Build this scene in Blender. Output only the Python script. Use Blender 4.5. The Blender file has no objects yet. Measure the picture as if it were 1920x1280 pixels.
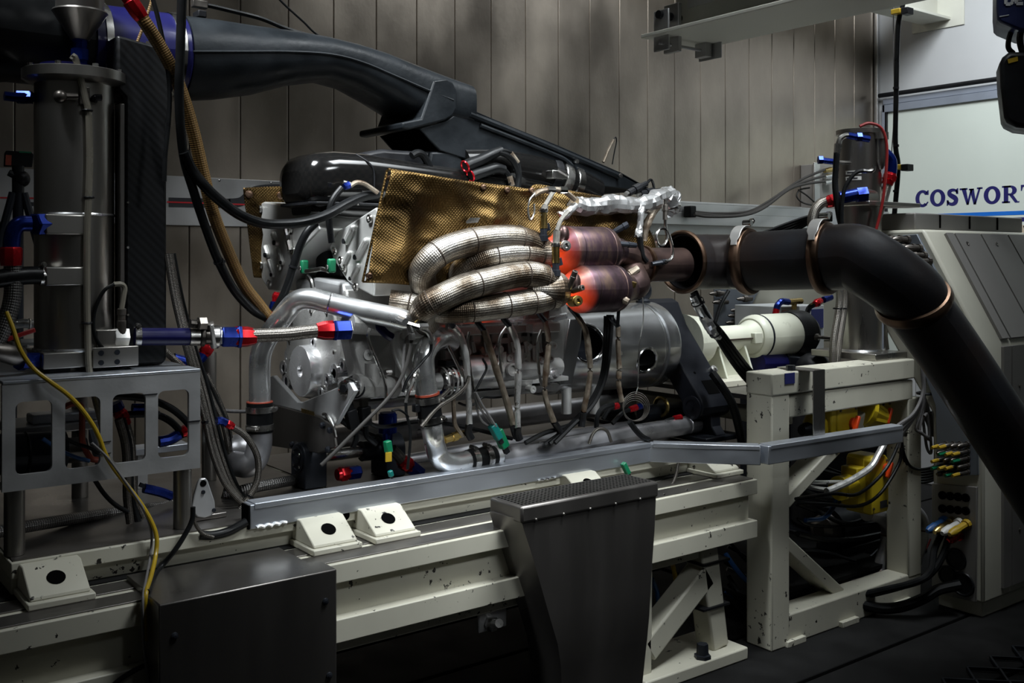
import bpy, math, random
from mathutils import Vector, Matrix, Quaternion
random.seed(7)
sc = bpy.context.scene
COL = sc.collection
# ---------------------------------------------------------------- camera (level, shifted lens: the verticals stay vertical)
F, CX, HY, H = 1918.0, 960.0, 485.0, 1.45
ANG = math.atan2(2520.0, F)                 # the bed (world X) runs 52.7 degrees right of the view axis
c_, s_ = math.cos(ANG), math.sin(ANG)
cam = bpy.data.objects.new('camera', bpy.data.cameras.new('camera'))
COL.objects.link(cam)
cam.data.sensor_width = 36.0
cam.data.lens = F / 1920.0 * 36.0
cam.data.shift_y = -(640.0 - HY) / 1920.0
cam.data.clip_start = 0.05
cam.location = (0, 0, H)
cam.rotation_euler = (math.pi / 2, 0, math.atan2(s_, c_) - math.pi / 2)
sc.camera = cam
# ---------------------------------------------------------------- world, lamps, exposure
w = bpy.data.worlds.new('world'); sc.world = w; w.use_nodes = True
w.node_tree.nodes['Background'].inputs[0].default_value = (0.62, 0.70, 0.80, 1)
w.node_tree.nodes['Background'].inputs[1].default_value = 0.02
def area(name, loc, aim, size, energy, col=(1, 1, 1), spread=180):
    l = bpy.data.lights.new(name, 'AREA'); l.shape = 'RECTANGLE'; l.size, l.size_y = size
    l.energy = energy; l.color = col; l.spread = math.radians(spread)
    o = bpy.data.objects.new(name, l); COL.objects.link(o); o.location = loc
    d = Vector(aim) - Vector(loc)
    o.rotation_euler = d.to_track_quat('-Z', 'Y').to_euler()
    return o
COOL = (0.92, 0.97, 1.0)
area('lamp_engine', (2.95, 1.6, 3.9), (2.6, 2.75, 1.2), (2.2, 1.0), 40, COOL, 60)
area('lamp_front', (0.2, 2.45, 3.9), (1.75, 3.0, 1.35), (0.8, 0.8), 12, COOL, 30)
area('lamp_rear', (2.6, -0.9, 3.6), (2.35, 2.7, 1.3), (1.8, 0.5), 6, COOL, 30)
area('lamp_wall', (4.1, 3.3, 3.95), (4.2, 4.6, 2.1), (2.6, 0.35), 20, COOL, 120)
area('lamp_sign', (5.3, 3.0, 3.9), (6.6, 3.4, 1.6), (0.35, 1.4), 46, COOL, 130)
vs = sc.view_settings
vs.view_transform = 'Standard'; vs.look = 'None'; vs.gamma = 1.0; vs.use_curve_mapping = False
vs.exposure = 0.0
# ---------------------------------------------------------------- picture point + known plane -> world point
def ray(px, py):
    t = (px - CX) / F
    return (c_ + s_ * t, s_ - c_ * t, -(py - HY) / F)
def PD(px, py, d):
    r = ray(px, py); return Vector((r[0] * d, r[1] * d, H + r[2] * d))
def P(px, py, Y): return PD(px, py, Y / ray(px, py)[1])
def PX(px, py, X): return PD(px, py, X / ray(px, py)[0])
def PZ(px, py, z): return PD(px, py, (z - H) / ray(px, py)[2])
V = Vector
XA, YA, ZA = V((1, 0, 0)), V((0, 1, 0)), V((0, 0, 1))
# ---------------------------------------------------------------- mesh builder
def frame(ax):
    ax = V(ax).normalized()
    u = ax.cross(ZA)
    if u.length < 1e-3: u = V((1, 0, 0))
    u.normalize(); return u, u.cross(ax).normalized()
def spline(pts, res=6):
    pts = [V(p) for p in pts]
    if len(pts) < 3: return pts
    q = [pts[0] * 2 - pts[1]] + pts + [pts[-1] * 2 - pts[-2]]
    out = []
    for i in range(1, len(q) - 2):
        a, b, c, d = q[i - 1], q[i], q[i + 1], q[i + 2]
        for k in range(res):
            t = k / res
            out.append(0.5 * ((2 * b) + (c - a) * t + (2 * a - 5 * b + 4 * c - d) * t * t + (3 * b - a - 3 * c + d) * t ** 3))
    out.append(pts[-1]); return out
class MB:
    def __init__(s): s.v = []; s.f = []; s.uv = []
    def add(s, vs, fs, uvs=None):
        o = len(s.v); s.v += [V(a) for a in vs]; s.f += [tuple(i + o for i in f) for f in fs]
        s.uv += uvs if uvs else [(0, 0)] * len(vs)
        return s
    def box(s, lo, hi):
        x0, y0, z0 = lo; x1, y1, z1 = hi
        return s.add([(x0, y0, z0), (x1, y0, z0), (x1, y1, z0), (x0, y1, z0), (x0, y0, z1), (x1, y0, z1), (x1, y1, z1), (x0, y1, z1)],
                     [(0, 3, 2, 1), (4, 5, 6, 7), (0, 1, 5, 4), (1, 2, 6, 5), (2, 3, 7, 6), (3, 0, 4, 7)])
    def bar(s, p0, p1, w, h, up=ZA):
        p0, p1 = V(p0), V(p1); d = (p1 - p0).normalized(); u = d.cross(up)
        if u.length < 1e-3: u = d.cross(XA)
        u.normalize(); n = u.cross(d).normalized()
        r = [p + u * a * w / 2 + n * b * h / 2 for p in (p0, p1) for a, b in ((-1, -1), (1, -1), (1, 1), (-1, 1))]
        return s.add(r, [(0, 3, 2, 1), (4, 5, 6, 7), (0, 1, 5, 4), (1, 2, 6, 5), (2, 3, 7, 6), (3, 0, 4, 7)])
    def prism(s, pts, vec):
        pts = [V(p) for p in pts]; vec = V(vec); n = len(pts)
        nor = sum(((pts[i] - pts[0]).cross(pts[(i + 1) % n] - pts[0]) for i in range(n)), V((0, 0, 0)))
        if nor.dot(vec) > 0: pts = pts[::-1]
        return s.add(pts + [p + vec for p in pts], [tuple(range(n)), tuple(range(2 * n - 1, n - 1, -1))] +
                     [(i, i + n, (i + 1) % n + n, (i + 1) % n) for i in range(n)])
    def loft(s, rings, cap=True, close=True, uvl=None):
        n = len(rings[0]); m = len(rings); vs = []; uvs = []
        k = n + 1 if close else n
        L = 0.0; prev = None
        for j, r in enumerate(rings):
            r = [V(a) for a in r]; cen = sum(r, V((0, 0, 0))) / n
            if prev is not None: L += (cen - prev).length
            prev = cen
            vs += r + ([r[0]] if close else [])
            uvs += [(i / (k - 1), L) for i in range(k)]
        fs = [(j * k + i, j * k + i + 1, (j + 1) * k + i + 1, (j + 1) * k + i) for j in range(m - 1) for i in range(k - 1)]
        s.add(vs, fs, uvs)
        if cap and close:
            s.add(rings[0], [tuple(range(n - 1, -1, -1))]); s.add(rings[-1], [tuple(range(n))])
        return s
    def tube(s, pts, r, n=10, smooth=True, cap=True, res=6):
        ps = spline(pts, res) if smooth else [V(p) for p in pts]
        m = len(ps); rs = []
        for i in range(m):
            if isinstance(r, (list, tuple)):
                f = i / (m - 1) * (len(r) - 1); a = min(int(f), len(r) - 2); rs.append(r[a] + (r[a + 1] - r[a]) * (f - a))
            else: rs.append(r)
        t = [(ps[min(i + 1, m - 1)] - ps[max(i - 1, 0)]).normalized() for i in range(m)]
        u, b = frame(t[0]); rings = []
        for i in range(m):
            if i:
                q = t[i - 1].rotation_difference(t[i]); u = (q @ u).normalized()
            b = t[i].cross(u).normalized()
            rings.append([ps[i] + (u * math.cos(a) + b * math.sin(a)) * rs[i] for a in [2 * math.pi * k / n for k in range(n)]])
        return s.loft(rings, cap)
    def lathe(s, o, ax, prof, n=24, cap=True):
        o, ax = V(o), V(ax).normalized(); u, b = frame(ax); u2 = ax.cross(u)
        return s.loft([[o + ax * h + (u * math.cos(a) + u2 * math.sin(a)) * max(r, 1e-4) for a in [2 * math.pi * k / n for k in range(n)]] for h, r in prof], cap)
    def cyl(s, p0, p1, r0, r1=None, n=20):
        p0, p1 = V(p0), V(p1); return s.lathe(p0, p1 - p0, [(0, r0), ((p1 - p0).length, r0 if r1 is None else r1)], n)
    def torus(s, c, ax, R, r, n=24, m=8):
        c = V(c); ax = V(ax).normalized(); u, b = frame(ax)
        rings = []
        for i in range(n + 1):
            a = 2 * math.pi * i / n; d = u * math.cos(a) + b * math.sin(a)
            rings.append([c + d * (R + r * math.cos(k * 2 * math.pi / m)) + ax * r * math.sin(k * 2 * math.pi / m) for k in range(m)])
        return s.loft(rings, False)
    def sph(s, c, r, n=14, m=8):
        c = V(c); r = (r, r, r) if not isinstance(r, (tuple, list)) else r
        return s.loft([[c + V((r[0] * math.sin(p) * math.cos(a), r[1] * math.sin(p) * math.sin(a), -r[2] * math.cos(p))) for a in [2 * math.pi * k / n for k in range(n)]]
                       for p in [max(1e-3, min(math.pi - 1e-3, math.pi * j / m)) for j in range(m + 1)]], False)
    def grid(s, fn, nu, nv):
        return s.add([fn(i / nu, j / nv) for j in range(nv + 1) for i in range(nu + 1)],
                     [(j * (nu + 1) + i, j * (nu + 1) + i + 1, (j + 1) * (nu + 1) + i + 1, (j + 1) * (nu + 1) + i) for j in range(nv) for i in range(nu)],
                     [(i / nu, j / nv) for j in range(nv + 1) for i in range(nu + 1)])
    def build(s, name, mat, parent=None, bevel=0.0, ang=35, label=None, solid=0.0, sub=0):
        xs = [[a[i] for a in s.v] for i in range(3)]
        o = V(((min(xs[0]) + max(xs[0])) / 2, (min(xs[1]) + max(xs[1])) / 2, min(xs[2])))
        me = bpy.data.meshes.new(name); me.from_pydata([a - o for a in s.v], [], s.f)
        ul = me.uv_layers.new(name='uv')
        fl = [0.0] * (2 * len(me.loops))
        for i, l in enumerate(me.loops):
            fl[2 * i], fl[2 * i + 1] = s.uv[l.vertex_index]
        ul.data.foreach_set('uv', fl)
        me.polygons.foreach_set('use_smooth', [True] * len(me.polygons))
        me.update(); me.set_sharp_from_angle(angle=math.radians(ang))
        me.materials.append(M[mat] if isinstance(mat, str) else mat)
        ob = bpy.data.objects.new(name, me); COL.objects.link(ob); ob.location = o
        if bevel:
            b = ob.modifiers.new('bevel', 'BEVEL'); b.width = bevel; b.segments = 2; b.limit_method = 'ANGLE'; b.angle_limit = math.radians(40)
        if solid:
            b = ob.modifiers.new('solid', 'SOLIDIFY'); b.thickness = solid; b.offset = 0
        if sub:
            b = ob.modifiers.new('sub', 'SUBSURF'); b.levels = sub; b.render_levels = sub
        if parent: attach(ob, parent)
        if label: ob['label'] = label
        return ob
def world_loc(o):
    return o.get('_w') and V(o['_w']) or V(o.location)
WL = {}
def attach(ob, parent):
    # everything is built in world coordinates with pure translations
    WL.setdefault(ob.name, V(ob.location))
    ob.parent = parent
    ob.matrix_parent_inverse = Matrix.Translation(-WL.get(parent.name, V(parent.location)))
def tag(o, label, cat, group=None, kind=None):
    o['label'] = label; o['category'] = cat
    if group: o['group'] = group
    if kind: o['kind'] = kind
    return o
def thing(name, label, cat, loc=(0, 0, 0), group=None):
    o = bpy.data.objects.new(name, None); COL.objects.link(o); o.empty_display_size = 0.05
    o.location = V(loc); WL[o.name] = V(loc)
    return tag(o, label, cat, group)
def struct(o): o['kind'] = 'structure'; return o
def put(proto, loc, parent, rot=None, scale=None):
    """linked copy of a small part at a world location"""
    c = proto.copy(); COL.objects.link(c); c.parent = None; c.matrix_parent_inverse = Matrix(); c.location = V(loc)
    if rot: c.rotation_euler = rot
    if scale: c.scale = scale
    WL[c.name] = V(loc)
    if parent: attach(c, parent)
    return c
def dup_tree(root, delta, label, flip=None):
    """copy of a thing, its parts and their sub-parts, moved by delta"""
    def cp(o, par):
        c = o.copy(); COL.objects.link(c)
        if par is None:
            c.location = V(o.location) + V(delta); WL[c.name] = V(c.location)
        else:
            c.parent = par
        for ch in [x for x in bpy.data.objects if x.parent == o]: cp(ch, c)
        return c
    r = cp(root, None); r['label'] = label; return r
# ---------------------------------------------------------------- materials
M = {}
def mk(name):
    m = bpy.data.materials.new(name); m.use_nodes = True; M[name] = m
    nt = m.node_tree; return m, nt, nt.nodes, nt.links, nt.nodes['Principled BSDF']
def nd(ns, t, **kw):
    n = ns.new(t)
    for k, v in kw.items():
        if k.startswith('i_'): n.inputs[k[2:].replace('_', ' ')].default_value = v
        else: setattr(n, k, v)
    return n
def simple(name, col, metal=0.0, rough=0.5, var=0.15, vscale=6.0, bump=0.0, bscale=80.0, rvar=0.1, col2=None, stretch=(1, 1, 1), coat=0.0, world=True, spec=0.5):
    m, nt, ns, ln, b = mk(name)
    b.inputs['Metallic'].default_value = metal; b.inputs['Roughness'].default_value = rough
    b.inputs['Specular IOR Level'].default_value = spec
    if coat: b.inputs['Coat Weight'].default_value = coat; b.inputs['Coat Roughness'].default_value = 0.08
    g = ns.new('ShaderNodeNewGeometry') if world else ns.new('ShaderNodeTexCoord')
    src = g.outputs['Position'] if world else g.outputs['Object']
    mp = nd(ns, 'ShaderNodeMapping'); mp.inputs['Scale'].default_value = stretch; ln.new(src, mp.inputs[0])
    n1 = nd(ns, 'ShaderNodeTexNoise', i_Scale=vscale, i_Detail=5.0); ln.new(mp.outputs[0], n1.inputs['Vector'])
    r = ns.new('ShaderNodeValToRGB'); ln.new(n1.outputs[0], r.inputs[0])
    r.color_ramp.elements[0].position = 0.3; r.color_ramp.elements[1].position = 0.7
    c2 = col2 or tuple(c * (1 - var) for c in col)
    c1 = col if col2 else tuple(min(1, c * (1 + var)) for c in col)
    r.color_ramp.elements[0].color = (*c2, 1); r.color_ramp.elements[1].color = (*c1, 1)
    ln.new(r.outputs[0], b.inputs['Base Color'])
    mr = nd(ns, 'ShaderNodeMapRange'); mr.inputs[1].default_value = 0.3; mr.inputs[2].default_value = 0.7
    mr.inputs[3].default_value = max(0.02, rough - rvar); mr.inputs[4].default_value = min(1, rough + rvar)
    ln.new(n1.outputs[0], mr.inputs[0]); ln.new(mr.outputs[0], b.inputs['Roughness'])
    if bump:
        n2 = nd(ns, 'ShaderNodeTexNoise', i_Scale=bscale, i_Detail=3.0); ln.new(mp.outputs[0], n2.inputs['Vector'])
        bp = nd(ns, 'ShaderNodeBump', i_Strength=bump, i_Distance=0.002); ln.new(n2.outputs[0], bp.inputs['Height'])
        ln.new(bp.outputs[0], b.inputs['Normal'])
    return m
def chips(name, lo=0.60, scale=26, dark=(0.02, 0.018, 0.015)):
    """paint chips and rusty scuffs on a painted material"""
    m = M[name]; nt = m.node_tree; ns, ln = nt.nodes, nt.links; b = ns['Principled BSDF']
    src = b.inputs['Base Color'].links[0].from_socket
    g = ns.new('ShaderNodeNewGeometry')
    n = nd(ns, 'ShaderNodeTexNoise', i_Scale=scale, i_Detail=4.0, i_Roughness=0.65); ln.new(g.outputs['Position'], n.inputs['Vector'])
    n2 = nd(ns, 'ShaderNodeTexNoise', i_Scale=3.0, i_Detail=2.0); ln.new(g.outputs['Position'], n2.inputs['Vector'])
    ad = nd(ns, 'ShaderNodeMath', operation='MULTIPLY_ADD'); ad.inputs[1].default_value = 0.35; ln.new(n2.outputs[0], ad.inputs[0]); ln.new(n.outputs[0], ad.inputs[2])
    r = ns.new('ShaderNodeValToRGB'); ln.new(ad.outputs[0], r.inputs[0])
    r.color_ramp.elements[0].position = lo + 0.28; r.color_ramp.elements[0].color = (0, 0, 0, 1)
    r.color_ramp.elements[1].position = lo + 0.30; r.color_ramp.elements[1].color = (1, 1, 1, 1)
    mx = nd(ns, 'ShaderNodeMix', data_type='RGBA'); ln.new(r.outputs[0], mx.inputs[0]); ln.new(src, mx.inputs[6])
    mx.inputs[7].default_value = (*dark, 1); ln.new(mx.outputs[2], b.inputs['Base Color'])
def uvweave(name, col, col2, metal, rough, su, sv, bump=0.6, dist=0.001, diag=True, heat=None):
    """woven, braided or embossed surface following a tube's own length and girth"""
    m, nt, ns, ln, b = mk(name)
    b.inputs['Metallic'].default_value = metal; b.inputs['Roughness'].default_value = rough
    uv = ns.new('ShaderNodeUVMap'); sp = ns.new('ShaderNodeSeparateXYZ'); ln.new(uv.outputs[0], sp.inputs[0])
    def mul(sock, k):
        n = nd(ns, 'ShaderNodeMath', operation='MULTIPLY'); ln.new(sock, n.inputs[0]); n.inputs[1].default_value = k; return n.outputs[0]
    def op(o, a, bb):
        n = nd(ns, 'ShaderNodeMath', operation=o); ln.new(a, n.inputs[0])
        if bb is not None: ln.new(bb, n.inputs[1])
        return n.outputs[0]
    a, v = mul(sp.outputs[0], su * 2 * math.pi), mul(sp.outputs[1], sv * 2 * math.pi)
    if diag: w1, w2 = op('SINE', op('ADD', a, v), None), op('SINE', op('SUBTRACT', a, v), None)
    else: w1, w2 = op('SINE', a, None), op('SINE', v, None)
    h = op('MULTIPLY', w1, w2)
    mr = nd(ns, 'ShaderNodeMapRange'); mr.inputs[1].default_value = -1; mr.inputs[2].default_value = 1; ln.new(h, mr.inputs[0])
    mx = nd(ns, 'ShaderNodeMix', data_type='RGBA'); ln.new(mr.outputs[0], mx.inputs[0])
    mx.inputs[6].default_value = (*col2, 1); mx.inputs[7].default_value = (*col, 1)
    out = mx.outputs[2]
    if heat:
        g = ns.new('ShaderNodeNewGeometry')
        n = nd(ns, 'ShaderNodeTexNoise', i_Scale=9.0, i_Detail=5.0); ln.new(g.outputs['Position'], n.inputs['Vector'])
        r = ns.new('ShaderNodeValToRGB'); ln.new(n.outputs[0], r.inputs[0])
        e = r.color_ramp.elements; e[0].position = 0.40; e[0].color = (*heat[0], 1); e[1].position = 0.70; e[1].color = (1, 1, 1, 1)
        k = e.new(0.54); k.color = (*heat[1], 1)
        m2 = nd(ns, 'ShaderNodeMix', data_type='RGBA', blend_type='MULTIPLY'); m2.inputs[0].default_value = 1
        ln.new(out, m2.inputs[6]); ln.new(r.outputs[0], m2.inputs[7]); out = m2.outputs[2]
        n2 = nd(ns, 'ShaderNodeTexNoise', i_Scale=45.0, i_Detail=3.0); ln.new(g.outputs['Position'], n2.inputs['Vector'])
        h = op('MULTIPLY_ADD', n2.outputs[0], None) if False else h
    ln.new(out, b.inputs['Base Color'])
    bp = nd(ns, 'ShaderNodeBump', i_Strength=bump, i_Distance=dist); ln.new(h, bp.inputs['Height'])
    if heat:
        bp2 = nd(ns, 'ShaderNodeBump', i_Strength=0.55, i_Distance=0.004); ln.new(n2.outputs[0], bp2.inputs['Height']); ln.new(bp2.outputs[0], bp.inputs['Normal'])
    ln.new(bp.outputs[0], b.inputs['Normal'])
    return m
simple('cream', (0.50, 0.485, 0.40), 0, 0.45, 0.06, 5); chips('cream', 0.553, 36)
simple('cream_clean', (0.52, 0.51, 0.43), 0, 0.4, 0.05, 5)
simple('white_paint', (0.56, 0.57, 0.47), 0, 0.35, 0.05, 8)
simple('panel_metal', (0.36, 0.315, 0.265), 0.85, 0.38, 0.28, 2.6, 0.25, 60, 0.10, stretch=(1, 1, 0.55))
simple('strip_metal', (0.55, 0.55, 0.55), 0.85, 0.38, 0.08, 5, 0.1, 150)
simple('alu', (0.62, 0.63, 0.64), 1, 0.30, 0.12, 9, 0.12, 120)
simple('alu_rail', (0.50, 0.53, 0.58), 0.85, 0.40, 0.10, 7, 0.1, 90, stretch=(0.4, 1, 1))
simple('alu_pipe', (0.74, 0.75, 0.75), 0.9, 0.27, 0.06, 8, 0.06, 60)
simple('alu_polished', (0.80, 0.80, 0.81), 1, 0.13, 0.05, 9)
simple('alu_cast', (0.42, 0.415, 0.40), 0.6, 0.48, 0.18, 12, 0.5, 160)
simple('alu_head', (0.62, 0.62, 0.60), 0.6, 0.42, 0.10, 10, 0.15, 200)
simple('frame_alu', (0.46, 0.465, 0.47), 0.65, 0.42, 0.2, 6, 0.15, 90)
simple('stainless', (0.40, 0.385, 0.36), 1, 0.33, 0.08, 5, 0.06, 90, stretch=(1, 1, 0.1))
simple('stainless_dark', (0.17, 0.16, 0.15), 0.9, 0.36, 0.12, 5, 0.06, 80, stretch=(1, 1, 0.15))
simple('steel_pipe', (0.46, 0.46, 0.48), 0.85, 0.36, 0.25, 9, 0.1, 60)
simple('rubber', (0.007, 0.0075, 0.008), 0, 0.36, 0.2, 20, spec=0.14)
simple('black_metal', (0.020, 0.023, 0.030), 0.4, 0.40, 0.25, 10, 0.1, 120, spec=0.35)
simple('black_plastic', (0.010, 0.0105, 0.012), 0, 0.42, 0.2, 20, spec=0.18)
simple('duct_carbon', (0.010, 0.012, 0.014), 0.0, 0.42, 0.3, 9, 0.35, 70, 0.12, spec=0.15)
simple('dark_duct', (0.011, 0.0125, 0.016), 0.1, 0.45, 0.35, 5, 0.3, 60, col2=(0.020, 0.014, 0.012), spec=0.25)
simple('bronze', (0.15, 0.095, 0.065), 1, 0.38, 0.3, 12)
simple('clamp_steel', (0.60, 0.59, 0.57), 1, 0.25, 0.1, 12)
simple('blue_anod', (0.006, 0.020, 0.17), 0.75, 0.24, 0.15, 14)
simple('red_anod', (0.46, 0.008, 0.014), 0.7, 0.26, 0.12, 14)
simple('blue_silicone', (0.006, 0.006, 0.055), 0, 0.36, 0.15, 10, coat=0.1, spec=0.3)
simple('foil', (0.60, 0.60, 0.60), 0.85, 0.30, 0.1, 20, 0.35, 60, 0.08)
simple('seam', (0.06, 0.045, 0.035), 0.6, 0.55, 0.3, 30)
simple('wall_joint', (0.20, 0.165, 0.13), 0.3, 0.5, 0.2, 20)
simple('yellow_paint', (0.46, 0.34, 0.012), 0, 0.42, 0.1, 12)
simple('orange_knob', (0.62, 0.055, 0.008), 0, 0.35, 0.1, 12)
simple('yellow_cable', (0.36, 0.24, 0.008), 0, 0.4, 0.1, 12)
simple('grey_cable', (0.15, 0.145, 0.145), 0, 0.45, 0.1, 12, spec=0.2)
simple('tube_clear', (0.20, 0.185, 0.15), 0, 0.25, 0.1, 12, coat=0.3)
simple('red_cable', (0.20, 0.010, 0.010), 0, 0.4, 0.1, 12)
simple('blue_cable', (0.012, 0.07, 0.22), 0, 0.4, 0.1, 12)
simple('green_plastic', (0.003, 0.15, 0.065), 0, 0.4, 0.1, 12)
simple('teal_plastic', (0.003, 0.14, 0.125), 0, 0.4, 0.1, 12)
simple('dirty_sleeve', (0.34, 0.30, 0.24), 0.5, 0.45, 0.4, 28, 0.9, 70, col2=(0.10, 0.065, 0.04))
simple('foil_sleeve', (0.72, 0.72, 0.70), 0.7, 0.32, 0.12, 25, 0.9, 55)
simple('brass', (0.50, 0.36, 0.13), 1, 0.3, 0.1, 12)
simple('floor_plate', (0.012, 0.012, 0.012), 0.0, 0.7, 0.3, 6, 0.2, 60, spec=0.06)
simple('wall_white', (0.50, 0.51, 0.52), 0, 0.55, 0.05, 2.0)
simple('sign_cream', (0.58, 0.63, 0.58), 0, 0.42, 0.03, 2.0)
simple('sign_frame', (0.34, 0.38, 0.46), 0.5, 0.4, 0.05, 5)
simple('navy', (0.012, 0.011, 0.11), 0, 0.5, 0.05, 9)
simple('stripe_blue', (0.004, 0.13, 0.55), 0, 0.5, 0.05, 9)
simple('red_line', (0.72, 0.02, 0.03), 0, 0.45, 0.05, 9)
simple('decal_grey', (0.030, 0.030, 0.036), 0, 0.5, 0.05, 9)
simple('hoist_blue', (0.010, 0.016, 0.07), 0, 0.4, 0.1, 9)
simple('letter_white', (0.55, 0.56, 0.58), 0, 0.5, 0.03, 9)
simple('label_white', (0.62, 0.62, 0.60), 0, 0.5, 0.04, 30)
simple('label_yellow', (0.40, 0.26, 0.015), 0, 0.5, 0.04, 30)
simple('label_blue', (0.02, 0.025, 0.14), 0, 0.4, 0.1, 30)
simple('grey_panel', (0.235, 0.225, 0.215), 0.3, 0.45, 0.06, 6)
simple('panel_blue_grey', (0.20, 0.225, 0.26), 0.4, 0.42, 0.08, 6)
simple('beige', (0.40, 0.335, 0.25), 0, 0.5, 0.05, 6)
simple('connector', (0.16, 0.145, 0.13), 0.9, 0.35, 0.3, 30)
simple('void_black', (0.003, 0.003, 0.003), 0, 0.8, 0.1, 9, spec=0.0)
simple('pale_grey', (0.50, 0.52, 0.53), 0, 0.4, 0.04, 6)
simple('beam_paint', (0.62, 0.62, 0.55), 0, 0.4, 0.05, 6)
simple('rust_red', (0.30, 0.05, 0.025), 0, 0.5, 0.2, 20)
uvweave('braid', (0.42, 0.39, 0.35), (0.05, 0.045, 0.04), 0.9, 0.36, 9, 110)
uvweave('braid_fine', (0.20, 0.185, 0.165), (0.04, 0.036, 0.032), 0.85, 0.42, 5, 120)
uvweave('braid_big', (0.34, 0.33, 0.32), (0.02, 0.02, 0.02), 0.9, 0.40, 12, 75)
uvweave('tan_weave', (0.27, 0.155, 0.045), (0.09, 0.047, 0.012), 0.1, 0.45, 7, 85)
uvweave('wrap', (0.60, 0.58, 0.55), (0.26, 0.25, 0.235), 0.95, 0.42, 18, 110, 0.5, 0.001, True, ((0.20, 0.155, 0.115), (0.72, 0.67, 0.60)))
# carbon twill
def twill(name, base, hi, sc, rough=0.22, rot=0.0):
    m, nt, ns, ln, b = mk(name)
    tc = ns.new('ShaderNodeTexCoord'); mp = ns.new('ShaderNodeMapping'); ln.new(tc.outputs['Object'], mp.inputs[0])
    mp.inputs['Rotation'].default_value = (0, rot, 0)
    wv = nd(ns, 'ShaderNodeTexWave', i_Scale=sc, i_Distortion=0.0); wv.wave_type = 'BANDS'; wv.bands_direction = 'DIAGONAL'; ln.new(mp.outputs[0], wv.inputs[0])
    mx = nd(ns, 'ShaderNodeMix', data_type='RGBA'); ln.new(wv.outputs['Fac'], mx.inputs[0])
    mx.inputs[6].default_value = (*base, 1); mx.inputs[7].default_value = (*hi, 1); ln.new(mx.outputs[2], b.inputs['Base Color'])
    b.inputs['Roughness'].default_value = rough; b.inputs['Specular IOR Level'].default_value = 0.25; b.inputs['Coat Weight'].default_value = 0.1; b.inputs['Coat Roughness'].default_value = 0.08
    return m
twill('carbon_twill', (0.003, 0.0033, 0.0036), (0.009, 0.0098, 0.011), 26, 0.42)
def checker(name):
    m, nt, ns, ln, b = mk(name)
    tc = ns.new('ShaderNodeTexCoord')
    ck = nd(ns, 'ShaderNodeTexChecker', i_Scale=70.0); ln.new(tc.outputs['Object'], ck.inputs[0])
    ck.inputs[1].default_value = (0.005, 0.005, 0.005, 1); ck.inputs[2].default_value = (0.0065, 0.0062, 0.006, 1)
    ln.new(ck.outputs[0], b.inputs['Base Color'])
    b.inputs['Roughness'].default_value = 0.14; b.inputs['Specular IOR Level'].default_value = 0.25; b.inputs['Coat Weight'].default_value = 0.25; b.inputs['Coat Roughness'].default_value = 0.05
checker('carbon_gloss')
def gold():
    m, nt, ns, ln, b = mk('gold_shield')
    b.inputs['Metallic'].default_value = 1.0; b.inputs['Roughness'].default_value = 0.42
    g = ns.new('ShaderNodeNewGeometry'); P_ = g.outputs['Position']
    n = nd(ns, 'ShaderNodeTexNoise', i_Scale=5.5, i_Detail=5.0); ln.new(P_, n.inputs['Vector'])
    r = ns.new('ShaderNodeValToRGB'); ln.new(n.outputs[0], r.inputs[0]); e = r.color_ramp.elements
    e[0].position = 0.34; e[0].color = (0.04, 0.025, 0.011, 1); e[1].position = 0.66; e[1].color = (0.19, 0.12, 0.045, 1)
    k = e.new(0.5); k.color = (0.10, 0.062, 0.023, 1)
    ln.new(r.outputs[0], b.inputs['Base Color'])
    w1 = nd(ns, 'ShaderNodeTexWave', i_Scale=58.0); w1.bands_direction = 'DIAGONAL'; ln.new(P_, w1.inputs[0])
    mp = ns.new('ShaderNodeMapping'); mp.inputs['Scale'].default_value = (-1, 1, 1); ln.new(P_, mp.inputs[0])
    w2 = nd(ns, 'ShaderNodeTexWave', i_Scale=58.0); w2.bands_direction = 'DIAGONAL'; ln.new(mp.outputs[0], w2.inputs[0])
    mu = nd(ns, 'ShaderNodeMath', operation='MULTIPLY'); ln.new(w1.outputs['Fac'], mu.inputs[0]); ln.new(w2.outputs['Fac'], mu.inputs[1])
    n3 = nd(ns, 'ShaderNodeTexNoise', i_Scale=14.0, i_Detail=3.0); ln.new(P_, n3.inputs['Vector'])
    b1 = nd(ns, 'ShaderNodeBump', i_Strength=0.25, i_Distance=0.010); ln.new(n3.outputs[0], b1.inputs['Height'])
    b2 = nd(ns, 'ShaderNodeBump', i_Strength=0.5, i_Distance=0.002); ln.new(mu.outputs[0], b2.inputs['Height']); ln.new(b1.outputs[0], b2.inputs['Normal'])
    ln.new(b2.outputs[0], b.inputs['Normal'])
gold()
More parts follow.
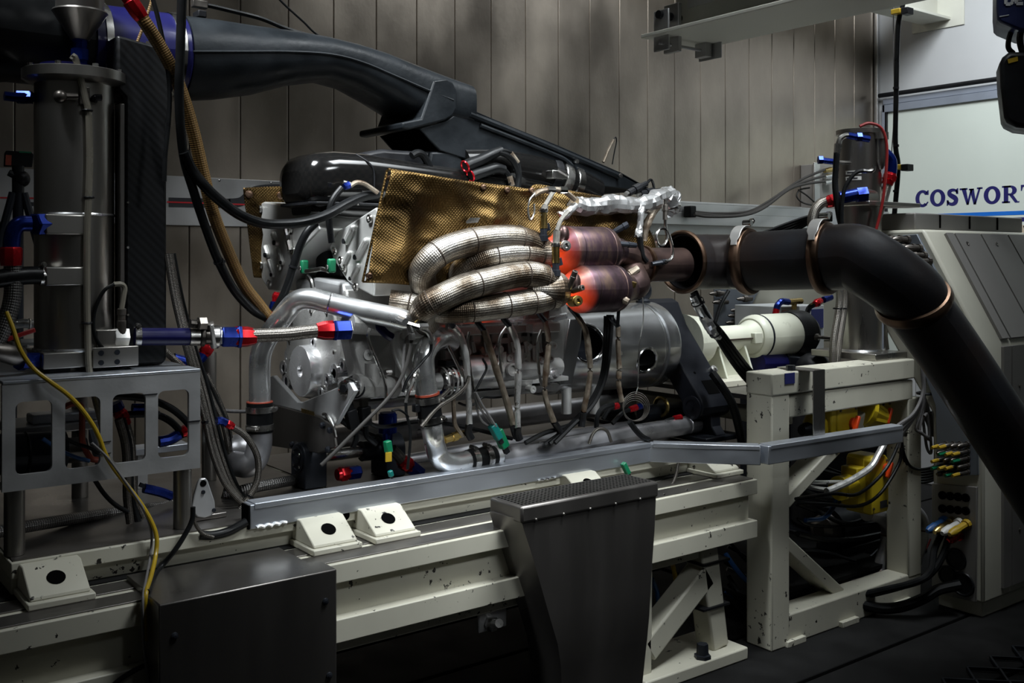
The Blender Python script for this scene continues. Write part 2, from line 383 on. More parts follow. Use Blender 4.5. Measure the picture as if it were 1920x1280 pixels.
def hot(name, x0, x1, strength):
    """heat-tinted steel, red-hot towards its inlet end at world X = x0"""
    m, nt, ns, ln, b = mk(name)
    b.inputs['Metallic'].default_value = 0.9; b.inputs['Roughness'].default_value = 0.40
    g = ns.new('ShaderNodeNewGeometry'); P_ = g.outputs['Position']
    mpx = ns.new('ShaderNodeMapping'); mpx.inputs['Scale'].default_value = (1.6, 0.6, 0.6); ln.new(P_, mpx.inputs[0])
    n = nd(ns, 'ShaderNodeTexNoise', i_Scale=11.0, i_Detail=6.0, i_Roughness=0.65); ln.new(mpx.outputs[0], n.inputs['Vector'])
    r = ns.new('ShaderNodeValToRGB'); ln.new(n.outputs[0], r.inputs[0]); e = r.color_ramp.elements
    e[0].position = 0.32; e[0].color = (0.035, 0.026, 0.025, 1); e[1].position = 0.66; e[1].color = (0.15, 0.10, 0.075, 1)
    k = e.new(0.5); k.color = (0.075, 0.047, 0.058, 1)
    ln.new(r.outputs[0], b.inputs['Base Color'])
    sp = ns.new('ShaderNodeSeparateXYZ'); ln.new(P_, sp.inputs[0])
    n2 = nd(ns, 'ShaderNodeTexNoise', i_Scale=10.0, i_Detail=2.0); ln.new(P_, n2.inputs['Vector'])
    ma = nd(ns, 'ShaderNodeMath', operation='MULTIPLY_ADD'); ma.inputs[1].default_value = 0.05; ln.new(n2.outputs[0], ma.inputs[0]); ln.new(sp.outputs[0], ma.inputs[2])
    mr = nd(ns, 'ShaderNodeMapRange'); mr.inputs[1].default_value = x0 + 0.025; mr.inputs[2].default_value = x1 + 0.025; mr.inputs[3].default_value = 1; mr.inputs[4].default_value = 0
    ln.new(ma.outputs[0], mr.inputs[0])
    pw = nd(ns, 'ShaderNodeMath', operation='POWER'); pw.inputs[1].default_value = 1.8; ln.new(mr.outputs[0], pw.inputs[0])
    st = nd(ns, 'ShaderNodeMath', operation='MULTIPLY'); st.inputs[1].default_value = strength; ln.new(pw.outputs[0], st.inputs[0])
    b.inputs['Emission Color'].default_value = (1.0, 0.075, 0.016, 1); ln.new(st.outputs[0], b.inputs['Emission Strength'])
simple('heat_steel', (0.125, 0.08, 0.066), 0.9, 0.40, 0.35, 9, 0.15, 60, col2=(0.055, 0.037, 0.042))
simple('alu_turned', (0.66, 0.67, 0.68), 0.97, 0.25, 0.04, 3, 0.0, 60, 0.02, stretch=(6, 0.3, 0.3))
simple('cradle_black', (0.007, 0.008, 0.011), 0.0, 0.40, 0.3, 10, 0.1, 120, spec=0.2)
simple('alu_bright', (0.78, 0.78, 0.79), 0.75, 0.26, 0.05, 9)
simple('dark_cable', (0.045, 0.043, 0.041), 0, 0.45, 0.1, 12, spec=0.1)
simple('clamp_matte', (0.62, 0.61, 0.59), 0.6, 0.36, 0.1, 12)
simple('sleeve_grey', (0.17, 0.16, 0.14), 0.2, 0.5, 0.25, 30, 0.5, 90)
simple('wall_paint', (0.42, 0.42, 0.42), 0, 0.6, 0.05, 1.5)
# ================================================================ THE SETTING
YW, XW = 4.5, 6.9
# floor of dark plates with open slots
fl = MB().box((-1.6, -1.9, -0.06), (XW, YW, -0.03)).build('floor', 'void_black'); struct(fl)
pl = MB().box((-1.5, -1.8, -0.03), (XW, -1.42, 0.0)).build('plank', 'floor_plate', fl, 0.004)
for k in range(1, 16):
    put(pl, V(pl.location) + V((0, 0.40 * k, 0)) if False else WL[pl.name] + V((0, 0.40 * k, 0)), fl)
# back wall of upright metal panels
wb = MB().box((-1.5, YW + 0.012, 0), (XW + 0.1, YW + 0.12, 4.2)).build('wall_back', 'wall_joint'); struct(wb)
JX = lambda n: YW * (0.4122 + 0.0529 * n)
pw_ = JX(1) - JX(0)
pn = MB().box((JX(-14) + 0.0014, YW, 0), (JX(-13) - 0.0014, YW + 0.012, 4.2)).build('panel', 'panel_metal', wb, 0.004)
for n in range(-13, 21):
    put(pn, WL[pn.name] + V((pw_ * (n + 14), 0, 0)), wb)
# right wall: upper white plaster wall
wr = MB().box((XW, -1.8, 0), (XW + 0.1, YW + 0.1, 4.2)).build('wall_right', 'wall_white'); struct(wr)
ce = MB().box((-1.6, -1.9, 4.2), (XW + 0.1, YW + 0.1, 4.3)).build('ceiling', 'wall_paint'); struct(ce)
wl_ = MB().box((-1.6, -1.9, 0), (-1.5, YW + 0.1, 4.2)).build('wall_left', 'wall_paint'); struct(wl_)
wf_ = MB().box((-1.5, -1.9, 0), (XW + 0.1, -1.8, 4.2)).build('wall_front', 'wall_paint'); struct(wf_)
# corner trim between the two walls
t1 = MB().box((XW - 0.035, YW - 0.03, 0), (XW - 0.001, YW - 0.001, 4.2)).build('trim_1', 'strip_metal', None, 0.003); struct(t1)
# aluminium guard strip along the back wall (with printed stripe) and channel in front of it
def zat(px, py, Y): return P(px, py, Y).z
st = struct(MB().box((0.2, YW - 0.014, 1.597), (XW - 0.04, YW - 0.001, 1.815)).build('trim_2', 'strip_metal', None, 0.002))
rv = MB().lathe((0.5, YW - 0.014, 1.607), (0, -1, 0), [(0, 0.006), (0.003, 0.005), (0.004, 0.0)], 8).build('rivet', 'clamp_steel', st)
for k in range(1, 26):
    put(rv, WL[rv.name] + V((0.25 * k, 0, 0)), st)
for k in range(0, 26):
    put(rv, WL[rv.name] + V((0.25 * k, 0, 0.198)), st)
ch = MB()
ch.box((3.2, YW - 0.13, 1.79), (XW - 0.04, YW - 0.016, 1.80)).box((3.2, YW - 0.13, 1.735), (XW - 0.04, YW - 0.122, 1.79)).box((3.2, YW - 0.13, 1.66), (XW - 0.04, YW - 0.1, 1.735))
struct(ch.build('trim_3', 'strip_metal', None, 0.002))
# printed graphics on the strip: dark bar with upswept end, thin red line
def ribbon(mb, pts, wid, n):
    """flat stroke of given half widths along pts, raised along n by a hair and closed behind"""
    pts = [V(p) for p in pts]; n = V(n).normalized(); a, b = [], []
    for i, p in enumerate(pts):
        d = (pts[min(i + 1, len(pts) - 1)] - pts[max(i - 1, 0)]).normalized(); sd = d.cross(n).normalized()
        wv = wid[i] if isinstance(wid, (list, tuple)) else wid
        a.append(p + sd * wv); b.append(p - sd * wv)
    k = len(pts)
    mb.add(a + b, [(i, i + 1, k + i + 1, k + i) for i in range(k - 1)]); return mb
yd = YW - 0.0155
dc = MB()
ribbon(dc, [P(316, 379, yd), P(400, 381, yd), P(432, 381, yd)], 0.021, YA)
ribbon(dc, spline([P(430, 381, yd), P(452, 378, yd), P(466, 366, yd), P(478, 354, yd), P(520, 350, yd), P(620, 352, yd)], 5), [0.021] * 10 + [0.012] * 16, YA)
dc.build('printed_stripe', 'decal_grey', st)
dr = MB(); ribbon(dr, [P(313, 378.5, yd - 0.001), P(480, 384, yd - 0.001), P(640, 390, yd - 0.001)], 0.0032, YA); ribbon(dr, [P(-30, 370, yd - 0.001), P(70, 371.5, yd - 0.001)], 0.003, YA)
dr.build('red_line', 'red_line', st)
d2 = MB(); ribbon(d2, spline([P(36, 348, yd), P(40, 372, yd), P(52, 381, yd), P(66, 383, yd)], 5), 0.008, YA)
d2.build('printed_arc', 'decal_grey', st)

# ---------------------------------------------------------------- lettering (drawn by hand, laid flat on the sign)
def letters():
    """slab-serif capitals in a 1-high box: list of (polyline, half widths)"""
    def ell(cx, cy, rx, ry, a0, a1, n=22): return [(cx + rx * math.cos(math.radians(a0 + (a1 - a0) * i / n)), cy + ry * math.sin(math.radians(a0 + (a1 - a0) * i / n))) for i in range(n + 1)]
    def ring(cx, cy, rx, ry, ix, iy, a0=0, a1=360, n=28):
        o = ell(cx, cy, rx, ry, a0, a1, n); i = ell(cx, cy, ix, iy, a0, a1, n)
        return ('ring', o, i)
    def q(*p): return ('poly', list(p))
    L = {}
    L['C'] = (0.86, [ring(0.46, 0.5, 0.46, 0.53, 0.20, 0.36, 42, 312), q((0.62, 0.72), (0.86, 0.72), (0.86, 1.0), (0.79, 1.0), (0.72, 0.92)), q((0.62, 0.14), (0.70, 0.07), (0.86, 0.26), (0.80, 0.31))])
    L['O'] = (0.98, [ring(0.49, 0.5, 0.49, 0.53, 0.22, 0.36)])
    L['S'] = (0.72, [('stroke', [(0.66, 0.74), (0.56, 0.89), (0.36, 0.93), (0.19, 0.85), (0.17, 0.70), (0.30, 0.58), (0.48, 0.47), (0.58, 0.34), (0.53, 0.16), (0.34, 0.07), (0.15, 0.13), (0.05, 0.28)], [0.05, 0.07, 0.09, 0.12, 0.13, 0.14, 0.15, 0.14, 0.13, 0.10, 0.08, 0.05]),
                 q((0.58, 0.68), (0.72, 0.68), (0.72, 1.02), (0.65, 1.02), (0.56, 0.93)), q((0.0, 0.0), (0.07, 0.0), (0.14, 0.09), (0.12, 0.33), (0.0, 0.33))])
    L['W'] = (1.36, [q((0.10, 1), (0.38, 1), (0.56, 0.0), (0.42, 0.0)), q((0.42, 0), (0.55, 0), (0.78, 0.92), (0.66, 0.92)), q((0.60, 0.94), (0.86, 0.94), (1.0, 0.0), (0.84, 0.0)), q((0.85, 0), (0.98, 0), (1.28, 1), (1.16, 1)),
                 q((0, 0.90), (0.48, 0.90), (0.48, 1.0), (0, 1.0)), q((1.04, 0.90), (1.38, 0.90), (1.38, 1.0), (1.04, 1.0)), q((0.56, 0.86), (0.86, 0.86), (0.86, 0.95), (0.56, 0.95))])
    L['R'] = (0.98, [q((0.10, 0), (0.36, 0), (0.36, 1), (0.10, 1)), q((0, 0), (0.46, 0), (0.46, 0.1), (0, 0.1)), q((0, 0.9), (0.5, 0.9), (0.5, 1), (0, 1)),
                 ring(0.48, 0.72, 0.36, 0.28, 0.10, 0.17, -90, 90), q((0.34, 0.44), (0.50, 0.44), (0.50, 0.55), (0.34, 0.55)), q((0.34, 0.89), (0.50, 0.89), (0.50, 1), (0.34, 1)),
                 q((0.40, 0.46), (0.62, 0.48), (0.90, 0.06), (0.98, 0.1), (0.98, 0.0), (0.74, 0.0))])
    L['T'] = (0.88, [q((0.31, 0), (0.57, 0), (0.57, 1), (0.31, 1)), q((0.20, 0), (0.68, 0), (0.68, 0.1), (0.20, 0.1)), q((0, 0.88), (0.88, 0.88), (0.88, 1), (0, 1)), q((0, 0.66), (0.06, 0.66), (0.12, 0.9), (0, 0.9)), q((0.88, 0.66), (0.82, 0.66), (0.76, 0.9), (0.88, 0.9))])
    L['H'] = (1.08, [q((0.10, 0), (0.36, 0), (0.36, 1), (0.10, 1)), q((0.72, 0), (0.98, 0), (0.98, 1), (0.72, 1)), q((0.3, 0.44), (0.8, 0.44), (0.8, 0.56), (0.3, 0.56))] +
              [q((a, b), (a + 0.46, b), (a + 0.46, b + 0.1), (a, b + 0.1)) for a in (0, 0.62) for b in (0, 0.9)])
    L['I_'] = (0.32, [q((0.02, 0), (0.26, 0), (0.34, 1), (0.10, 1))])
    L['Y_'] = (1.06, [q((0, 1), (0.30, 1), (0.55, 0.56), (0.40, 0.36)), q((1.10, 1), (0.80, 1), (0.36, 0.46), (0.56, 0.34)), q((0.36, 0), (0.62, 0), (0.66, 0.5), (0.42, 0.5))])
    L['R_'] = (1.02, [q((0.0, 0), (0.24, 0), (0.30, 0.62), (0.06, 0.62)), q((0.10, 0.78), (0.95, 0.78), (1.0, 1.0), (0.12, 1.0)), q((0.78, 0.40), (1.0, 0.5), (1.06, 0.9), (0.84, 0.9)), q((0.26, 0.38), (0.95, 0.38), (1.0, 0.56), (0.28, 0.56)), q((0.50, 0.42), (0.76, 0.42), (1.02, 0), (0.72, 0))])
    return L
LT = letters()
def write(mb, word, o, ux, uz, h, gap=0.06, wk=1.0):
    """set a word: o = lower left corner, ux / uz = reading and up directions"""
    o, ux, uz = V(o), V(ux), V(uz); x = 0.0
    T = lambda a, b: o + ux * ((x + a) * h * wk) + uz * (b * h)
    for chh in word:
        wd, gl = LT[chh]
        for g in gl:
            if g[0] == 'poly': mb.add([T(*p) for p in g[1]], [tuple(range(len(g[1])))])
            elif g[0] == 'ring':
                k = len(g[1]); mb.add([T(*p) for p in g[1]] + [T(*p) for p in g[2]], [(i, i + 1, k + i + 1, k + i) for i in range(k - 1)])
            else:
                ps = spline([V((a, b, 0)) for a, b in g[1]], 4); ws = g[2]; m = len(ps); a_, b_ = [], []
                for i, p in enumerate(ps):
                    d = (ps[min(i + 1, m - 1)] - ps[max(0, i - 1)]).normalized(); f = i / (m - 1) * (len(ws) - 1); j = min(int(f), len(ws) - 2)
                    wv = ws[j] + (ws[j + 1] - ws[j]) * (f - j); n = V((-d.y, d.x, 0))
                    a_.append(T(p.x + n.x * wv, p.y + n.y * wv)); b_.append(T(p.x - n.x * wv, p.y - n.y * wv))
                mb.add(a_ + b_, [(i, i + 1, m + i + 1, m + i) for i in range(m - 1)])
        x += wd + gap / wk
    return mb
STK = {'A': [[(0, 0), (0.4, 1), (0.8, 0)], [(0.15, 0.35), (0.65, 0.35)]], 'S': [[(0.7, 0.9), (0.1, 0.9), (0.1, 0.5), (0.7, 0.5), (0.7, 0.1), (0.1, 0.1)]], 'T': [[(0, 0.95), (0.8, 0.95)], [(0.4, 0), (0.4, 0.95)]],
       'O': [[(0.1, 0.1), (0.7, 0.1), (0.7, 0.9), (0.1, 0.9), (0.1, 0.1)]], 'N': [[(0.1, 0), (0.1, 1), (0.7, 0), (0.7, 1)]], 'D': [[(0.1, 0), (0.1, 1), (0.55, 1), (0.75, 0.8), (0.75, 0.2), (0.55, 0), (0.1, 0)]], 'E': [[(0.75, 0.05), (0.1, 0.05), (0.1, 0.95), (0.75, 0.95)], [(0.1, 0.5), (0.65, 0.5)]],
       'M': [[(0, 0), (0, 1), (0.4, 0.4), (0.8, 1), (0.8, 0)]], 'X': [[(0, 0), (0.7, 1)], [(0, 1), (0.7, 0)]]}
def strokes(mb, word, o, ux, uz, h, hw, step=1.05):
    o, ux, uz = V(o), V(ux), V(uz); n = uz.cross(ux)
    for i, chh in enumerate(word):
        for pl_ in STK[chh]:
            for a, b in zip(pl_[:-1], pl_[1:]):
                ribbon(mb, [o + ux * ((i * step + a[0]) * h) + uz * (a[1] * h), o + ux * ((i * step + b[0]) * h) + uz * (b[1] * h)], hw * h, n)
    return mb
# sign board on the right wall
xb = XW - 0.03
sg = thing('sign_board', 'large cream sign board with navy lettering and blue stripes on the right wall', 'sign', (xb, 3.0, 0.7))
MB().box((xb, -0.6, 0.7), (XW - 0.001, YW - 0.09, 2.555)).build('board', 'sign_cream', sg, 0.002)
MB().box((xb - 0.02, -0.6, 2.545), (XW - 0.001, YW - 0.08, 2.60)).box((xb - 0.012, -0.6, 2.603), (XW - 0.001, YW - 0.08, 2.645)).box((xb - 0.02, YW - 0.10, 0.7), (XW - 0.001, YW - 0.075, 2.6)).build('board_frame', 'sign_frame', sg, 0.002)
MB().tube([(xb - 0.03, YW - 0.06, 2.672), (xb - 0.03, -0.6, 2.672)], 0.017, 8, False).build('top_rail', 'black_plastic', sg)
MB().box((xb - 0.022, YW - 0.115, 0.7), (xb + 0.004, YW - 0.101, 2.545)).build('dark_edge', 'black_plastic', sg)
xl = xb - 0.0012
ux = V((0, -1, 0))
for i, cc in enumerate('COSWORTH'):
    pass
mbx = MB(); write(mbx, 'COSWORTH', (xl, 4.160, 1.828), ux, ZA, 0.117, 0.085, 1.03); mbx.build('lettering', 'navy', sg)
MB().box((xl, -0.6, 1.745), (xb, YW - 0.115, 1.772)).build('stripe', 'stripe_blue', sg, label='bright blue stripe')
MB().box((xl, -0.6, 1.700), (xb, YW - 0.115, 1.728)).build('stripe', 'navy', sg, label='navy stripe')
mbx = MB(); write(mbx, ['Y_', 'R_', 'I_'], PX(1845, 468, xl), ux, ZA, 0.042, 0.12, 1.3); mbx.build('lettering', 'decal_grey', sg, label='dark italic letters YRI')
q0 = PX(1835, 457, xl)
MB().box((xl, q0.y - 0.8, q0.z - 0.004), (xb, q0.y + 0.4, q0.z + 0.004)).build('thin_line', 'decal_grey', sg)
mbx = MB(); strokes(mbx, 'ASTON', PX(1868, 454.5, xl), ux, ZA, 0.013, 0.1, 1.2); mbx.build('lettering', 'grey_cable', sg, label='tiny grey lettering')

# ================================================================ OVERHEAD
cr = thing('crane_beam', 'pale steel crane runway beam reaching in overhead from the top right', 'beam', (3.0, 1.5, 2.32))
MB().box((2.845, -0.6, 2.318), (3.19, 2.9, 2.333)).build('lower_flange', 'beam_paint', cr, 0.003)
MB().box((3.005, -0.6, 2.333), (3.025, 2.86, 2.66)).build('web', 'beam_paint', cr)
MB().box((2.845, -0.6, 2.66), (3.19, 2.86, 2.68)).build('upper_flange', 'beam_paint', cr, 0.003)
# end stop on the flange
MB().box((2.93, 2.78, 2.26), (2.95, 2.86, 2.45)).box((2.875, 2.78, 2.26), (2.885, 2.86, 2.42)).build('stop_plate', 'strip_metal', cr, 0.003)
MB().cyl((2.86, 2.82, 2.40), (2.98, 2.82, 2.40), 0.016).build('buffer', 'black_plastic', cr)
MB().cyl((2.86, 2.82, 2.29), (3.17, 2.82, 2.29), 0.007, n=8).box((3.10, 2.79, 2.262), (3.135, 2.85, 2.318)).box((3.145, 2.75, 2.255), (3.15, 2.87, 2.33)).build('stop_bracket', 'strip_metal', cr, 0.002)
MB().box((3.0015, 2.66, 2.44), (3.0045, 2.80, 2.56)).build('rating_plate', 'label_white', cr)
MB().box((2.86, 2.0, 2.46), (2.99, 2.58, 2.50)).box((2.90, 2.0, 2.50), (2.99, 2.58, 2.62)).build('cable_carrier', 'black_plastic', cr, 0.004)
b2 = thing('wall_beam', 'short pale steel beam fixed to the white wall near the top edge', 'beam', (6.0, 4.0, 3.15))
MB().box((4.6, 3.90, 3.15), (XW, 4.12, 3.17)).build('lower_flange', 'beam_paint', b2, 0.003)
MB().box((4.6, 4.0, 3.17), (XW, 4.02, 3.45)).build('web', 'beam_paint', b2)
MB().box((XW - 0.012, 3.80, 3.10), (XW - 0.0005, 4.2, 3.5)).build('end_plate', 'beam_paint', b2, 0.002)
# hanging control cable with yellow clips
hc = thing('hanging_cable', 'black control cable with yellow clips hanging before the white wall', 'cable', PD(1680, 420, 5.6))
MB().tube([PD(a, b, 5.6) for a, b in ((1700, -90), (1694, 0), (1685, 40), (1682, 100), (1680, 190), (1679, 270), (1684, 312), (1680, 370), (1676, 420), (1675, 520))], 0.0135, 10).build('cable', 'rubber', hc)
MB().tube([PD(a, b, 5.62) for a, b in ((1676, -20), (1675, 60), (1677, 200), (1672, 290), (1679, 330), (1677, 420))], 0.0028, 6).build('safety_wire', 'grey_cable', hc)
for (a, b) in ((1682, 23), (1682, 314)):
    q = PD(a, b, 5.6)
    MB().box(q + V((-0.03, -0.035, -0.014)), q + V((0.04, 0.02, 0.014))).build('clip', 'label_yellow', hc, 0.003)
    MB().box(q + V((-0.02, -0.075, -0.022)), q + V((0.04, -0.034, 0.014))).build('clip_tail', 'black_plastic', hc, 0.003)
for b in (165, 273, 358): 
    q = PD(1680, b, 5.6); MB().lathe(q + V((0, 0, -0.006)), ZA, [(0, 0.0165), (0.012, 0.0165)], 10).build('cable_tie', 'black_plastic', hc)
# chain hoist
hd = 4.4
hs = thing('chain_hoist', 'navy electric chain hoist with black chain bag at the top right corner', 'hoist', PD(1930, 240, hd))
def quad_box(pts, d0, d1):
    """closed outline of picture points made into a solid between two distances"""
    return MB().loft([[PD(a, b, d0) for a, b in pts], [PD(a, b, d1) for a, b in pts]])
hx = [PD(a, b, hd) for a, b in ((1869, -90), (1868, 14), (1870, 36), (1876, 42), (1912, 57), (2010, 70), (2010, -90))]
nv = V((0.85, 0.5, 0)).normalized()
MB().prism(hx, nv * 0.3).build('hoist_body', 'hoist_blue', hs, 0.012)
rt = (PD(1900, 10, hd) - PD(1880, 10, hd)).normalized()
mbx = MB(); strokes(mbx, 'DE', PD(1884, 7.5, hd - 0.004), rt, ZA, 0.045, 0.16, 1.0); mbx.build('lettering', 'letter_white', hs)
MB().prism([PD(a, b, hd - 0.003) for a, b in ((1874, 30), (1892, 27), (1892, 28.6), (1874, 32))], nv * 0.002).build('maker_mark', 'pale_grey', hs)
bag = MB()
ps = [(1893, 96), (1880, 106), (1874, 118), (1876, 160), (1883, 220), (1888, 229), (1906, 238), (1960, 244), (2000, 235), (2010, 150), (2000, 110), (1960, 96)]
MB().prism([PD(a, b, hd) for a, b in ps], nv * 0.26).build('chain_bag', 'black_plastic', hs, 0.02)
MB().tube([PD(a, b, hd + 0.1) for a, b in ((1900, 50), (1892, 72), (1891, 90), (1900, 100))], 0.012, 8).build('hanger', 'rubber', hs)
MB().tube([PD(a, b, hd + 0.05) for a, b in ((1916, 50), (1912, 75), (1918, 102))], 0.014, 8).build('hanger', 'rubber', hs)
MB().prism([PD(a, b, hd - 0.004) for a, b in ((1889, 111), (1908, 106), (1909, 114), (1891, 119))], nv * 0.003).build('sticker', 'label_yellow', hs)

# ================================================================ TEST BED
YB = 2.42
bd = thing('test_bed', 'long cream machined bed beam with dark slotted top carrying the engine', 'test bed', (1.0, 3.0, 0.0))
MB().box((-1.2, YB, 0.595), (2.965, 3.75, 0.648)).build('top_flange', 'cream', bd, 0.003)
MB().box((-1.2, YB + 0.035, 0.50), (2.955, 3.7, 0.595)).build('web', 'cream', bd)
MB().box((-1.2, YB, 0.437), (2.965, 3.75, 0.50)).build('bottom_flange', 'cream', bd, 0.003)
MB().box((-1.2, YB + 0.06, 0.39), (2.72, 3.6, 0.437)).build('lower_strip', 'cream', bd, 0.003)
sl = MB().box((-1.2, YB + 0.012, 0.648), (2.955, YB + 0.085, 0.652)).build('slot_rail', 'stainless_dark', bd, 0.001)
put(sl, WL[sl.name] + V((0, 0.10, 0)), bd)
lab = MB().box((-1.2, YB + 0.2, 0.648), (2.955, 3.7, 0.652)).build('bed_top', 'floor_plate', bd)
# legs of the bed
lg = thing('bed_stand', 'cream braced leg frame with foot plate under the right end of the bed', 'stand', (2.75, 2.5, 0.0))
tq, tb = P(1333, 1052, 2.47), P(1356, 1240, 2.47)
MB().bar(tq + V((0, 0.05, 0.06)), (tb.x, tb.y + 0.05, 0.045), 0.085, 0.085, XA).build('leg', 'cream', lg, 0.008)
q1, q2 = P(1336, 1078, 2.47), P(1222, 1225, 2.47)
MB().bar(q1 + V((0, 0.05, 0)), q2 + V((0, 0.05, 0)), 0.085, 0.085, YA).build('brace', 'cream', lg, 0.008)
q3 = P(1215, 1170, 2.47)
MB().bar((q3.x - 0.01, 2.52, 0.435), (q3.x - 0.015, 2.52, 0.0), 0.085, 0.085, XA).build('leg', 'cream', lg, 0.008)
MB().box((q3.x - 0.05, 2.43, 0.0), (tb.x + 0.09, 2.66, 0.045)).build('foot_plate', 'cream', lg, 0.006)
MB().lathe((tb.x - 0.12, 2.46, 0.045), ZA, [(0, 0.03), (0.012, 0.03), (0.014, 0.022), (0.05, 0.02)], 6).build('foot_bolt', 'black_metal', lg)
for zz in (0.36, 0.20):
    MB().box((tb.x - 0.105, 2.468, zz), (tb.x + 0.035, 2.572, zz + 0.008)).build('strap', 'black_plastic', lg)
lg2 = thing('bed_stand', 'cream leg frame deep in shadow under the left of the bed', 'stand', (0.3, 2.6, 0.0))
MB().box((0.25, 2.5, 0), (0.36, 2.61, 0.39)).build('leg', 'cream', lg2, 0.008); MB().box((0.15, 2.44, 0), (0.46, 2.68, 0.04)).build('foot_plate', 'cream', lg2, 0.005)
# hanging angle bracket under the bed
hb = thing('pipe_bracket', 'small steel bracket with bolt hanging under the bed beside the chute', 'bracket', P(922, 1185, 2.5))
q = P(922, 1160, 2.5)
MB().box((q.x - 0.055, 2.49, q.z - 0.03), (q.x + 0.05, 2.5, 0.39)).build('plate', 'strip_metal', hb, 0.004)
MB().cyl(P(922, 1168, 2.49), P(936, 1168, 2.42), 0.013, n=10).lathe(P(918, 1168, 2.49), (0.2, -1, 0), [(0, 0.022), (0.02, 0.022)], 6).build('bolt', 'clamp_steel', hb)
# upper base plates on the bed
def slab(x0, x1, label):
    t = thing('base_plate', label, 'base plate', ((x0 + x1) / 2, 3.0, 0.652))
    MB().box((x0 + 0.004, 2.652, 0.652), (x1 - 0.004, 3.45, 0.694)).build('lower_tier', 'cream', t, 0.003)
    MB().box((x0, 2.63, 0.694), (x1, 3.5, 0.733)).build('upper_tier', 'cream', t, 0.003)
    MB().box((x0 + 0.006, 2.64, 0.733), (x1 - 0.006, 3.49, 0.737)).build('wear_plate', 'stainless_dark', t)
    return t
S1 = slab(0.52, 1.462, 'cream base plate on the left of the bed below the perforated frame')
S2 = slab(1.468, 2.985, 'long cream base plate on the bed below the engine')
for t, xs in ((S1, (0.585, 1.40)), (S2, (1.53,))):
    for x in xs:
        MB().lathe((x, 2.631, 0.712), (0, -1, 0), [(0, 0.014), (0.001, 0.014), (0.0011, 0.0)], 14).build('bolt_hole', 'void_black', t)
# clamp lugs
def lug(x, label):
    t = thing('clamp_lug', label, 'clamp', (x, 2.5, 0.652), 'cream clamp lugs along the bed')
    w2 = 0.066
    MB().box((x - w2 - 0.008, 2.50, 0.652), (x + w2 + 0.008, 2.65, 0.668)).build('foot', 'cream', t, 0.003)
    MB().prism([(x - w2, 2.515, 0.668), (x - w2, 2.65, 0.668), (x - w2, 2.65, 0.728), (x - w2, 2.60, 0.728), (x - w2, 2.518, 0.676)], (2 * w2, 0, 0)).build('wedge', 'cream', t, 0.003)
    n = V((0, -0.052, 0.082)).normalized()
    c = V((x, 2.5595, 0.7025)); d = V((0, -0.082, -0.052)).normalized(); n = V((0, -0.052, 0.082)).normalized()
    MB().lathe(c + n * 0.0005, n, [(0, 0.021), (0.0012, 0.021), (0.0013, 0.0)], 18).build('bolt_hole', 'void_black', t)
    return t
for x, l in ((0.603, 'clamp lug at the far left, below the perforated frame'), (1.31, 'clamp lug just above the right end of the stainless box'), (1.50, 'clamp lug between the stainless box and the chute'),
             (2.27, 'clamp lug directly behind the top of the chute'), (2.91, 'clamp lug at the right end of the bed')):
    lug(x, 'cream ' + l)
# rectangular cable trunking along the bed edge
def trunk(p0, p1, label, w=0.05, lipgap=None):
    p0, p1 = V(p0), V(p1); t = thing('cable_trunking', label, 'trunking', (p0 + p1) / 2, 'aluminium cable trunking runs')
    MB().bar(p0 + V((0, 0, 0.033)), p1 + V((0, 0, 0.033)), w, 0.066).build('channel', 'alu_rail', t, 0.003)
    d = (p1 - p0).normalized(); sd = d.cross(ZA)
    a, b = p0 + d * 0.012, p1 - d * 0.004
    MB().bar(a + V((0, 0, 0.0675)), b + V((0, 0, 0.0675)), w + 0.004, 0.003).bar(a + sd * (w / 2 + 0.0015) + V((0, 0, 0.061)), b + sd * (w / 2 + 0.0015) + V((0, 0, 0.061)), 0.002, 0.014).build('lid', 'alu_rail', t, 0.001)
    return t, d, sd
T1, d, sd = trunk((1.108, 2.645, 0.7205), (2.624, 2.645, 0.7205), 'longest dented aluminium trunking running along the front of the engine')
MB().tube([(1.125 + 0.011 * k, 2.6185 + (0.002 if k % 2 else 0), 0.7235 + (0.003 if k % 2 else 0)) for k in range(9)], 0.0055, 6).build('weld_bead', 'alu', T1)
MB().tube([(2.10 + 0.011 * k, 2.6185, 0.7225 + (0.002 if k % 2 else 0)) for k in range(9)], 0.004, 6).build('weld_bead', 'alu', T1)
MB().box((1.103, 2.6215, 0.7205), (1.1075, 2.6685, 0.784)).build('end_opening', 'void_black', T1)
trunk((2.634, 2.638, 0.7205), (2.905, 2.360, 0.7205), 'short slanting aluminium trunking between the long run and the cream post')
trunk((2.915, 2.355, 0.7205), (3.70, 2.318, 0.7205), 'aluminium trunking crossing in front of the cream post and yellow actuators')
# stainless cover box in front of the bed
bx = thing('cover_box', 'dark stainless cover box hung on the front of the bed', 'cover', (1.0, 2.35, 0.0))
a, b = P(298, 1135, 2.32), P(632, 1065, 2.32)
x0, x1, zt = a.x, b.x, (a.z + b.z) / 2
MB().box((x0, 2.32, 0.17), (x1, 2.415, zt)).build('cover', 'stainless_dark', bx, 0.004)
MB().box((x0 + 0.012, 2.415, zt - 0.02), (x1 - 0.03, 2.60, zt - 0.003)).build('top_flap', 'stainless_dark', bx, 0.002)
for (u, v) in ((327, 1192), (610, 1127), (617, 1266)):
    q = P(u, v, 2.32); MB().lathe((q.x, 2.32, q.z), (0, -1, 0), [(0, 0.009), (0.004, 0.008), (0.006, 0.003)], 10).build('screw', 'black_metal', bx)
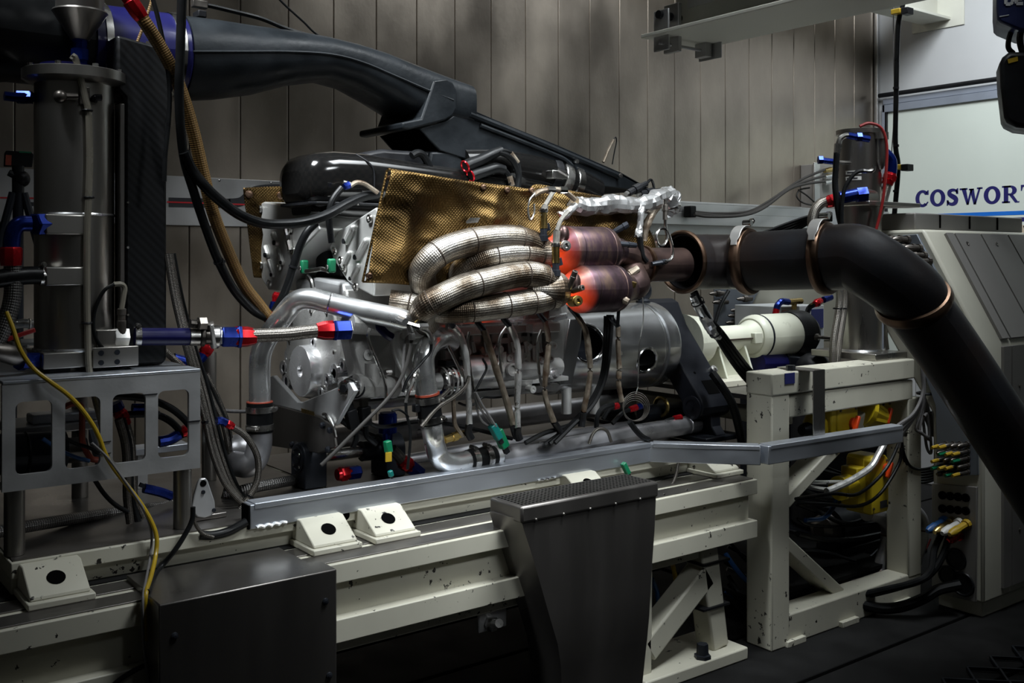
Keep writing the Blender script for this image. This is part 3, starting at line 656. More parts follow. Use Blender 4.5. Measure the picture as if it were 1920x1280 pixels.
# stainless air chute
chd = thing('air_chute', 'tapering dark stainless chute with perforated top rim hung over the bed', 'chute', P(1110, 1280, 2.3))
YC = 2.33
rows = [(0, 977, 1231), (0.012, 977, 1231)]
prof = [(985, 977, 1231, 914), (1010, 984, 1230, 938), (1060, 1000, 1228, 985), (1110, 1015, 1224, 1040), (1160, 1030, 1221, 1095), (1215, 1046, 1218, 1150), (1250, 1052, 1214, 1200), (1330, 1054, 1205, 1290)]
rg = []
for i, (yl, xl_, xr_, yr) in enumerate(prof):
    yy = YC + [0, 0.0, 0.0, 0.004, 0.008, 0.012, 0.03, 0.05][i]
    A, B = P(xl_, yl, yy), P(xr_, yr, yy)
    z = (A.z + B.z) / 2; A.z = B.z = z
    bk = [0.10, 0.10, 0.13, 0.16, 0.19, 0.2, 0.2, 0.2][i]
    rg.append([A, B, B + V((0, 0.13, 0)), A + V((-0.02 + 0 * bk, 0.13, 0))])
MB().loft(rg, True).build('chute_body', 'stainless_dark', chd, 0.003, 20)
A, B = P(972, 962, YC - 0.006), P(1233, 893, YC - 0.006)
z0 = (rg[0][0].z); 
MB().box((rg[0][0].x - 0.004, YC - 0.007, z0 - 0.012), (rg[0][1].x + 0.004, YC + 0.15, z0 + 0.038)).build('top_rim', 'stainless_dark', chd, 0.008)
mesh_ = MB()
xx = rg[0][0].x + 0.01; n_ = 0
while xx < rg[0][1].x - 0.01:
    for k in range(8):
        mesh_.add([(xx, YC + 0.01 + k * 0.016, z0 + 0.0385), (xx + 0.008, YC + 0.01 + k * 0.016, z0 + 0.0385), (xx + 0.008, YC + 0.02 + k * 0.016, z0 + 0.0385), (xx, YC + 0.02 + k * 0.016, z0 + 0.0385)], [(0, 1, 2, 3)])
    xx += 0.014
o = mesh_.build('perforation', 'void_black', chd); o['kind'] = 'stuff'
for k in range(7):
    x = rg[0][0].x + 0.05 + k * 0.105
    MB().lathe((x, YC - 0.007, z0 - 0.006), (0, -1, 0), [(0, 0.004), (0.004, 0.003)], 8).build('rivet', 'stainless', chd)

# ================================================================ RIGHT SUPPORT FRAME
fr = thing('dyno_frame', 'chipped cream tube frame with diagonal braces carrying the brake and the steel tower', 'frame', (3.5, 2.7, 0.0))
xp = P(1447, 1200, YB).x
MB().box((xp, YB, 0.0), (xp + 0.105, YB + 0.12, 0.945)).build('post', 'cream', fr, 0.006)
MB().box((xp - 0.003, YB - 0.003, 0.943), (3.985, YB + 0.12, 1.026)).build('top_beam', 'cream', fr, 0.006)
MB().box((xp + 0.105, YB + 0.004, 0.853), (3.985, YB + 0.11, 0.938)).build('second_beam', 'cream', fr, 0.006)
MB().box((xp + 0.1, YB + 0.006, 0.0), (4.05, YB + 0.11, 0.115)).build('bottom_beam', 'cream', fr, 0.006)
MB().box((3.95, YB + 0.004, 0.10), (4.05, YB + 0.11, 0.86)).build('post', 'cream', fr, 0.006)
yb = YB + 0.10
A, B = P(1706, 725, YB), P(1492, 968, YB)
MB().bar((A.x + 0.02, yb, A.z + 0.02), (xp + 0.10, yb, P(1488, 965, YB).z), 0.05, 0.10, YA).build('brace', 'cream', fr, 0.006)
MB().bar((xp + 0.09, yb, P(1490, 1000, YB).z), (P(1600, 1160, YB).x, yb, 0.10), 0.05, 0.10, YA).build('brace', 'cream', fr, 0.006)
MB().box((xp + 0.17, YB + 0.11, 0.80), (xp + 0.27, 3.40, 0.852)).build('end_beam', 'cream', fr, 0.006)
MB().box((xp + 0.17, 3.4, 0.0), (xp + 0.27, 3.5, 0.845)).build('post', 'cream', fr, 0.006)
MB().box((xp + 0.1, 3.4, 0.853), (3.985, 3.5, 1.02)).build('rear_beam', 'cream', fr, 0.006)
MB().box((xp + 0.11, YB + 0.12, 0.90), (3.985, 3.40, 0.918)).build('deck', 'stainless_dark', fr)
MB().box((xp + 0.12, YB + 0.13, 0.115), (4.04, 3.2, 0.13)).build('tray', 'floor_plate', fr)  # dark colour stands in for the shade inside the frame
for u in (0.08, 0.42, 0.8):
    MB().box((xp + u, YB - 0.012, 0.0), (xp + u + 0.11, YB + 0.05, 0.022)).build('shim', 'cream', fr, 0.002)
q = P(1480, 708, YB - 0.003)
MB().box((q.x - 0.028, YB - 0.0055, q.z - 0.022), (q.x + 0.03, YB - 0.003, q.z + 0.018)).build('maker_plate', 'label_blue', fr)
mbx = MB(); random.seed(3)
for (u, v, sx, sz) in ((1453, 706, 0.02, 0.018), (1463, 705, 0.012, 0.014)):
    pass
MB().lathe((xp + 0.15, YB + 0.03, 1.026), ZA, [(0, 0.018), (0.02, 0.018)], 6).build('bolt', 'black_metal', fr)
# stainless strap hooked over the beam, holding the trunking
sp_ = thing('hanger_strap', 'bent stainless strap hooked over the cream beam holding the trunking', 'strap', (3.2, 2.35, 0.79))
xs0 = P(1525, 800, 2.352).x
MB().box((xs0, 2.350, 0.78), (xs0 + 0.07, 2.356, 1.034)).box((xs0, 2.350, 1.029), (xs0 + 0.07, 2.52, 1.034)).build('strap', 'stainless', sp_, 0.002)
# floor grating at the lower right
gq = PZ(1870, 1255, 0.0)
gr = thing('floor_grating', 'expanded metal floor grating at the bottom right corner', 'grating', (gq.x, gq.y, 0.0))
g0 = V((3.05, 1.22, 0.004))
for k in range(9):
    mbx = MB()
    for j in range(14):
        a = g0 + V((j * 0.16 + (0.08 if k % 2 else 0), k * 0.075, 0.006)); 
        mbx.bar(a, a + V((0.085, 0.075, 0)), 0.007, 0.012); mbx.bar(a + V((0.16, 0, 0)), a + V((0.085, 0.075, 0)), 0.007, 0.012)
    mbx.build('strand_row', 'black_metal', gr)
# ================================================================ helpers for hoses and fittings
def hose(name, label, pts, r, mat, cat='hose', group=None, n=9, parent=None, res=6):
    o = MB().tube(pts, r, n, res=res).build(name, mat, parent)
    if parent is None: tag(o, label, cat, group)
    return o
def fit(root, p, d, r, mat, L, name='fitting', hexy=True):
    """threaded hose fitting: collar, hexagon, taper"""
    p, d = V(p), V(d).normalized()
    m = MB().lathe(p, d, [(0, r * 0.9), (L * 0.18, r * 1.02), (L * 0.2, r * 1.02)], 16)
    m.lathe(p + d * L * 0.2, d, [(0, r * 1.12), (L * 0.03, r * 1.18), (L * 0.42, r * 1.18), (L * 0.45, r * 1.12)], 6 if hexy else 16)
    m.lathe(p + d * L * 0.65, d, [(0, r * 1.05), (L * 0.35, r * 0.92)], 16)
    return m.build(name, mat, root, 0.0008)
def band(root, p, d, r, wdt, mat='clamp_steel', name='hose_clamp', screw=None):
    p, d = V(p), V(d).normalized()
    o = MB().lathe(p - d * wdt / 2, d, [(0, r), (0.0005, r + 0.002), (wdt - 0.0005, r + 0.002), (wdt, r)], 24, False).build(name, mat, root)
    if screw is not None:
        sd = V(screw).normalized(); q = p + sd * (r + 0.006); t = d.cross(sd).normalized()
        MB().lathe(q - t * 0.014, t, [(0, 0.007), (0.028, 0.007)], 8).lathe(q + t * 0.014, t, [(0, 0.005), (0.01, 0.005)], 6).build('clamp_screw', mat, o)
    return o
def tie(root, p, d, r, mat='black_plastic'):
    p, d = V(p), V(d).normalized(); u, b = frame(d)
    return MB().lathe(p - d * 0.003, d, [(0, r), (0.0003, r + 0.0015), (0.0057, r + 0.0015), (0.006, r)], 14, False).box(p + u * (r + 0.004) - V((0.004, 0.004, 0.004)), p + u * (r + 0.004) + V((0.004, 0.004, 0.004))).build('cable_tie', mat, root)

# ================================================================ EXHAUST EXTRACTION DUCT
ed = thing('extraction_duct', 'dark heat-stained exhaust extraction duct with bronze clamps bending down to the right', 'duct', PD(1890, 960, 3.5))
def hollow(mb, path, r, n=36, t=0.006):
    ps = spline(path, 8); m = len(ps)
    tg = [(ps[min(i + 1, m - 1)] - ps[max(i - 1, 0)]).normalized() for i in range(m)]
    u, b = frame(tg[0]); ro, ri = [], []
    for i in range(m):
        if i: u = (tg[i - 1].rotation_difference(tg[i]) @ u).normalized()
        b = tg[i].cross(u).normalized()
        cs = [(u * math.cos(a) + b * math.sin(a)) for a in [2 * math.pi * k / n for k in range(n)]]
        ro.append([ps[i] + q * r for q in cs]); ri.append([ps[i] + q * (r - t) for q in cs])
    mb.loft(ro[::-1] + ri, False); return tg, ps
m0 = PD(1281, 491, 3.70); r1c = PD(1403, 490, 3.725); r2c = PD(1548, 484, 3.54)
ax12 = (r2c - r1c).normalized()
mb = MB(); hollow(mb, [m0, m0 + XA * 0.05, m0 + XA * 0.10 + V((0, -0.008, 0)), (m0 + XA * 0.10) * 0.25 + (r1c - ax12 * 0.04) * 0.75 + V((0.03, 0.015, 0)), r1c - ax12 * 0.03, r1c], 0.101)
o = mb.build('inlet_bend', 'dark_duct', ed)
MB().lathe(m0 + XA * -0.012, XA, [(0.012, 0.100), (0.0, 0.104), (-0.002, 0.110), (0.004, 0.1155), (0.012, 0.1155), (0.018, 0.110), (0.024, 0.101)], 40, False).build('inlet_rim', 'bronze', ed)
mb = MB(); hollow(mb, [r1c, (r1c + r2c) / 2, r2c], 0.1065); mb.build('straight_section', 'dark_duct', ed)
r3c = PD(1713, 566, 3.46)
ax3 = (V((c_ * 0.42 + s_ * 0.42, s_ * 0.42 - c_ * 0.42, -0.78))).normalized()
e1 = r2c + ax12 * 0.10; 
mb = MB(); hollow(mb, [r2c, e1, PD(1637, 500, 3.44), PD(1682, 530, 3.435), r3c - ax3 * 0.03, r3c], 0.113); mb.build('elbow', 'dark_duct', ed)
mb = MB(); hollow(mb, [r3c, PD(1774, 650, 3.5), PD(1856, 774, 3.5), PD(1940, 903, 3.5), PD(2060, 1088, 3.5), PD(2120, 1180, 3.5)], 0.108); mb.build('down_pipe', 'dark_duct', ed)
def vclamp(c, ax, R, a0, a1, lev=1):
    c, ax = V(c), V(ax).normalized()
    up = (ZA - ax * ZA.dot(ax)).normalized(); sd = ax.cross(up).normalized()
    if sd.dot(V((-c_, -s_, 0))) < 0: sd = -sd                       # towards the viewer
    rp = MB().lathe(c, ax, [(-0.022, R), (-0.019, R + 0.010), (-0.006, R + 0.016), (0.006, R + 0.016), (0.017, R + 0.010), (0.020, R)], 44, False).build('vee_band', 'bronze', ed)
    D = lambda a: up * math.cos(math.radians(a)) + sd * math.sin(math.radians(a))
    rg = []
    for k in range(9):
        a = a0 + (a1 - a0) * k / 8; e = 0.020 + 0.012 * math.sin(math.pi * (1 - k / 8) * 0.9); wd = 0.020 if k < 7 else 0.012
        rg.append([c + D(a) * (R + e - 0.004) - ax * wd, c + D(a) * (R + e - 0.004) + ax * wd, c + D(a) * (R + e) + ax * wd, c + D(a) * (R + e) - ax * wd])
    MB().loft(rg).build('lever', 'clamp_matte', rp, 0.002)
    q = c + D(a0 - 10) * (R + 0.032)
    tt = D(a0 + 80)
    MB().cyl(q - ax * 0.016, q + ax * 0.016, 0.012, n=12).cyl(q, q + D(a0 - 85) * 0.05, 0.005, n=8).lathe(q + D(a0 - 85) * 0.03, D(a0 - 85), [(0, 0.011), (0.012, 0.011)], 6).build('trunnion_bolt', 'clamp_steel', rp)
    return rp
vclamp(r1c, ax12, 0.108, 8, 62); vclamp(r2c, ax12, 0.114, 8, 62); vclamp(r3c, ax3, 0.113, -62, -20)

# ================================================================ STEEL TOWER (swirl pot)
tw = thing('swirl_tower', 'upright stainless cylinder tower standing on the cream frame behind the duct', 'tank', (3.86, 2.6, 1.026))
tc = P(1612, 480, 2.62); tx, ty = tc.x, tc.y
TR = 0.091
MB().cyl((tx, ty, 1.05), (tx, ty, 1.985), TR, n=40).build('cylinder', 'stainless', tw)
MB().lathe((tx, ty, 1.985), ZA, [(0, TR), (0.002, TR + 0.008), (0.022, TR + 0.008), (0.024, TR)], 40).build('top_cap', 'stainless', tw)
MB().box((tx - 0.14, ty - 0.17, 1.0265), (3.985, ty + 0.15, 1.055)).build('base_plate', 'stainless', tw, 0.003)
MB().prism([(tx + 0.085, ty - 0.07, 1.055), (tx + 0.115, ty - 0.07, 1.055), (tx + 0.085, ty - 0.07, 1.20)], (0, 0.008, 0)).build('gusset', 'stainless', tw)
MB().torus((tx, ty, 1.056), ZA, TR + 0.002, 0.006, 36, 6).build('weld', 'alu', tw)
zf = P(1612, 387, 2.6).z
MB().prism([(tx - 0.11, ty - 0.12, zf), (tx + 0.26, ty - 0.13, zf), (tx + 0.28, ty - 0.06, zf), (tx + 0.12, ty + 0.10, zf), (tx - 0.11, ty + 0.10, zf)], (0, 0, 0.018)).build('shelf_flange', 'stainless', tw, 0.003)
# side port with blue bent fitting and braided hose
nr = V((-c_, -s_, 0)).normalized(); rt_ = V((s_, -c_, 0)).normalized()
zp = P(1620, 366, 2.52).z
pc = V((tx, ty, zp)) + nr * 0.085
MB().cyl(pc + rt_ * 0.03 - nr * 0.02, pc - rt_ * 0.045 + nr * 0.05, 0.03, n=20).build('side_port', 'stainless', tw)
# sight bowl
bq = V((tx, ty, 0)) + nr * 0.07 + rt_ * 0.065
zb0, zb1 = P(1640, 262, 2.55).z, P(1640, 303, 2.55).z
MB().lathe(bq + V((0, 0, zb1)), ZA, [(-0.035, 0.008), (-0.03, 0.012), (0, 0.024), (zb0 - zb1, 0.026)], 20).build('sight_bowl', 'stainless', tw)
MB().lathe(bq + V((0, 0, zb0)), ZA, [(0, 0.034), (0.028, 0.034)], 20).build('bowl_cap', 'stainless', tw)
for py in (322, 333):
    q = P(1582, py, 2.6); o_ = V((tx, ty, q.z)) + nr * (TR * 0.80)
    MB().grid(lambda u, v: V((tx, ty, q.z - 0.008 + 0.016 * v)) + (nr * math.cos(-0.25 - 0.75 * u) * (TR + 0.001) + rt_ * math.sin(-0.25 - 0.75 * u) * (TR + 0.001)), 8, 1).build('name_sticker', 'label_white', tw)
    MB().grid(lambda u, v: V((tx, ty, q.z - 0.003 + 0.006 * v)) + (nr * math.cos(-0.42 - 0.5 * u) * (TR + 0.0018) + rt_ * math.sin(-0.42 - 0.5 * u) * (TR + 0.0018)), 8, 1).build('sticker_print', 'decal_grey', tw)
td = 4.30
bf = thing('braided_hose', 'braided hose with red and blue fittings bending off the steel tower', 'hose', PD(1525, 450, td))
MB().tube([PD(a, b, td - 0.05) for a, b in ((1574, 371), (1612, 363), (1616, 362))], 0.027, 14).build('elbow_fitting', 'blue_anod', bf)
MB().lathe(PD(1619, 364, td - 0.05), rt_ + V((0, 0, 0.1)), [(-0.03, 0.034), (0.012, 0.034)], 6).build('swivel_nut', 'blue_anod', bf, 0.002)
fit(bf, PD(1568, 374, td - 0.05), PD(1550, 379, td - 0.05) - PD(1568, 374, td - 0.05), 0.026, 'red_anod', 0.045, 'red_socket')
MB().tube([PD(a, b, td - 0.05) for a, b in ((1552, 376), (1538, 382), (1527, 396), (1523, 415), (1527, 434), (1545, 455))], 0.021, 12).build('hose', 'braid', bf)
bf = thing('braided_hose', 'red and blue fitted hose bending down the right side of the steel tower', 'hose', PD(1655, 380, td))
MB().tube([PD(a, b, td + 0.1) for a, b in ((1650, 287), (1660, 288), (1671, 302), (1671, 325))], 0.024, 12).build('elbow_fitting', 'blue_anod', bf)
fit(bf, PD(1671, 323, td + 0.1), PD(1663, 347, td + 0.1) - PD(1671, 323, td + 0.1), 0.025, 'red_anod', 0.055, 'red_socket')
MB().tube([PD(a, b, td + 0.1) for a, b in ((1665, 342), (1657, 372), (1646, 405), (1636, 450))], 0.019, 10).build('hose', 'braid', bf)
tb_ = thing('breather_hose', 'black breather hose with steel and blue elbow down the left of the tower', 'hose', PD(1572, 430, td))
MB().tube([PD(a, b, td - 0.1) for a, b in ((1572, 272), (1575, 261), (1583, 255), (1590, 254))], 0.012, 10).build('steel_elbow', 'clamp_steel', tb_)
MB().tube([PD(1590, 254, td - 0.1), PD(1630, 261, td - 0.1)], 0.014, 10, False).build('fitting', 'blue_anod', tb_)
MB().lathe(PD(1606, 257, td - 0.1), rt_, [(0, 0.019), (0.02, 0.019)], 6).build('nut', 'blue_anod', tb_)
MB().cyl(PD(1572, 270, td - 0.1), PD(1569, 288, td - 0.1), 0.017, 0.013, n=6).build('ferrule', 'clamp_steel', tb_)
MB().tube([PD(a, b, td - 0.1) for a, b in ((1569, 286), (1567, 320), (1566, 350), (1571, 390), (1577, 420), (1590, 450))], 0.0125, 10).build('hose', 'rubber', tb_)
tb_ = thing('drain_hose', 'thin black drain hose curving from the sight bowl on the tower', 'hose', PD(1580, 400, td - 0.12))
MB().tube([PD(a, b, td - 0.12) for a, b in ((1637, 318), (1632, 321), (1620, 320), (1606, 323), (1592, 338), (1582, 360), (1578, 400), (1580, 440))], 0.0085, 8).build('hose', 'rubber', tb_)
MB().tube([PD(a, b, td - 0.12) for a, b in ((1639, 310), (1637, 318), (1630, 321), (1618, 320))], 0.009, 8).build('steel_elbow', 'clamp_steel', tb_)
hose('red_hose', 'thin dark red hose looping over the top of the tower', [PD(a, b, td) for a, b in ((1612, 237), (1630, 231), (1652, 240), (1662, 268), (1662, 310), (1656, 370), (1648, 410), (1640, 440))], 0.0065, 'red_cable')
bl = thing('blue_tap', 'small blue bleed fitting on the left side of the steel tower', 'fitting', PD(1546, 300, td))
MB().tube([PD(1536, 300, td), PD(1562, 303, td)], 0.013, 10, False).lathe(PD(1534, 300, td), rt_, [(0, 0.018), (0.018, 0.018)], 6).build('body', 'blue_anod', bl)
MB().tube([PD(1560, 303, td), PD(1600, 306, td + 0.1)], 0.009, 8, False).build('stem', 'clamp_steel', bl)

# junction box on the wall channel with cables
jb = thing('junction_box', 'grey instrument junction box standing on the wall channel left of the tower', 'box', P(1540, 385, 4.42))
q0, q1 = P(1518, 383, 4.42), P(1562, 312, 4.42)
MB().box((q0.x, 4.38, 1.80), (q1.x, 4.495, q1.z)).build('case', 'grey_panel', jb, 0.003)
MB().box((q0.x - 0.01, 4.37, 1.80), (q0.x + 0.05, 4.385, q1.z + 0.01)).box((q1.x - 0.04, 4.37, 1.80), (q1.x + 0.01, 4.385, q1.z + 0.01)).build('mounting_ear', 'strip_metal', jb, 0.002)
for k, yy in enumerate((318, 330, 341)):
    a = P(1558, yy, 4.35); MB().cyl(a, P(1546, yy + 2, 4.35), 0.02, 0.016, n=10).build('plug', ['brass', 'clamp_steel', 'clamp_steel'][k], jb)
hose('sensor_cable', 'upper grey sensor cable sagging from the junction box to the wall channel', [P(a, b, 4.32) for a, b in ((1546, 318), (1500, 338), (1440, 378), (1400, 397), (1340, 400), (1302, 397))], 0.009, 'dark_cable', 'cable', 'cables along the wall channel')
hose('sensor_cable', 'middle grey sensor cable sagging from the junction box to the wall channel', [P(a, b, 4.30) for a, b in ((1546, 329), (1490, 348), (1440, 383), (1395, 402), (1345, 404), (1302, 400))], 0.009, 'dark_cable', 'cable', 'cables along the wall channel')
hose('sensor_cable', 'lowest grey sensor cable sagging from the junction box to the wall channel', [P(a, b, 4.28) for a, b in ((1546, 340), (1510, 345), (1478, 356), (1430, 391), (1390, 404), (1330, 406), (1302, 402))], 0.009, 'dark_cable', 'cable', 'cables along the wall channel')
hose('sensor_cable', 'thin looped grey cable in front of the junction box', [P(a, b, 4.3) for a, b in ((1518, 352), (1500, 356), (1494, 368), (1506, 380), (1530, 384), (1515, 368), (1497, 356))], 0.006, 'dark_cable', 'cable')
cg = MB().box(P(1295, 404, 4.30) + V((0, 0, -0.01)), P(1306, 392, 4.30) + V((0, 0.06, 0.02))).build('cable_gland', 'rubber', None, 0.006); tag(cg, 'black rubber cable gland where cables enter the wall channel', 'gland')
for k in range(5):
    hose('loom_cable', ['uppermost', 'second', 'third', 'fourth', 'lowest'][k] + ' black loom cable running from behind the duct up to the wall channel', [PD(a, b + 3 * k, 5.2 + 0.02 * k) for a, b in ((1560, 400), (1520, 405), (1480, 418 + 2 * k), (1430, 437), (1405, 447), (1390, 470))], 0.009, 'rubber', 'cable', 'black cables behind the duct')

# ================================================================ BRAKE SHAFT GUARD
YC2, ZC = 2.98, 1.103
gd = thing('shaft_guard', 'white painted drive shaft guard with drum end on cream pedestal', 'guard', (3.5, YC2, 0.92))
MB().cyl((3.17, YC2, ZC), (3.27, YC2, ZC), 0.115, 0.10, n=36).build('coupling_cover', 'white_paint', gd, 0.012)
MB().lathe((3.24, YC2, ZC), XA, [(0, 0.056), (0.30, 0.056), (0.32, 0.060), (0.36, 0.075), (0.385, 0.08)], 32).build('tube', 'white_paint', gd)
MB().lathe((3.60, YC2, ZC), XA, [(0, 0.082), (0.012, 0.094), (0.03, 0.098), (0.26, 0.098)], 40).build('drum', 'white_paint', gd)
MB().lathe((3.64, YC2, ZC), XA, [(0, 0.099), (0.006, 0.1005), (0.012, 0.099)], 40, False).build('band', 'black_metal', gd)
MB().box((3.26, YC2 - 0.066, ZC - 0.003), (3.86, YC2 - 0.05, ZC + 0.003)).build('split_line', 'seam', gd)
for x in (3.29, 3.54):
    MB().box((x, YC2 - 0.078, ZC - 0.024), (x + 0.05, YC2 - 0.05, ZC + 0.024)).build('hinge_lug', 'white_paint', gd, 0.004)
MB().lathe((3.86, YC2, ZC), XA, [(0, 0.103), (0.01, 0.107), (0.07, 0.107), (0.10, 0.107), (0.11, 0.098), (0.13, 0.09)], 40).build('brake_disc_cover', 'black_plastic', gd)
MB().cyl((3.93, YC2 - 0.10, ZC - 0.01), (3.96, YC2 - 0.20, ZC - 0.012), 0.008, n=10).cyl((3.93, YC2 - 0.10, ZC - 0.01), (3.935, YC2 - 0.118, ZC - 0.01), 0.016, n=8).build('speed_sensor', 'connector', gd)
for x in (3.33, 3.50):
    MB().prism([(x, YC2 - 0.05, ZC - 0.03), (x, YC2 + 0.05, ZC - 0.03), (x, YC2 + 0.10, 0.945), (x, YC2 - 0.10, 0.945)], (0.012, 0, 0)).build('pedestal_plate', 'white_paint', gd, 0.002)
MB().box((3.34, YC2 - 0.02, 0.945), (3.51, YC2 + 0.02, ZC - 0.05)).build('pedestal_web', 'white_paint', gd)
MB().box((3.22, YC2 - 0.16, 0.9185), (3.62, YC2 + 0.16, 0.945)).build('pedestal_foot', 'cream', gd, 0.003)
hose('speed_sensor_lead', 'short black lead from the sensor on the black disc cover', [(3.96, YC2 - 0.20, ZC - 0.012), (3.99, YC2 - 0.24, ZC - 0.012), (4.02, YC2 - 0.26, ZC), (4.06, YC2 - 0.2, ZC + 0.02)], 0.006, 'rubber', 'cable')
cbx = thing('control_box', 'light grey control box behind the black disc cover', 'box', (4.15, 3.15, 0.918))
a, b = P(1464, 575, 3.3), P(1545, 575, 3.3)
MB().box((a.x, 3.3, 0.9185), (b.x, 3.6, a.z)).build('case', 'pale_grey', cbx, 0.003)
MB().box((a.x + 0.02, 3.32, 0.0), (b.x - 0.02, 3.58, 0.9185)).build('pedestal', 'black_metal', cbx)
MB().box((b.x - 0.11, 3.296, a.z - 0.12), (b.x - 0.01, 3.30, a.z - 0.02)).build('display', 'label_blue', cbx)
MB().box((a.x + 0.01, 3.297, a.z - 0.04), (a.x + 0.06, 3.30, a.z - 0.02)).build('warning_label', 'rust_red', cbx)
fx = thing('pipe_tee', 'brass tee with blue elbow and red socket on top of the control box', 'fitting', P(1490, 572, 3.3))
MB().tube([P(1478, 566, 3.28), P(1502, 564, 3.28)], 0.016, 10, False).cyl(P(1489, 565, 3.28), P(1489, 580, 3.28), 0.014, n=10).build('tee', 'brass', fx)
MB().tube([P(a_, b_, 3.28) for a_, b_ in ((1478, 566), (1466, 565), (1459, 571), (1456, 580))], 0.017, 10).build('elbow', 'blue_anod', fx)
MB().cyl(P(1456, 580, 3.28), P(1454, 589, 3.28), 0.017, n=10).build('socket', 'red_anod', fx)
fx = thing('hose_fitting', 'red and blue hose fitting above the right of the control box', 'fitting', P(1540, 566, 3.2))
fit(fx, P(1528, 570, 3.2), P(1545, 560, 3.2) - P(1528, 570, 3.2), 0.018, 'red_anod', 0.05, 'red_socket')
MB().tube([P(1544, 562, 3.2), P(1558, 557, 3.2)], 0.017, 10, False).build('blue_end', 'blue_anod', fx)
MB().tube([P(1530, 569, 3.2), P(1518, 576, 3.25), P(1512, 590, 3.33)], 0.014, 10).build('tail_hose', 'rubber', fx)
for k, (u, v) in enumerate(((1560, 1574), (1570, 1583))):
    h = thing('steel_hose', ['braided steel hose rising left of the tower', 'braided steel hose rising close to the tower'][k], 'hose', P(u, 690, 2.62))
    MB().tube([P(u + 2 - k * 4, 685, 2.62), P(u + 3, 640, 2.62), P(v, 570, 2.62), P(v - 2, 530, 2.62)], 0.0155, 10).build('hose', 'braid', h)
    tie(h, P((u + v) / 2 + 3, 578, 2.62), ZA, 0.017)
mo = thing('oil_pump', 'blue-capped pump body in the shadow under the shaft guard drum', 'pump', (3.6, 2.8, 0.918))
MB().cyl(P(1420, 680, 2.95), P(1465, 680, 2.95), 0.045, n=18).build('blue_cap', 'blue_silicone', mo)
MB().cyl(P(1465, 680, 2.95), P(1500, 682, 2.95), 0.05, n=14).box(P(1475, 705, 2.95), P(1500, 670, 2.85)).build('body', 'black_metal', mo, 0.004)
MB().sph(P(1525, 690, 2.8), (0.09, 0.07, 0.07)).build('rear_dome', 'black_plastic', mo)
# slanted connector cabinet in the background
cp = thing('connector_cabinet', 'slanted blue-grey connector panel in a cream housing seen beneath the duct', 'cabinet', PD(1400, 615, 5.6))
vd = V((c_, s_, 0))
MB().prism([PD(a_, b_, 5.6) for a_, b_ in ((1340, 470), (1448, 490), (1420, 550), (1390, 612), (1338, 640))], vd * 0.02).build('panel', 'panel_blue_grey', cp)
MB().prism([PD(a_, b_, 5.63) for a_, b_ in ((1450, 470), (1580, 470), (1580, 640), (1375, 640))], vd * 0.5).build('housing', 'cream_clean', cp, 0.01)
for (u, v) in ((1345, 550), (1351, 566), (1385, 581), (1380, 591), (1376, 604), (1396, 560)):
    p = PD(u, v, 5.58); dd = (-rt_ * 0.9 - vd * 0.4).normalized()
    MB().lathe(p + rt_ * 0.04, dd, [(0, 0.012), (0.03, 0.014), (0.032, 0.018), (0.055, 0.018), (0.058, 0.012), (0.085, 0.010), (0.1, 0.004)], 10).build('connector', 'connector', cp)

# ================================================================ DYNO CABINET
XC = 4.0
cb = thing('console_cabinet', 'large cream console cabinet with sloping grey slatted front at the right', 'cabinet', (4.6, 2.5, 0.0))
pf = [(2.125, 0.06), (2.125, 1.107), (2.385, 1.574), (2.80, 1.574), (2.80, 1.50), (2.345, 0.80), (2.345, 0.06)]
MB().prism([(XC, y, z) for y, z in pf], (1.25, 0, 0)).build('body', 'cream_clean', cb, 0.012)
MB().box((XC + 0.02, 2.14, 0.0), (XC + 1.22, 2.33, 0.06)).build('plinth', 'cream_clean', cb, 0.004)
up_pts = [(1540, 452), (1722, 440), (1834, 652), (1838, 884), (1760, 893), (1700, 905)]
MB().prism([PX(a_, b_, XC) + V((-0.012, 0, 0)) for a_, b_ in [(1645, 445), (1722, 439), (1834, 655), (1836, 890), (1760, 893), (1757, 760)]], (0.013, 0, 0)).build('connector_panel', 'panel_blue_grey', cb, 0.002)
MB().prism([PX(a_, b_, XC) + V((-0.012, 0, 0)) for a_, b_ in [(1750, 905), (1834, 912), (1832, 1128), (1750, 1108)]], (0.013, 0, 0)).build('socket_panel', 'grey_panel', cb, 0.002)
# sloped front: dark edge strip and slats
def front(y0, z0, y1, z1, xs, mat, nm, proud=0.012):
    n = V((0, -(z1 - z0), (y1 - y0))).normalized()
    if n.y > 0: n = -n
    for xa, xb_ in xs:
        MB().loft([[V((xa, y0, z0)), V((xb_, y0, z0)), V((xb_, y1, z1)), V((xa, y1, z1))], [V((xa, y0, z0)) + n * proud, V((xb_, y0, z0)) + n * proud, V((xb_, y1, z1)) + n * proud, V((xa, y1, z1)) + n * proud]]).build(nm, mat, cb, 0.002)
sx = [(XC + 0.14, XC + 0.20), (XC + 0.212, XC + 0.42), (XC + 0.432, XC + 0.66), (XC + 0.672, XC + 0.90), (XC + 0.912, XC + 1.2)]
front(2.13, 1.118, 2.375, 1.556, sx, 'grey_panel', 'slat')
front(2.125, 0.10, 2.125, 1.09, sx, 'grey_panel', 'slat')
for x in (XC + 0.27, XC + 0.52, XC + 0.8):
    for z in (0.32, 0.62, 0.92): MB().lathe((x, 2.113, z), (0, -1, 0), [(0, 0.008), (0.003, 0.006)], 8).build('slat_screw', 'connector', cb)
    q = V((x, 2.34, 1.515)); MB().lathe(q, (0, -0.87, 0.49), [(0, 0.012), (0.003, 0.011), (0.0031, 0.006), (0.002, 0.005)], 10).build('slat_screw', 'connector', cb)
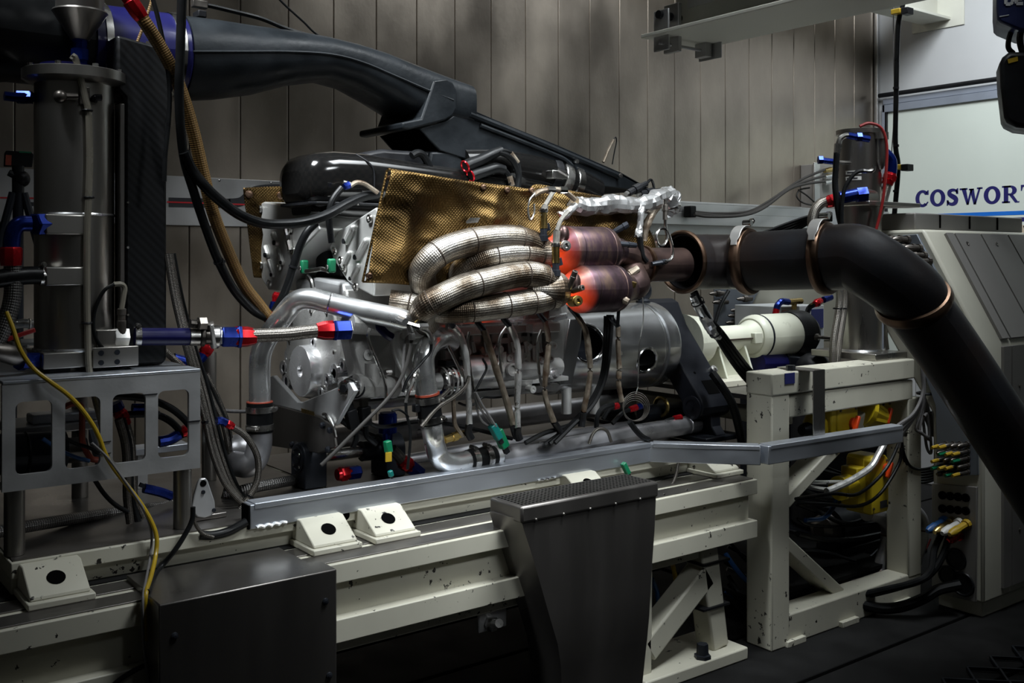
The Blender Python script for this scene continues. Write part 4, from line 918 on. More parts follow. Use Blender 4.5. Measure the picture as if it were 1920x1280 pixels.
# raised lid on top
lz = 1.574
MB().box((XC + 0.06, 2.46, lz), (XC + 1.0, 2.79, lz + 0.075)).build('top_lid', 'grey_panel', cb, 0.006)
for x in (XC + 0.25, XC + 0.5, XC + 0.75): MB().box((x, 2.4575, lz + 0.012), (x + 0.012, 2.4605, lz + 0.07)).build('lid_slot', 'void_black', cb)
# connectors on the panel
def conn(p, L, r, mat, dirv=(-1, 0, 0), tip=None):
    d = V(dirv).normalized()
    o = MB().lathe(p, d, [(0, r * 1.4), (L * 0.15, r * 1.4), (L * 0.16, r), (L * 0.55, r), (L * 0.56, r * 1.2), (L * 0.85, r * 1.1), (L, r * 0.6)], 10).build('connector', mat, cb)
    if tip: MB().lathe(V(p) + d * L * 0.9, d, [(0, r), (L * 0.6, r * 0.8)], 8).build('boot', tip, o)
    return o
for (u, v) in ((1672, 447), (1690, 448), (1704, 449), (1700, 463), (1714, 464), (1726, 465), (1722, 477), (1735, 479), (1744, 490)):
    conn(PX(u, v, XC - 0.012), 0.085, 0.013, 'connector', (-1, 0.35, 0))
random.seed(5)
for r_ in range(5):
    for k in range(4):
        u, v = 1776 + 13 * k - 3 * r_ * 0, 832 + 13 * r_
        conn(PX(u, v, XC - 0.012), 0.06, 0.009, 'connector', (-1, 0.2, -0.1), ['label_yellow', None, 'label_yellow', 'green_plastic', None][(r_ + 2 * k) % 5])
for r_ in range(2):
    for k in range(4):
        p = PX(1768 + 14.5 * k, 928 + 25 * r_ + 1.5 * k, XC - 0.0125); MB().lathe(p, (-1, 0, 0), [(0, 0.017), (0.008, 0.017), (0.0081, 0.011), (0.004, 0.010)], 12).build('socket', 'void_black', cb)
for k, mt in enumerate(('blue_cable', 'brass', 'label_white', 'label_yellow')):
    p = PX(1772 + 14 * k, 975 + 2 * k, XC - 0.012); conn(p, 0.12, 0.015, mt, (-1, 0.1, -0.25))
conn(PX(1800, 1003, XC - 0.012), 0.08, 0.015, 'red_anod', (-1, 0.1, -0.15))
for (u, v, rr) in ((1792, 1048, 0.04), (1776, 1078, 0.035), (1805, 1095, 0.045)):
    MB().torus(PX(u, v, XC - 0.014), XA, rr, 0.006, 24, 6).lathe(PX(u, v, XC - 0.0125), (-1, 0, 0), [(0, rr), (0.002, rr), (0.0021, 0)], 24).build('large_socket', 'black_plastic', cb)
for k, pts in enumerate((((1770, 990), (1752, 1030), (1745, 1070), (1720, 1090), (1660, 1105), (1600, 1118)), ((1783, 990), (1768, 1040), (1742, 1078), (1700, 1096), (1640, 1112), (1590, 1122)), ((1800, 1096), (1760, 1105), (1730, 1122), (1690, 1137), (1650, 1140), (1610, 1132)))):
    hose('power_cable', ['black power cable from the blue plug down behind the cream post', 'black power cable from the white plug down behind the cream post', 'thick black power cable from the lowest socket sagging towards the frame'][k], [PX(a_, b_, XC - 0.05 - 0.08 * i / 5 * 4) for i, (a_, b_) in enumerate(pts)], (0.014, 0.014, 0.022)[k], 'rubber', 'cable', 'black cables from the console')
# white bench and beige drum behind the console
wbn = thing('white_bench', 'white folding bench top half hidden behind the console', 'bench', PX(1885, 560, 5.9))
A = [PX(1846, 477, 6.2), PX(1905, 476, 6.2)]
MB().prism([PX(1842, 478, 6.2), PX(1908, 476, 6.2), PX(1990, 640, 6.0), PX(1880, 660, 6.0)], (0.04, 0.0, -0.02)).build('lid', 'pale_grey', wbn, 0.006)
MB().box((6.1, 3.02, 0.0), (6.35, 3.7, 1.3)).build('cabinet', 'wall_white', wbn, 0.01)
dm = thing('fan_drum', 'beige round fan housing at the right edge in front of the sign', 'fan', PX(1935, 530, 6.5))
dc_ = PX(1938, 477, 6.75)
MB().lathe(dc_, (-1, 0.1, 0), [(0, 0.19), (0.12, 0.19), (0.125, 0.17), (0.13, 0.05), (0.13, 0.0)], 36).build('housing', 'beige', dm)
for k in range(8):
    a_ = k * math.pi / 4; MB().lathe(dc_ + V((-0.121, 0.16 * math.cos(a_) , 0.18 * math.sin(a_))), (-1, 0, 0), [(0, 0.007), (0.006, 0.006)], 8).build('screw', 'black_metal', dm)
MB().box((dc_.x - 0.08, dc_.y - 0.05, 0), (dc_.x + 0.02, dc_.y + 0.05, dc_.z - 0.17)).build('stand', 'beige', dm)

# ================================================================ YELLOW VALVE ACTUATORS
def actuator(px, py, Y, label, w_, h_, knob, flip=1, cone=False):
    p = P(px, py, Y); t = thing('valve_actuator', label, 'actuator', p + V((0, 0, -h_ / 2)), 'yellow valve actuators in the frame')
    MB().prism([p + V((a_, 0, b_)) for a_, b_ in ((-w_ / 2, -h_ / 2), (w_ / 2 - 0.01, -h_ / 2), (w_ / 2, -h_ / 2 + 0.02), (w_ / 2, h_ / 2 - 0.025), (w_ / 2 - 0.025, h_ / 2), (-w_ / 2 + 0.015, h_ / 2), (-w_ / 2, h_ / 2 - 0.015))], (0, 0.12, 0)).build('housing', 'yellow_paint', t, 0.006)
    MB().box(p + V((-w_ / 2 - 0.006, 0.03, -h_ / 2 + 0.01)), p + V((-w_ / 2, 0.11, h_ / 2 - 0.01))).build('cover_flange', 'yellow_paint', t, 0.003)
    k = p + V(knob)
    kb = MB().lathe(k, (0, -1, 0), [(0, 0.024), (0.012, 0.024), (0.014, 0.016)], 14).build('knob', 'orange_knob', t)
    MB().bar(k + V((-0.018, -0.02, -0.032)), k + V((0.012, -0.02, 0.03)), 0.016, 0.018, YA).build('knob_grip', 'orange_knob', kb, 0.004)
    for sx_ in (-1, 1):
        for sz in (-1, 1): MB().lathe(p + V((sx_ * (w_ / 2 - 0.018), 0, sz * (h_ / 2 - 0.025))), (0, -1, 0), [(0, 0.006), (0.005, 0.005)], 6).build('screw', 'connector', t)
    return t, p
YA_ = 2.46
t, p = actuator(1590, 800, YA_, 'yellow actuator with orange knob nearest the cream post, behind the trunking', 0.14, 0.19, (0.03, 0, 0.012))
MB().sph(p + V((-0.13, 0.06, 0.0)), (0.055, 0.05, 0.075)).box(p + V((-0.11, 0.0, -0.08)), p + V((-0.075, 0.1, 0.09))).build('gearbox', 'yellow_paint', t, 0.006)
MB().lathe(p + V((-0.17, 0.06, 0.0)), (-1, 0, 0), [(0, 0.03), (0.03, 0.028), (0.05, 0.02)], 12).build('pipe_stub', 'black_metal', t)
MB().box(p + V((-0.03, -0.002, -0.085)), p + V((0.02, 0, -0.06))).build('type_plate', 'decal_grey', t)
t, p = actuator(1662, 775, 2.47, 'yellow actuator with ribbed cone housing under the right of the top beam', 0.08, 0.13, (-0.01, 0, -0.005))
MB().lathe(p + V((-0.14, 0.03, 0.03)), (1, -0.15, -0.35), [(0, 0.075), (0.02, 0.078), (0.024, 0.065), (0.12, 0.04), (0.13, 0.04)], 20).build('cone_housing', 'yellow_paint', t)
for a_ in range(6):
    an = a_ * math.pi / 3; MB().bar(p + V((-0.12, 0.03 + 0.07 * math.sin(an) , 0.025 + 0.07 * math.cos(an))), p + V((-0.03, 0.015 + 0.042 * math.sin(an), -0.008 + 0.042 * math.cos(an))), 0.008, 0.012).build('rib', 'yellow_paint', t)
t, p = actuator(1650, 908, 2.46, 'tall yellow actuator hanging below the trunking', 0.13, 0.24, (0.04, 0, 0.06))
MB().box(p + V((-0.13, 0.02, -0.08)), p + V((-0.07, 0.1, 0.08))).cyl(p + V((-0.2, 0.06, 0)), p + V((-0.12, 0.06, 0)), 0.05, n=16).build('gearbox', 'yellow_paint', t, 0.006)
MB().box(p + V((0.0, -0.002, -0.10)), p + V((0.05, 0, -0.07))).build('type_plate', 'decal_grey', t)
# foil wrapped cable drooping below the trunking
hose('foil_cable', 'foil wrapped cable drooping below the trunking to the left', [P(a_, b_, 2.45) for a_, b_ in ((1660, 828), (1648, 850), (1632, 876), (1600, 898), (1565, 915), (1550, 921))], 0.014, 'foil_sleeve', 'cable', n=10)
hose('foil_cable', 'upper straight foil tube running from the post to the drooping foil cable', [P(a_, b_, 2.5) for a_, b_ in ((1492, 903), (1540, 904), (1590, 903))], 0.008, 'foil_sleeve', 'cable', n=8)
hose('foil_cable', 'lower foil tube slanting from the post to the drooping foil cable', [P(a_, b_, 2.49) for a_, b_ in ((1494, 905), (1525, 914), (1556, 919))], 0.009, 'foil_sleeve', 'cable', n=8)
for k, (pts, m_, r_, l) in enumerate((
        (((1492, 935), (1560, 925), (1610, 925), (1660, 880), (1690, 820)), 'rubber', 0.007, 'upper black lead crossing in front of the tall yellow actuator'),
        (((1492, 942), (1550, 945), (1610, 948), (1650, 925), (1685, 870), (1690, 840)), 'rubber', 0.007, 'lower black lead crossing in front of the tall yellow actuator'),
        (((1510, 975), (1545, 970), (1565, 945), (1570, 925), (1600, 922), (1640, 930)), 'blue_cable', 0.010, 'blue hose curling under the foil cable inside the frame'),
        (((1690, 830), (1694, 900), (1690, 960), (1700, 1010), (1715, 1042), (1735, 1030), (1745, 1010)), 'red_cable', 0.004, 'thin red lead hanging beside the steel drain pipes'),
        (((1494, 870), (1520, 862), (1560, 880), (1585, 888)), 'rubber', 0.005, 'thin black lead behind the post above the diagonal brace'))):
    hose('loose_lead', l, [P(a_, b_, 2.40 if k < 2 else 2.6) for a_, b_ in pts], r_, m_, 'cable')
# bunch of grey signal cables
random.seed(11)
words = ['leftmost', 'second', 'third', 'fourth', 'fifth', 'sixth', 'seventh', 'eighth', 'ninth', 'tenth', 'eleventh', 'rightmost']
for k in range(12):
    e = (k - 5.5) / 5.5; Y0 = 2.33 + 0.01 * k
    low = 840 - 40 * abs(e) + random.uniform(-15, 25)
    pts = [(1733 + 3 * e, 640), (1733 + 5 * e, 690), (1734 + 4 * e, 735), (1728 + 16 * e + random.uniform(-3, 3), 775), (1728 + 40 * e, 800 + random.uniform(-8, 8)), (1735 + 34 * e, low - 8), (1745 + 12 * e, low), (1742 + 14 * e, low - 40), (1735 + 8 * e, 780)]
    if e < -0.3: pts = pts[:4] + [(1700 + 20 * e, 800 + 6 * k), (1688 + 6 * e, 815 + 8 * k)]
    hose('signal_cable', words[k] + ' of the grey signal cables tied in a bunch beside the big duct', [P(a_, b_, Y0) for a_, b_ in pts], 0.0062, 'grey_cable', 'cable', 'bunch of grey signal cables', n=7, res=5)
ct = MB().torus(P(1734, 737, 2.38), ZA, 0.03, 0.006, 16, 6).build('cable_tie', 'black_plastic'); tag(ct, 'black cable tie around the bunch of grey signal cables', 'cable tie')
for k in range(6):
    hose('dark_lead', ['first', 'second', 'third', 'fourth', 'fifth', 'sixth'][k] + ' from above of the black leads sagging from the yellow-tipped plugs', [P(a_, b_ + 5 * k, 2.42 + 0.012 * k) for a_, b_ in ((1776, 840), (1765, 865), (1740, 878), (1710, 876), (1695, 850), (1690, 815))], 0.006, 'rubber', 'cable', 'black leads below the grey bunch', n=7, res=5)
# steel drain pipes low in the frame
for k, (dx, l) in enumerate(((0, 'bent steel drain pipe low in the frame, nearer the post'), (62, 'bent steel drain pipe low in the frame, nearer the console'))):
    t = thing('drain_pipe', l, 'pipe', P(1620 + dx, 1085, 2.57), 'bent steel drain pipes')
    MB().tube([P(a_ + dx, b_ - 0.16 * dx, 2.57) for a_, b_ in ((1625, 962), (1652, 968), (1666, 990), (1664, 1020), (1655, 1050), (1648, 1075), (1625, 1095), (1590, 1100))], 0.033, 16).build('pipe', 'steel_pipe', t)
    for (a_, b_) in ((1665, 1003), (1650, 1068)): MB().torus(P(a_ + dx, b_ - 0.16 * dx, 2.57), (0.15, 0, 1), 0.033, 0.004, 20, 6).build('weld', 'bronze', t)
# dark cables under the bed end
random.seed(21)
for k in range(9):
    a_ = 1378 + random.uniform(0, 30); 
    hose('floor_cable', ['topmost', 'second', 'third', 'fourth', 'fifth', 'sixth', 'seventh', 'eighth', 'lowest'][k] + ' from above of the dark cables tangled behind the bed stand', [P(1362 + random.uniform(-5, 5), 1010 + 14 * k, 2.75), P(a_, 1030 + 16 * k + random.uniform(-10, 10), 2.7), P(a_ + 25, 1060 + 15 * k, 2.66), P(1435, 1090 + 12 * k + random.uniform(-20, 20), 2.7), P(1470, 1130 + 8 * k, 2.75)], random.uniform(0.006, 0.012), ['rubber', 'rubber', 'blue_cable', 'rubber', 'grey_cable'][k % 5], 'cable', 'tangled cables behind the bed stand', n=7, res=5)
hose('yellow_hose', 'yellow hose curving in the dark behind the chute under the bed', [P(a_, b_, 2.7) for a_, b_ in ((1262, 1060), (1268, 1100), (1255, 1130), (1235, 1148), (1215, 1152))], 0.009, 'yellow_cable')
hose('blue_hose', 'blue-green hose hanging in the dark right of the chute', [P(a_, b_, 2.66) for a_, b_ in ((1222, 1085), (1232, 1110), (1233, 1140), (1228, 1160))], 0.009, 'blue_cable')
hose('thick_hose', 'thick dark corrugated hose on the floor behind the bed stand', [P(a_, b_, 3.2) for a_, b_ in ((1180, 1160), (1240, 1152), (1300, 1148), (1340, 1140))], 0.04, 'rubber', n=12)

ot = thing('oil_tank', 'dark round tank standing deep inside the cream frame', 'tank', (4.4, 3.05, 0.13))  # dark drum, also added as backing: hides the wall, keeps the inside dark
MB().lathe((4.40, 3.05, 0.13), ZA, [(0, 0.24), (0.02, 0.26), (0.60, 0.26), (0.66, 0.22), (0.68, 0.06)], 32).build('shell', 'black_metal', ot)
MB().cyl((4.40, 3.05, 0.80), (4.40, 3.05, 0.86), 0.05, n=14).build('filler_cap', 'black_plastic', ot)

MB().box((4.1, 2.78, 0.0), (4.7, 3.32, 0.13)).build('plinth', 'black_metal', ot, 0.004)
random.seed(33)  # added dark hoses, put in to keep the frame interior dark
for k in range(8):
    x0_ = random.uniform(1500, 1560); y0_ = random.uniform(880, 1060)
    hose('filler_hose', ['uppermost', 'second', 'third', 'fourth', 'fifth', 'sixth', 'seventh', 'lowest'][k] + ' from above of the added dark hoses that fill the cream frame', [P(1495, 860 + 28 * k, 2.60), P(x0_, 880 + 26 * k, 2.62), P(x0_ + 60, 870 + 28 * k + random.uniform(-20, 30), 2.66), P(1660, 890 + 22 * k, 2.64), P(1712, 905 + 18 * k, 2.62)], random.uniform(0.006, 0.013), ['rubber', 'rubber', 'black_metal', 'rubber'][k % 4], 'hose', 'dark hoses inside the cream frame', n=8, res=5)
mp_ = thing('motor_pump', 'black motor pump standing in the shadow inside the cream frame', 'pump', P(1570, 1090, 2.75))
q = P(1560, 1000, 2.78)
MB().cyl((q.x, 2.80, 0.24), (q.x + 0.34, 2.80, 0.24), 0.09, n=22).build('motor', 'black_metal', mp_)
MB().box((q.x + 0.02, 2.72, 0.1305), (q.x + 0.30, 2.88, 0.16)).build('foot', 'black_metal', mp_, 0.004)
MB().lathe((q.x, 2.80, 0.24), (-1, 0, 0), [(0, 0.07), (0.05, 0.06), (0.07, 0.03)], 18).build('pump_head', 'stainless_dark', mp_)
# ================================================================ ENGINE
EY, EZ = 2.98, 1.103
en = thing('race_engine', 'bare aluminium vee race engine in the middle of the test bed', 'engine', (1.9, EY, 0.98))
bolt = MB().lathe((0, 0, 0), (-1, 0, 0), [(0, 0.010), (0.003, 0.010), (0.0031, 0.0065), (0.010, 0.0065), (0.0101, 0.003), (0.006, 0.003)], 10).build('bolt', 'clamp_steel', None)
BOLT0 = bolt; BOLT0.location = (1.465, EY, EZ + 0.17); WL[bolt.name] = V(bolt.location); attach(bolt, en)
def bolts(root, pts, sc_=1.0):
    global BOLT0
    for p in pts: put(BOLT0, p, root, None, (sc_, sc_, sc_))
# crankcase and sump
MB().prism([(1.50, y, z) for y, z in ((2.83, 1.01), (3.13, 1.01), (3.20, 1.10), (3.20, 1.24), (3.14, 1.36), (3.02, 1.30), (2.94, 1.30), (2.82, 1.36), (2.79, 1.24), (2.79, 1.10))], (0.86, 0, 0)).build('crankcase', 'alu_cast', en, 0.010)
MB().prism([(1.56, y, z) for y, z in ((2.80, 1.005), (3.16, 1.005), (3.14, 0.975), (2.83, 0.975))], (0.80, 0, 0)).build('sump', 'alu_cast', en, 0.006)
# front timing cover
MB().prism([(1.50, y, z) for y, z in ((2.80, 1.04), (2.90, 1.0), (3.08, 1.0), (3.17, 1.06), (3.17, 1.22), (3.10, 1.34), (2.98, 1.28), (2.86, 1.34), (2.80, 1.22))], (-0.035, 0, 0)).build('front_cover', 'alu_cast', en, 0.008)
bolts(en, [(1.465, EY + 0.16 * math.cos(a), EZ + 0.06 + 0.15 * math.sin(a)) for a in [k * 0.45 - 0.4 for k in range(13)]])
# polished pump drum at the crank nose
dr_ = MB().lathe((1.425, EY, EZ - 0.008), XA, [(0.012, 0.018), (0, 0.019), (0, 0.079), (0.002, 0.0805), (0.05, 0.083), (0.055, 0.075), (0.10, 0.075)], 48, False).build('pump_drum', 'alu_bright', en)
MB().lathe((1.435, EY, EZ - 0.008), XA, [(0, 0.019), (0.01, 0.012), (0.0101, 0.0)], 20).build('drum_hub', 'alu_polished', dr_)
for a in range(5):
    an = a * 1.256 + 0.6; q = V((1.47, EY + 0.10 * math.cos(an), EZ + 0.10 * math.sin(an)))
    MB().cyl(q, q + V((0.06, 0, 0)), 0.018, n=14).build('drum_boss', 'alu_bright', en)
# smaller gear housings beside the drum
for (u, v, X, r, L) in ((625, 700, 1.46, 0.03, 0.05), (640, 720, 1.45, 0.022, 0.05), (612, 712, 1.45, 0.02, 0.04), (640, 685, 1.47, 0.022, 0.05), (625, 668, 1.47, 0.018, 0.05), (610, 650, 1.47, 0.03, 0.06), (540, 668, 1.47, 0.03, 0.05), (530, 690, 1.48, 0.026, 0.05), (535, 715, 1.48, 0.03, 0.05), (585, 642, 1.46, 0.02, 0.05), (600, 735, 1.46, 0.016, 0.05)):
    q = PX(u, v, X); MB().lathe(q, XA, [(0.004, r * 0.5), (0, r * 0.55), (0, r), (L, r * 1.05)], 18, False).build('gear_boss', 'alu_bright', en)
    MB().lathe(q + V((0.005, 0, 0)), XA, [(0, r * 0.55), (0.002, 0)], 12).build('boss_bore', 'black_metal', en)
# the two cylinder heads
nh = [(634, 433), (704, 388), (708, 394), (700, 556), (674, 543), (651, 527), (625, 487), (617, 464)]
fh = [(483, 384), (494, 378), (522, 381), (588, 404), (600, 430), (562, 470), (546, 495), (520, 545), (502, 543), (490, 522), (484, 500), (492, 440)]
h1 = MB().prism([PX(a, b, 1.52) for a, b in nh], (0.85, 0, 0)).build('cylinder_head', 'alu_head', en, 0.006)
h2 = MB().prism([PX(a, b, 1.45) for a, b in fh], (0.85, 0, 0)).build('cylinder_head', 'alu_head', en, 0.006)
def slotbar(root, a, b, X, r=0.012, mat='alu_head'):
    A, B = PX(*a, X), PX(*b, X); MB().tube([A, B], r, 10, False).sph(B, r).sph(A, r).build('cover_rib', mat, root)
    MB().lathe(B + V((-r * 0.6, 0, 0.0)), (-1, 0, 0), [(0, r * 0.75), (r * 0.5, r * 0.7)], 10).build('plug_seal', 'black_plastic', root)
slotbar(h1, (662, 428), (650, 452), 1.517); slotbar(h1, (687, 452), (671, 482), 1.517)
slotbar(h1, (655, 475), (642, 500), 1.517, 0.009); slotbar(h1, (672, 498), (660, 522), 1.517, 0.009)
slotbar(h2, (514, 440), (519, 455), 1.447); slotbar(h2, (498, 465), (502, 478), 1.447)
slotbar(h2, (522, 470), (530, 492), 1.447, 0.009); slotbar(h2, (505, 490), (512, 515), 1.447, 0.009)
for root, X, pts in ((h1, 1.517, ((694, 410), (646, 502), (668, 538), (628, 470), (640, 488))), (h2, 1.447, ((488, 392), (506, 531), (524, 500), (489, 497), (545, 430), (550, 470)))):
    for a, b in pts:
        q = PX(a, b, X); MB().lathe(q, (-1, 0, 0), [(0, 0.014), (0.006, 0.013), (0.0061, 0.007), (0.002, 0.006)], 14).build('cover_bolt', 'clamp_steel', root)
MB().prism([PX(a, b, 1.46) for a, b in ((536, 408), (546, 402), (582, 408), (590, 416), (556, 418))], (-0.004, 0, 0)).build('cover_recess', 'frame_alu', h2)
MB().lathe(PX(488, 394, 1.462), (-1, 0, 0), [(-0.03, 0.022), (0, 0.022), (0.001, 0.012), (-0.004, 0.011)], 16).build('cam_end_boss', 'alu_polished', h2)
MB().tube([PX(537, 430, 1.44), PX(545, 470, 1.44)], 0.011, 10, False).lathe(PX(540, 452, 1.44), ZA, [(0, 0.016), (0.02, 0.016)], 8).build('cam_sensor', 'clamp_steel', en)
# valley: dark inlet stack, green sealed connectors
MB().cyl(PX(612, 505, 1.56), PX(612, 385, 1.56), 0.034, n=20).build('inlet_neck', 'black_plastic', en)
MB().prism([PX(a, b, 1.50) for a, b in ((552, 525), (590, 520), (640, 530), (655, 590), (560, 590))], (0.3, 0, 0)).build('valley_cover', 'frame_alu', en, 0.01)
MB().prism([PX(a, b, 1.56) for a, b in ((560, 470), (600, 440), (640, 440), (640, 520), (570, 520))], (0.5, 0, 0)).build('valley_fill', 'black_plastic', en, 0.01)
for (u, v) in ((569, 500), (620, 498)):
    q = PX(u, v, 1.46); o = MB().box(q + V((-0.010, -0.009, -0.022)), q + V((0.016, 0.009, 0.022))).build('valley_connector', 'green_plastic', en, 0.006)
    MB().lathe(q + V((-0.012, 0, -0.004)), (-1, 0, 0), [(0, 0.008), (0.003, 0.007)], 10).build('terminal', 'clamp_steel', o)
MB().tube([PX(a, b, 1.455) for a, b in ((574, 508), (590, 506), (604, 504), (616, 508))], 0.007, 8).build('jumper_pipe', 'clamp_steel', en)
MB().tube([PX(a, b, 1.45) for a, b in ((577, 518), (584, 527), (588, 545))], 0.008, 8).build('jumper_pipe', 'clamp_steel', en)
# near flank of the crankcase
YS = 2.775
def fl_box(u0, v0, u1, v1, Y, dep, name, mat, bev=0.005):
    a, b = P(u0, v0, Y), P(u1, v1, Y); return MB().box((a.x, Y, b.z), (b.x, Y + dep, a.z)).build(name, mat, en, bev)
fl_box(760, 598, 1010, 622, 2.74, 0.08, 'head_flange', 'alu_cast')
fl_box(1000, 606, 1052, 622, 2.70, 0.06, 'rear_lug_plate', 'alu_head')
MB().cyl(P(860, 700, 2.78), P(1000, 688, 2.78), 0.042, n=20).build('scavenge_pump', 'alu_cast', en)
MB().cyl(P(868, 694, 2.76), P(915, 690, 2.76), 0.047, n=24).build('pump_sleeve', 'alu_bright', en)
MB().cyl(P(1000, 690, 2.78), P(1048, 686, 2.78), 0.030, n=20).build('pump_end', 'alu_head', en)
MB().cyl(P(780, 716, 2.77), P(990, 712, 2.79), 0.026, n=16).build('oil_gallery', 'alu_cast', en)
MB().lathe(P(958, 692, 2.735), (0, -1, 0), [(0, 0.022), (0.012, 0.022), (0.0121, 0.014), (0.005, 0.013)], 18).build('gallery_plug', 'alu_cast', en)
for (u0, v0, u1, v1) in ((968, 685, 1010, 704), (940, 664, 1010, 672), (925, 640, 1000, 634), (900, 652, 915, 672)):
    MB().bar(P(u0, v0, 2.77), P(u1, v1, 2.77), 0.02, 0.014, YA).build('casting_rib', 'alu_cast', en, 0.003)
for (u, v) in ((915, 668), (985, 668), (1034, 672), (905, 696), (1000, 730), (957, 671), (1040, 648)):
    q = P(u, v, 2.745); MB().lathe(q, (0, -1, 0), [(-0.03, 0.014), (0, 0.013), (0.0005, 0.006), (-0.004, 0.005)], 12).build('lug', 'alu_head', en)
for (u, v) in ((978, 664), (990, 664), (1002, 664), (944, 676)):
    q = P(u, v, 2.755); MB().cyl(q + V((0, 0, -0.035)), q + V((0, 0, 0.03)), 0.010, n=12).build('stud', 'alu_head', en)
random.seed(4)
for k in range(7):
    u = 780 + 38 * k; q = P(u, 630 + random.uniform(-5, 5), 2.755)
    MB().box(q + V((-0.02, 0, -0.03)), q + V((0.02, 0.04, 0.03))).build('casting_pad', 'alu_cast', en, 0.006)
for k in range(6):
    u0 = 885 + 25 * k
    MB().cyl(P(u0, 640, 2.74), P(u0 + 4, 660, 2.74), 0.008, n=10).build('injector_body', 'alu_cast', en)
fb = MB().lathe((1.62, 2.79, 1.02), (0, -1, 0), [(0, 0.009), (0.003, 0.009), (0.0031, 0.006), (0.012, 0.006), (0.0121, 0.003), (0.008, 0.0028)], 8).build('sump_bolt', 'clamp_steel', en)
for k in range(1, 14): put(fb, WL[fb.name] + V((0.052 * k, 0, 0)), en)
for k in range(11): put(fb, WL[fb.name] + V((0.06 * k + 0.05, -0.02, 0.20)), en)
for k in range(8):
    x = 1.66 + 0.085 * k
    MB().prism([(x, 2.79, 1.06), (x, 2.79, 1.22), (x, 2.765, 1.20), (x, 2.755, 1.10), (x, 2.77, 1.06)], (0.012, 0, 0)).build('web_rib', 'alu_cast', en, 0.002)
MB().box((1.56, 2.768, 1.018), (2.36, 2.80, 1.034)).build('sump_rail', 'alu_head', en, 0.003)
MB().tube([(1.70, 2.745, 1.235), (1.95, 2.74, 1.24), (2.20, 2.745, 1.235), (2.33, 2.75, 1.25)], 0.012, 10).build('water_rail', 'alu_bright', en)
for k in range(6): MB().cyl((1.74 + 0.10 * k, 2.75, 1.235), (1.75 + 0.10 * k, 2.75, 1.30), 0.013, n=10).build('rail_stub', 'alu_cast', en)
for (u, v, r) in ((930, 655, 0.02), (985, 650, 0.016), (1035, 700, 0.02), (870, 660, 0.018), (1010, 676, 0.014)):
    MB().lathe(P(u, v, 2.76), (0, -1, 0.1), [(0, r), (0.015, r), (0.0151, r * 0.6), (0.03, r * 0.55)], 14).build('flank_boss', 'alu_bright', en)
# cast pump housing at the near front corner
pm = MB().prism([P(a, b, 2.70) for a, b in ((655, 592), (742, 600), (738, 640), (712, 672), (706, 730), (676, 735), (668, 690), (657, 640))], (0, 0.07, 0)).build('water_pump', 'alu_cast', en, 0.010)
MB().cyl(P(662, 722, 2.69), P(738, 726, 2.74), 0.034, n=22).build('pump_barrel', 'alu_cast', pm)
MB().cyl(P(697, 742, 2.70), P(697, 680, 2.70), 0.024, n=14).build('pump_riser', 'alu_cast', pm)
MB().lathe(P(690, 665, 2.70), (-0.1, -1, 0.1), [(0, 0.017), (0.005, 0.016), (0.0051, 0.006), (0.001, 0.005)], 16).build('drain_plug', 'alu_head', pm)
MB().cyl(P(652, 604, 2.66), P(742, 612, 2.70), 0.032, n=20).build('inlet_pipe', 'alu_cast', pm)
cp0, cp1 = P(646, 728, 2.665), P(672, 724, 2.70)
MB().lathe(cp0, cp1 - cp0, [(0, 0.018), (0.002, 0.024), (0.02, 0.025)], 20).lathe(cp0 + (cp1 - cp0).normalized() * 0.022, cp1 - cp0, [(0, 0.029), (0.030, 0.029)], 24).build('end_cap', 'alu_polished', pm)
MB().lathe(cp0 + (cp1 - cp0).normalized() * -0.008, cp1 - cp0, [(0, 0.013), (0.03, 0.013)], 6).lathe(cp0 + (cp1 - cp0).normalized() * 0.052, cp1 - cp0, [(0, 0.034), (0.008, 0.034)], 24).build('cap_nut', 'black_plastic', pm)
MB().cyl(P(722, 698, 2.69), P(733, 697, 2.69), 0.009, n=8).build('bleed_nipple', 'clamp_steel', pm)
MB().tube([P(700, 600, 2.66), P(722, 624, 2.64), P(734, 632, 2.64)], 0.013, 10).build('blue_fitting', 'blue_silicone', pm)
en_alt = thing('alternator', 'ribbed aluminium alternator low on the engine flank beside the silver elbow pipe', 'alternator', P(850, 730, 2.72))
MB().lathe(P(822, 716, 2.73), XA, [(0, 0.03), (0.004, 0.044), (0.012, 0.046), (0.10, 0.046), (0.11, 0.04)], 26).build('body', 'alu_polished', en_alt)
for k in range(5): MB().lathe(P(826 + 8 * k, 716 - 0.5 * k, 2.73), XA, [(0, 0.047), (0.004, 0.048), (0.008, 0.047)], 26, False).build('cooling_fin', 'alu_cast', en_alt)
MB().box(P(836, 688, 2.71), P(852, 672, 2.76)).build('terminal_block', 'black_plastic', en_alt, 0.003)
MB().lathe(P(838, 728, 2.685), (0, -1, 0), [(0, 0.012), (0.01, 0.011)], 8).build('mount_bolt', 'clamp_steel', en_alt)

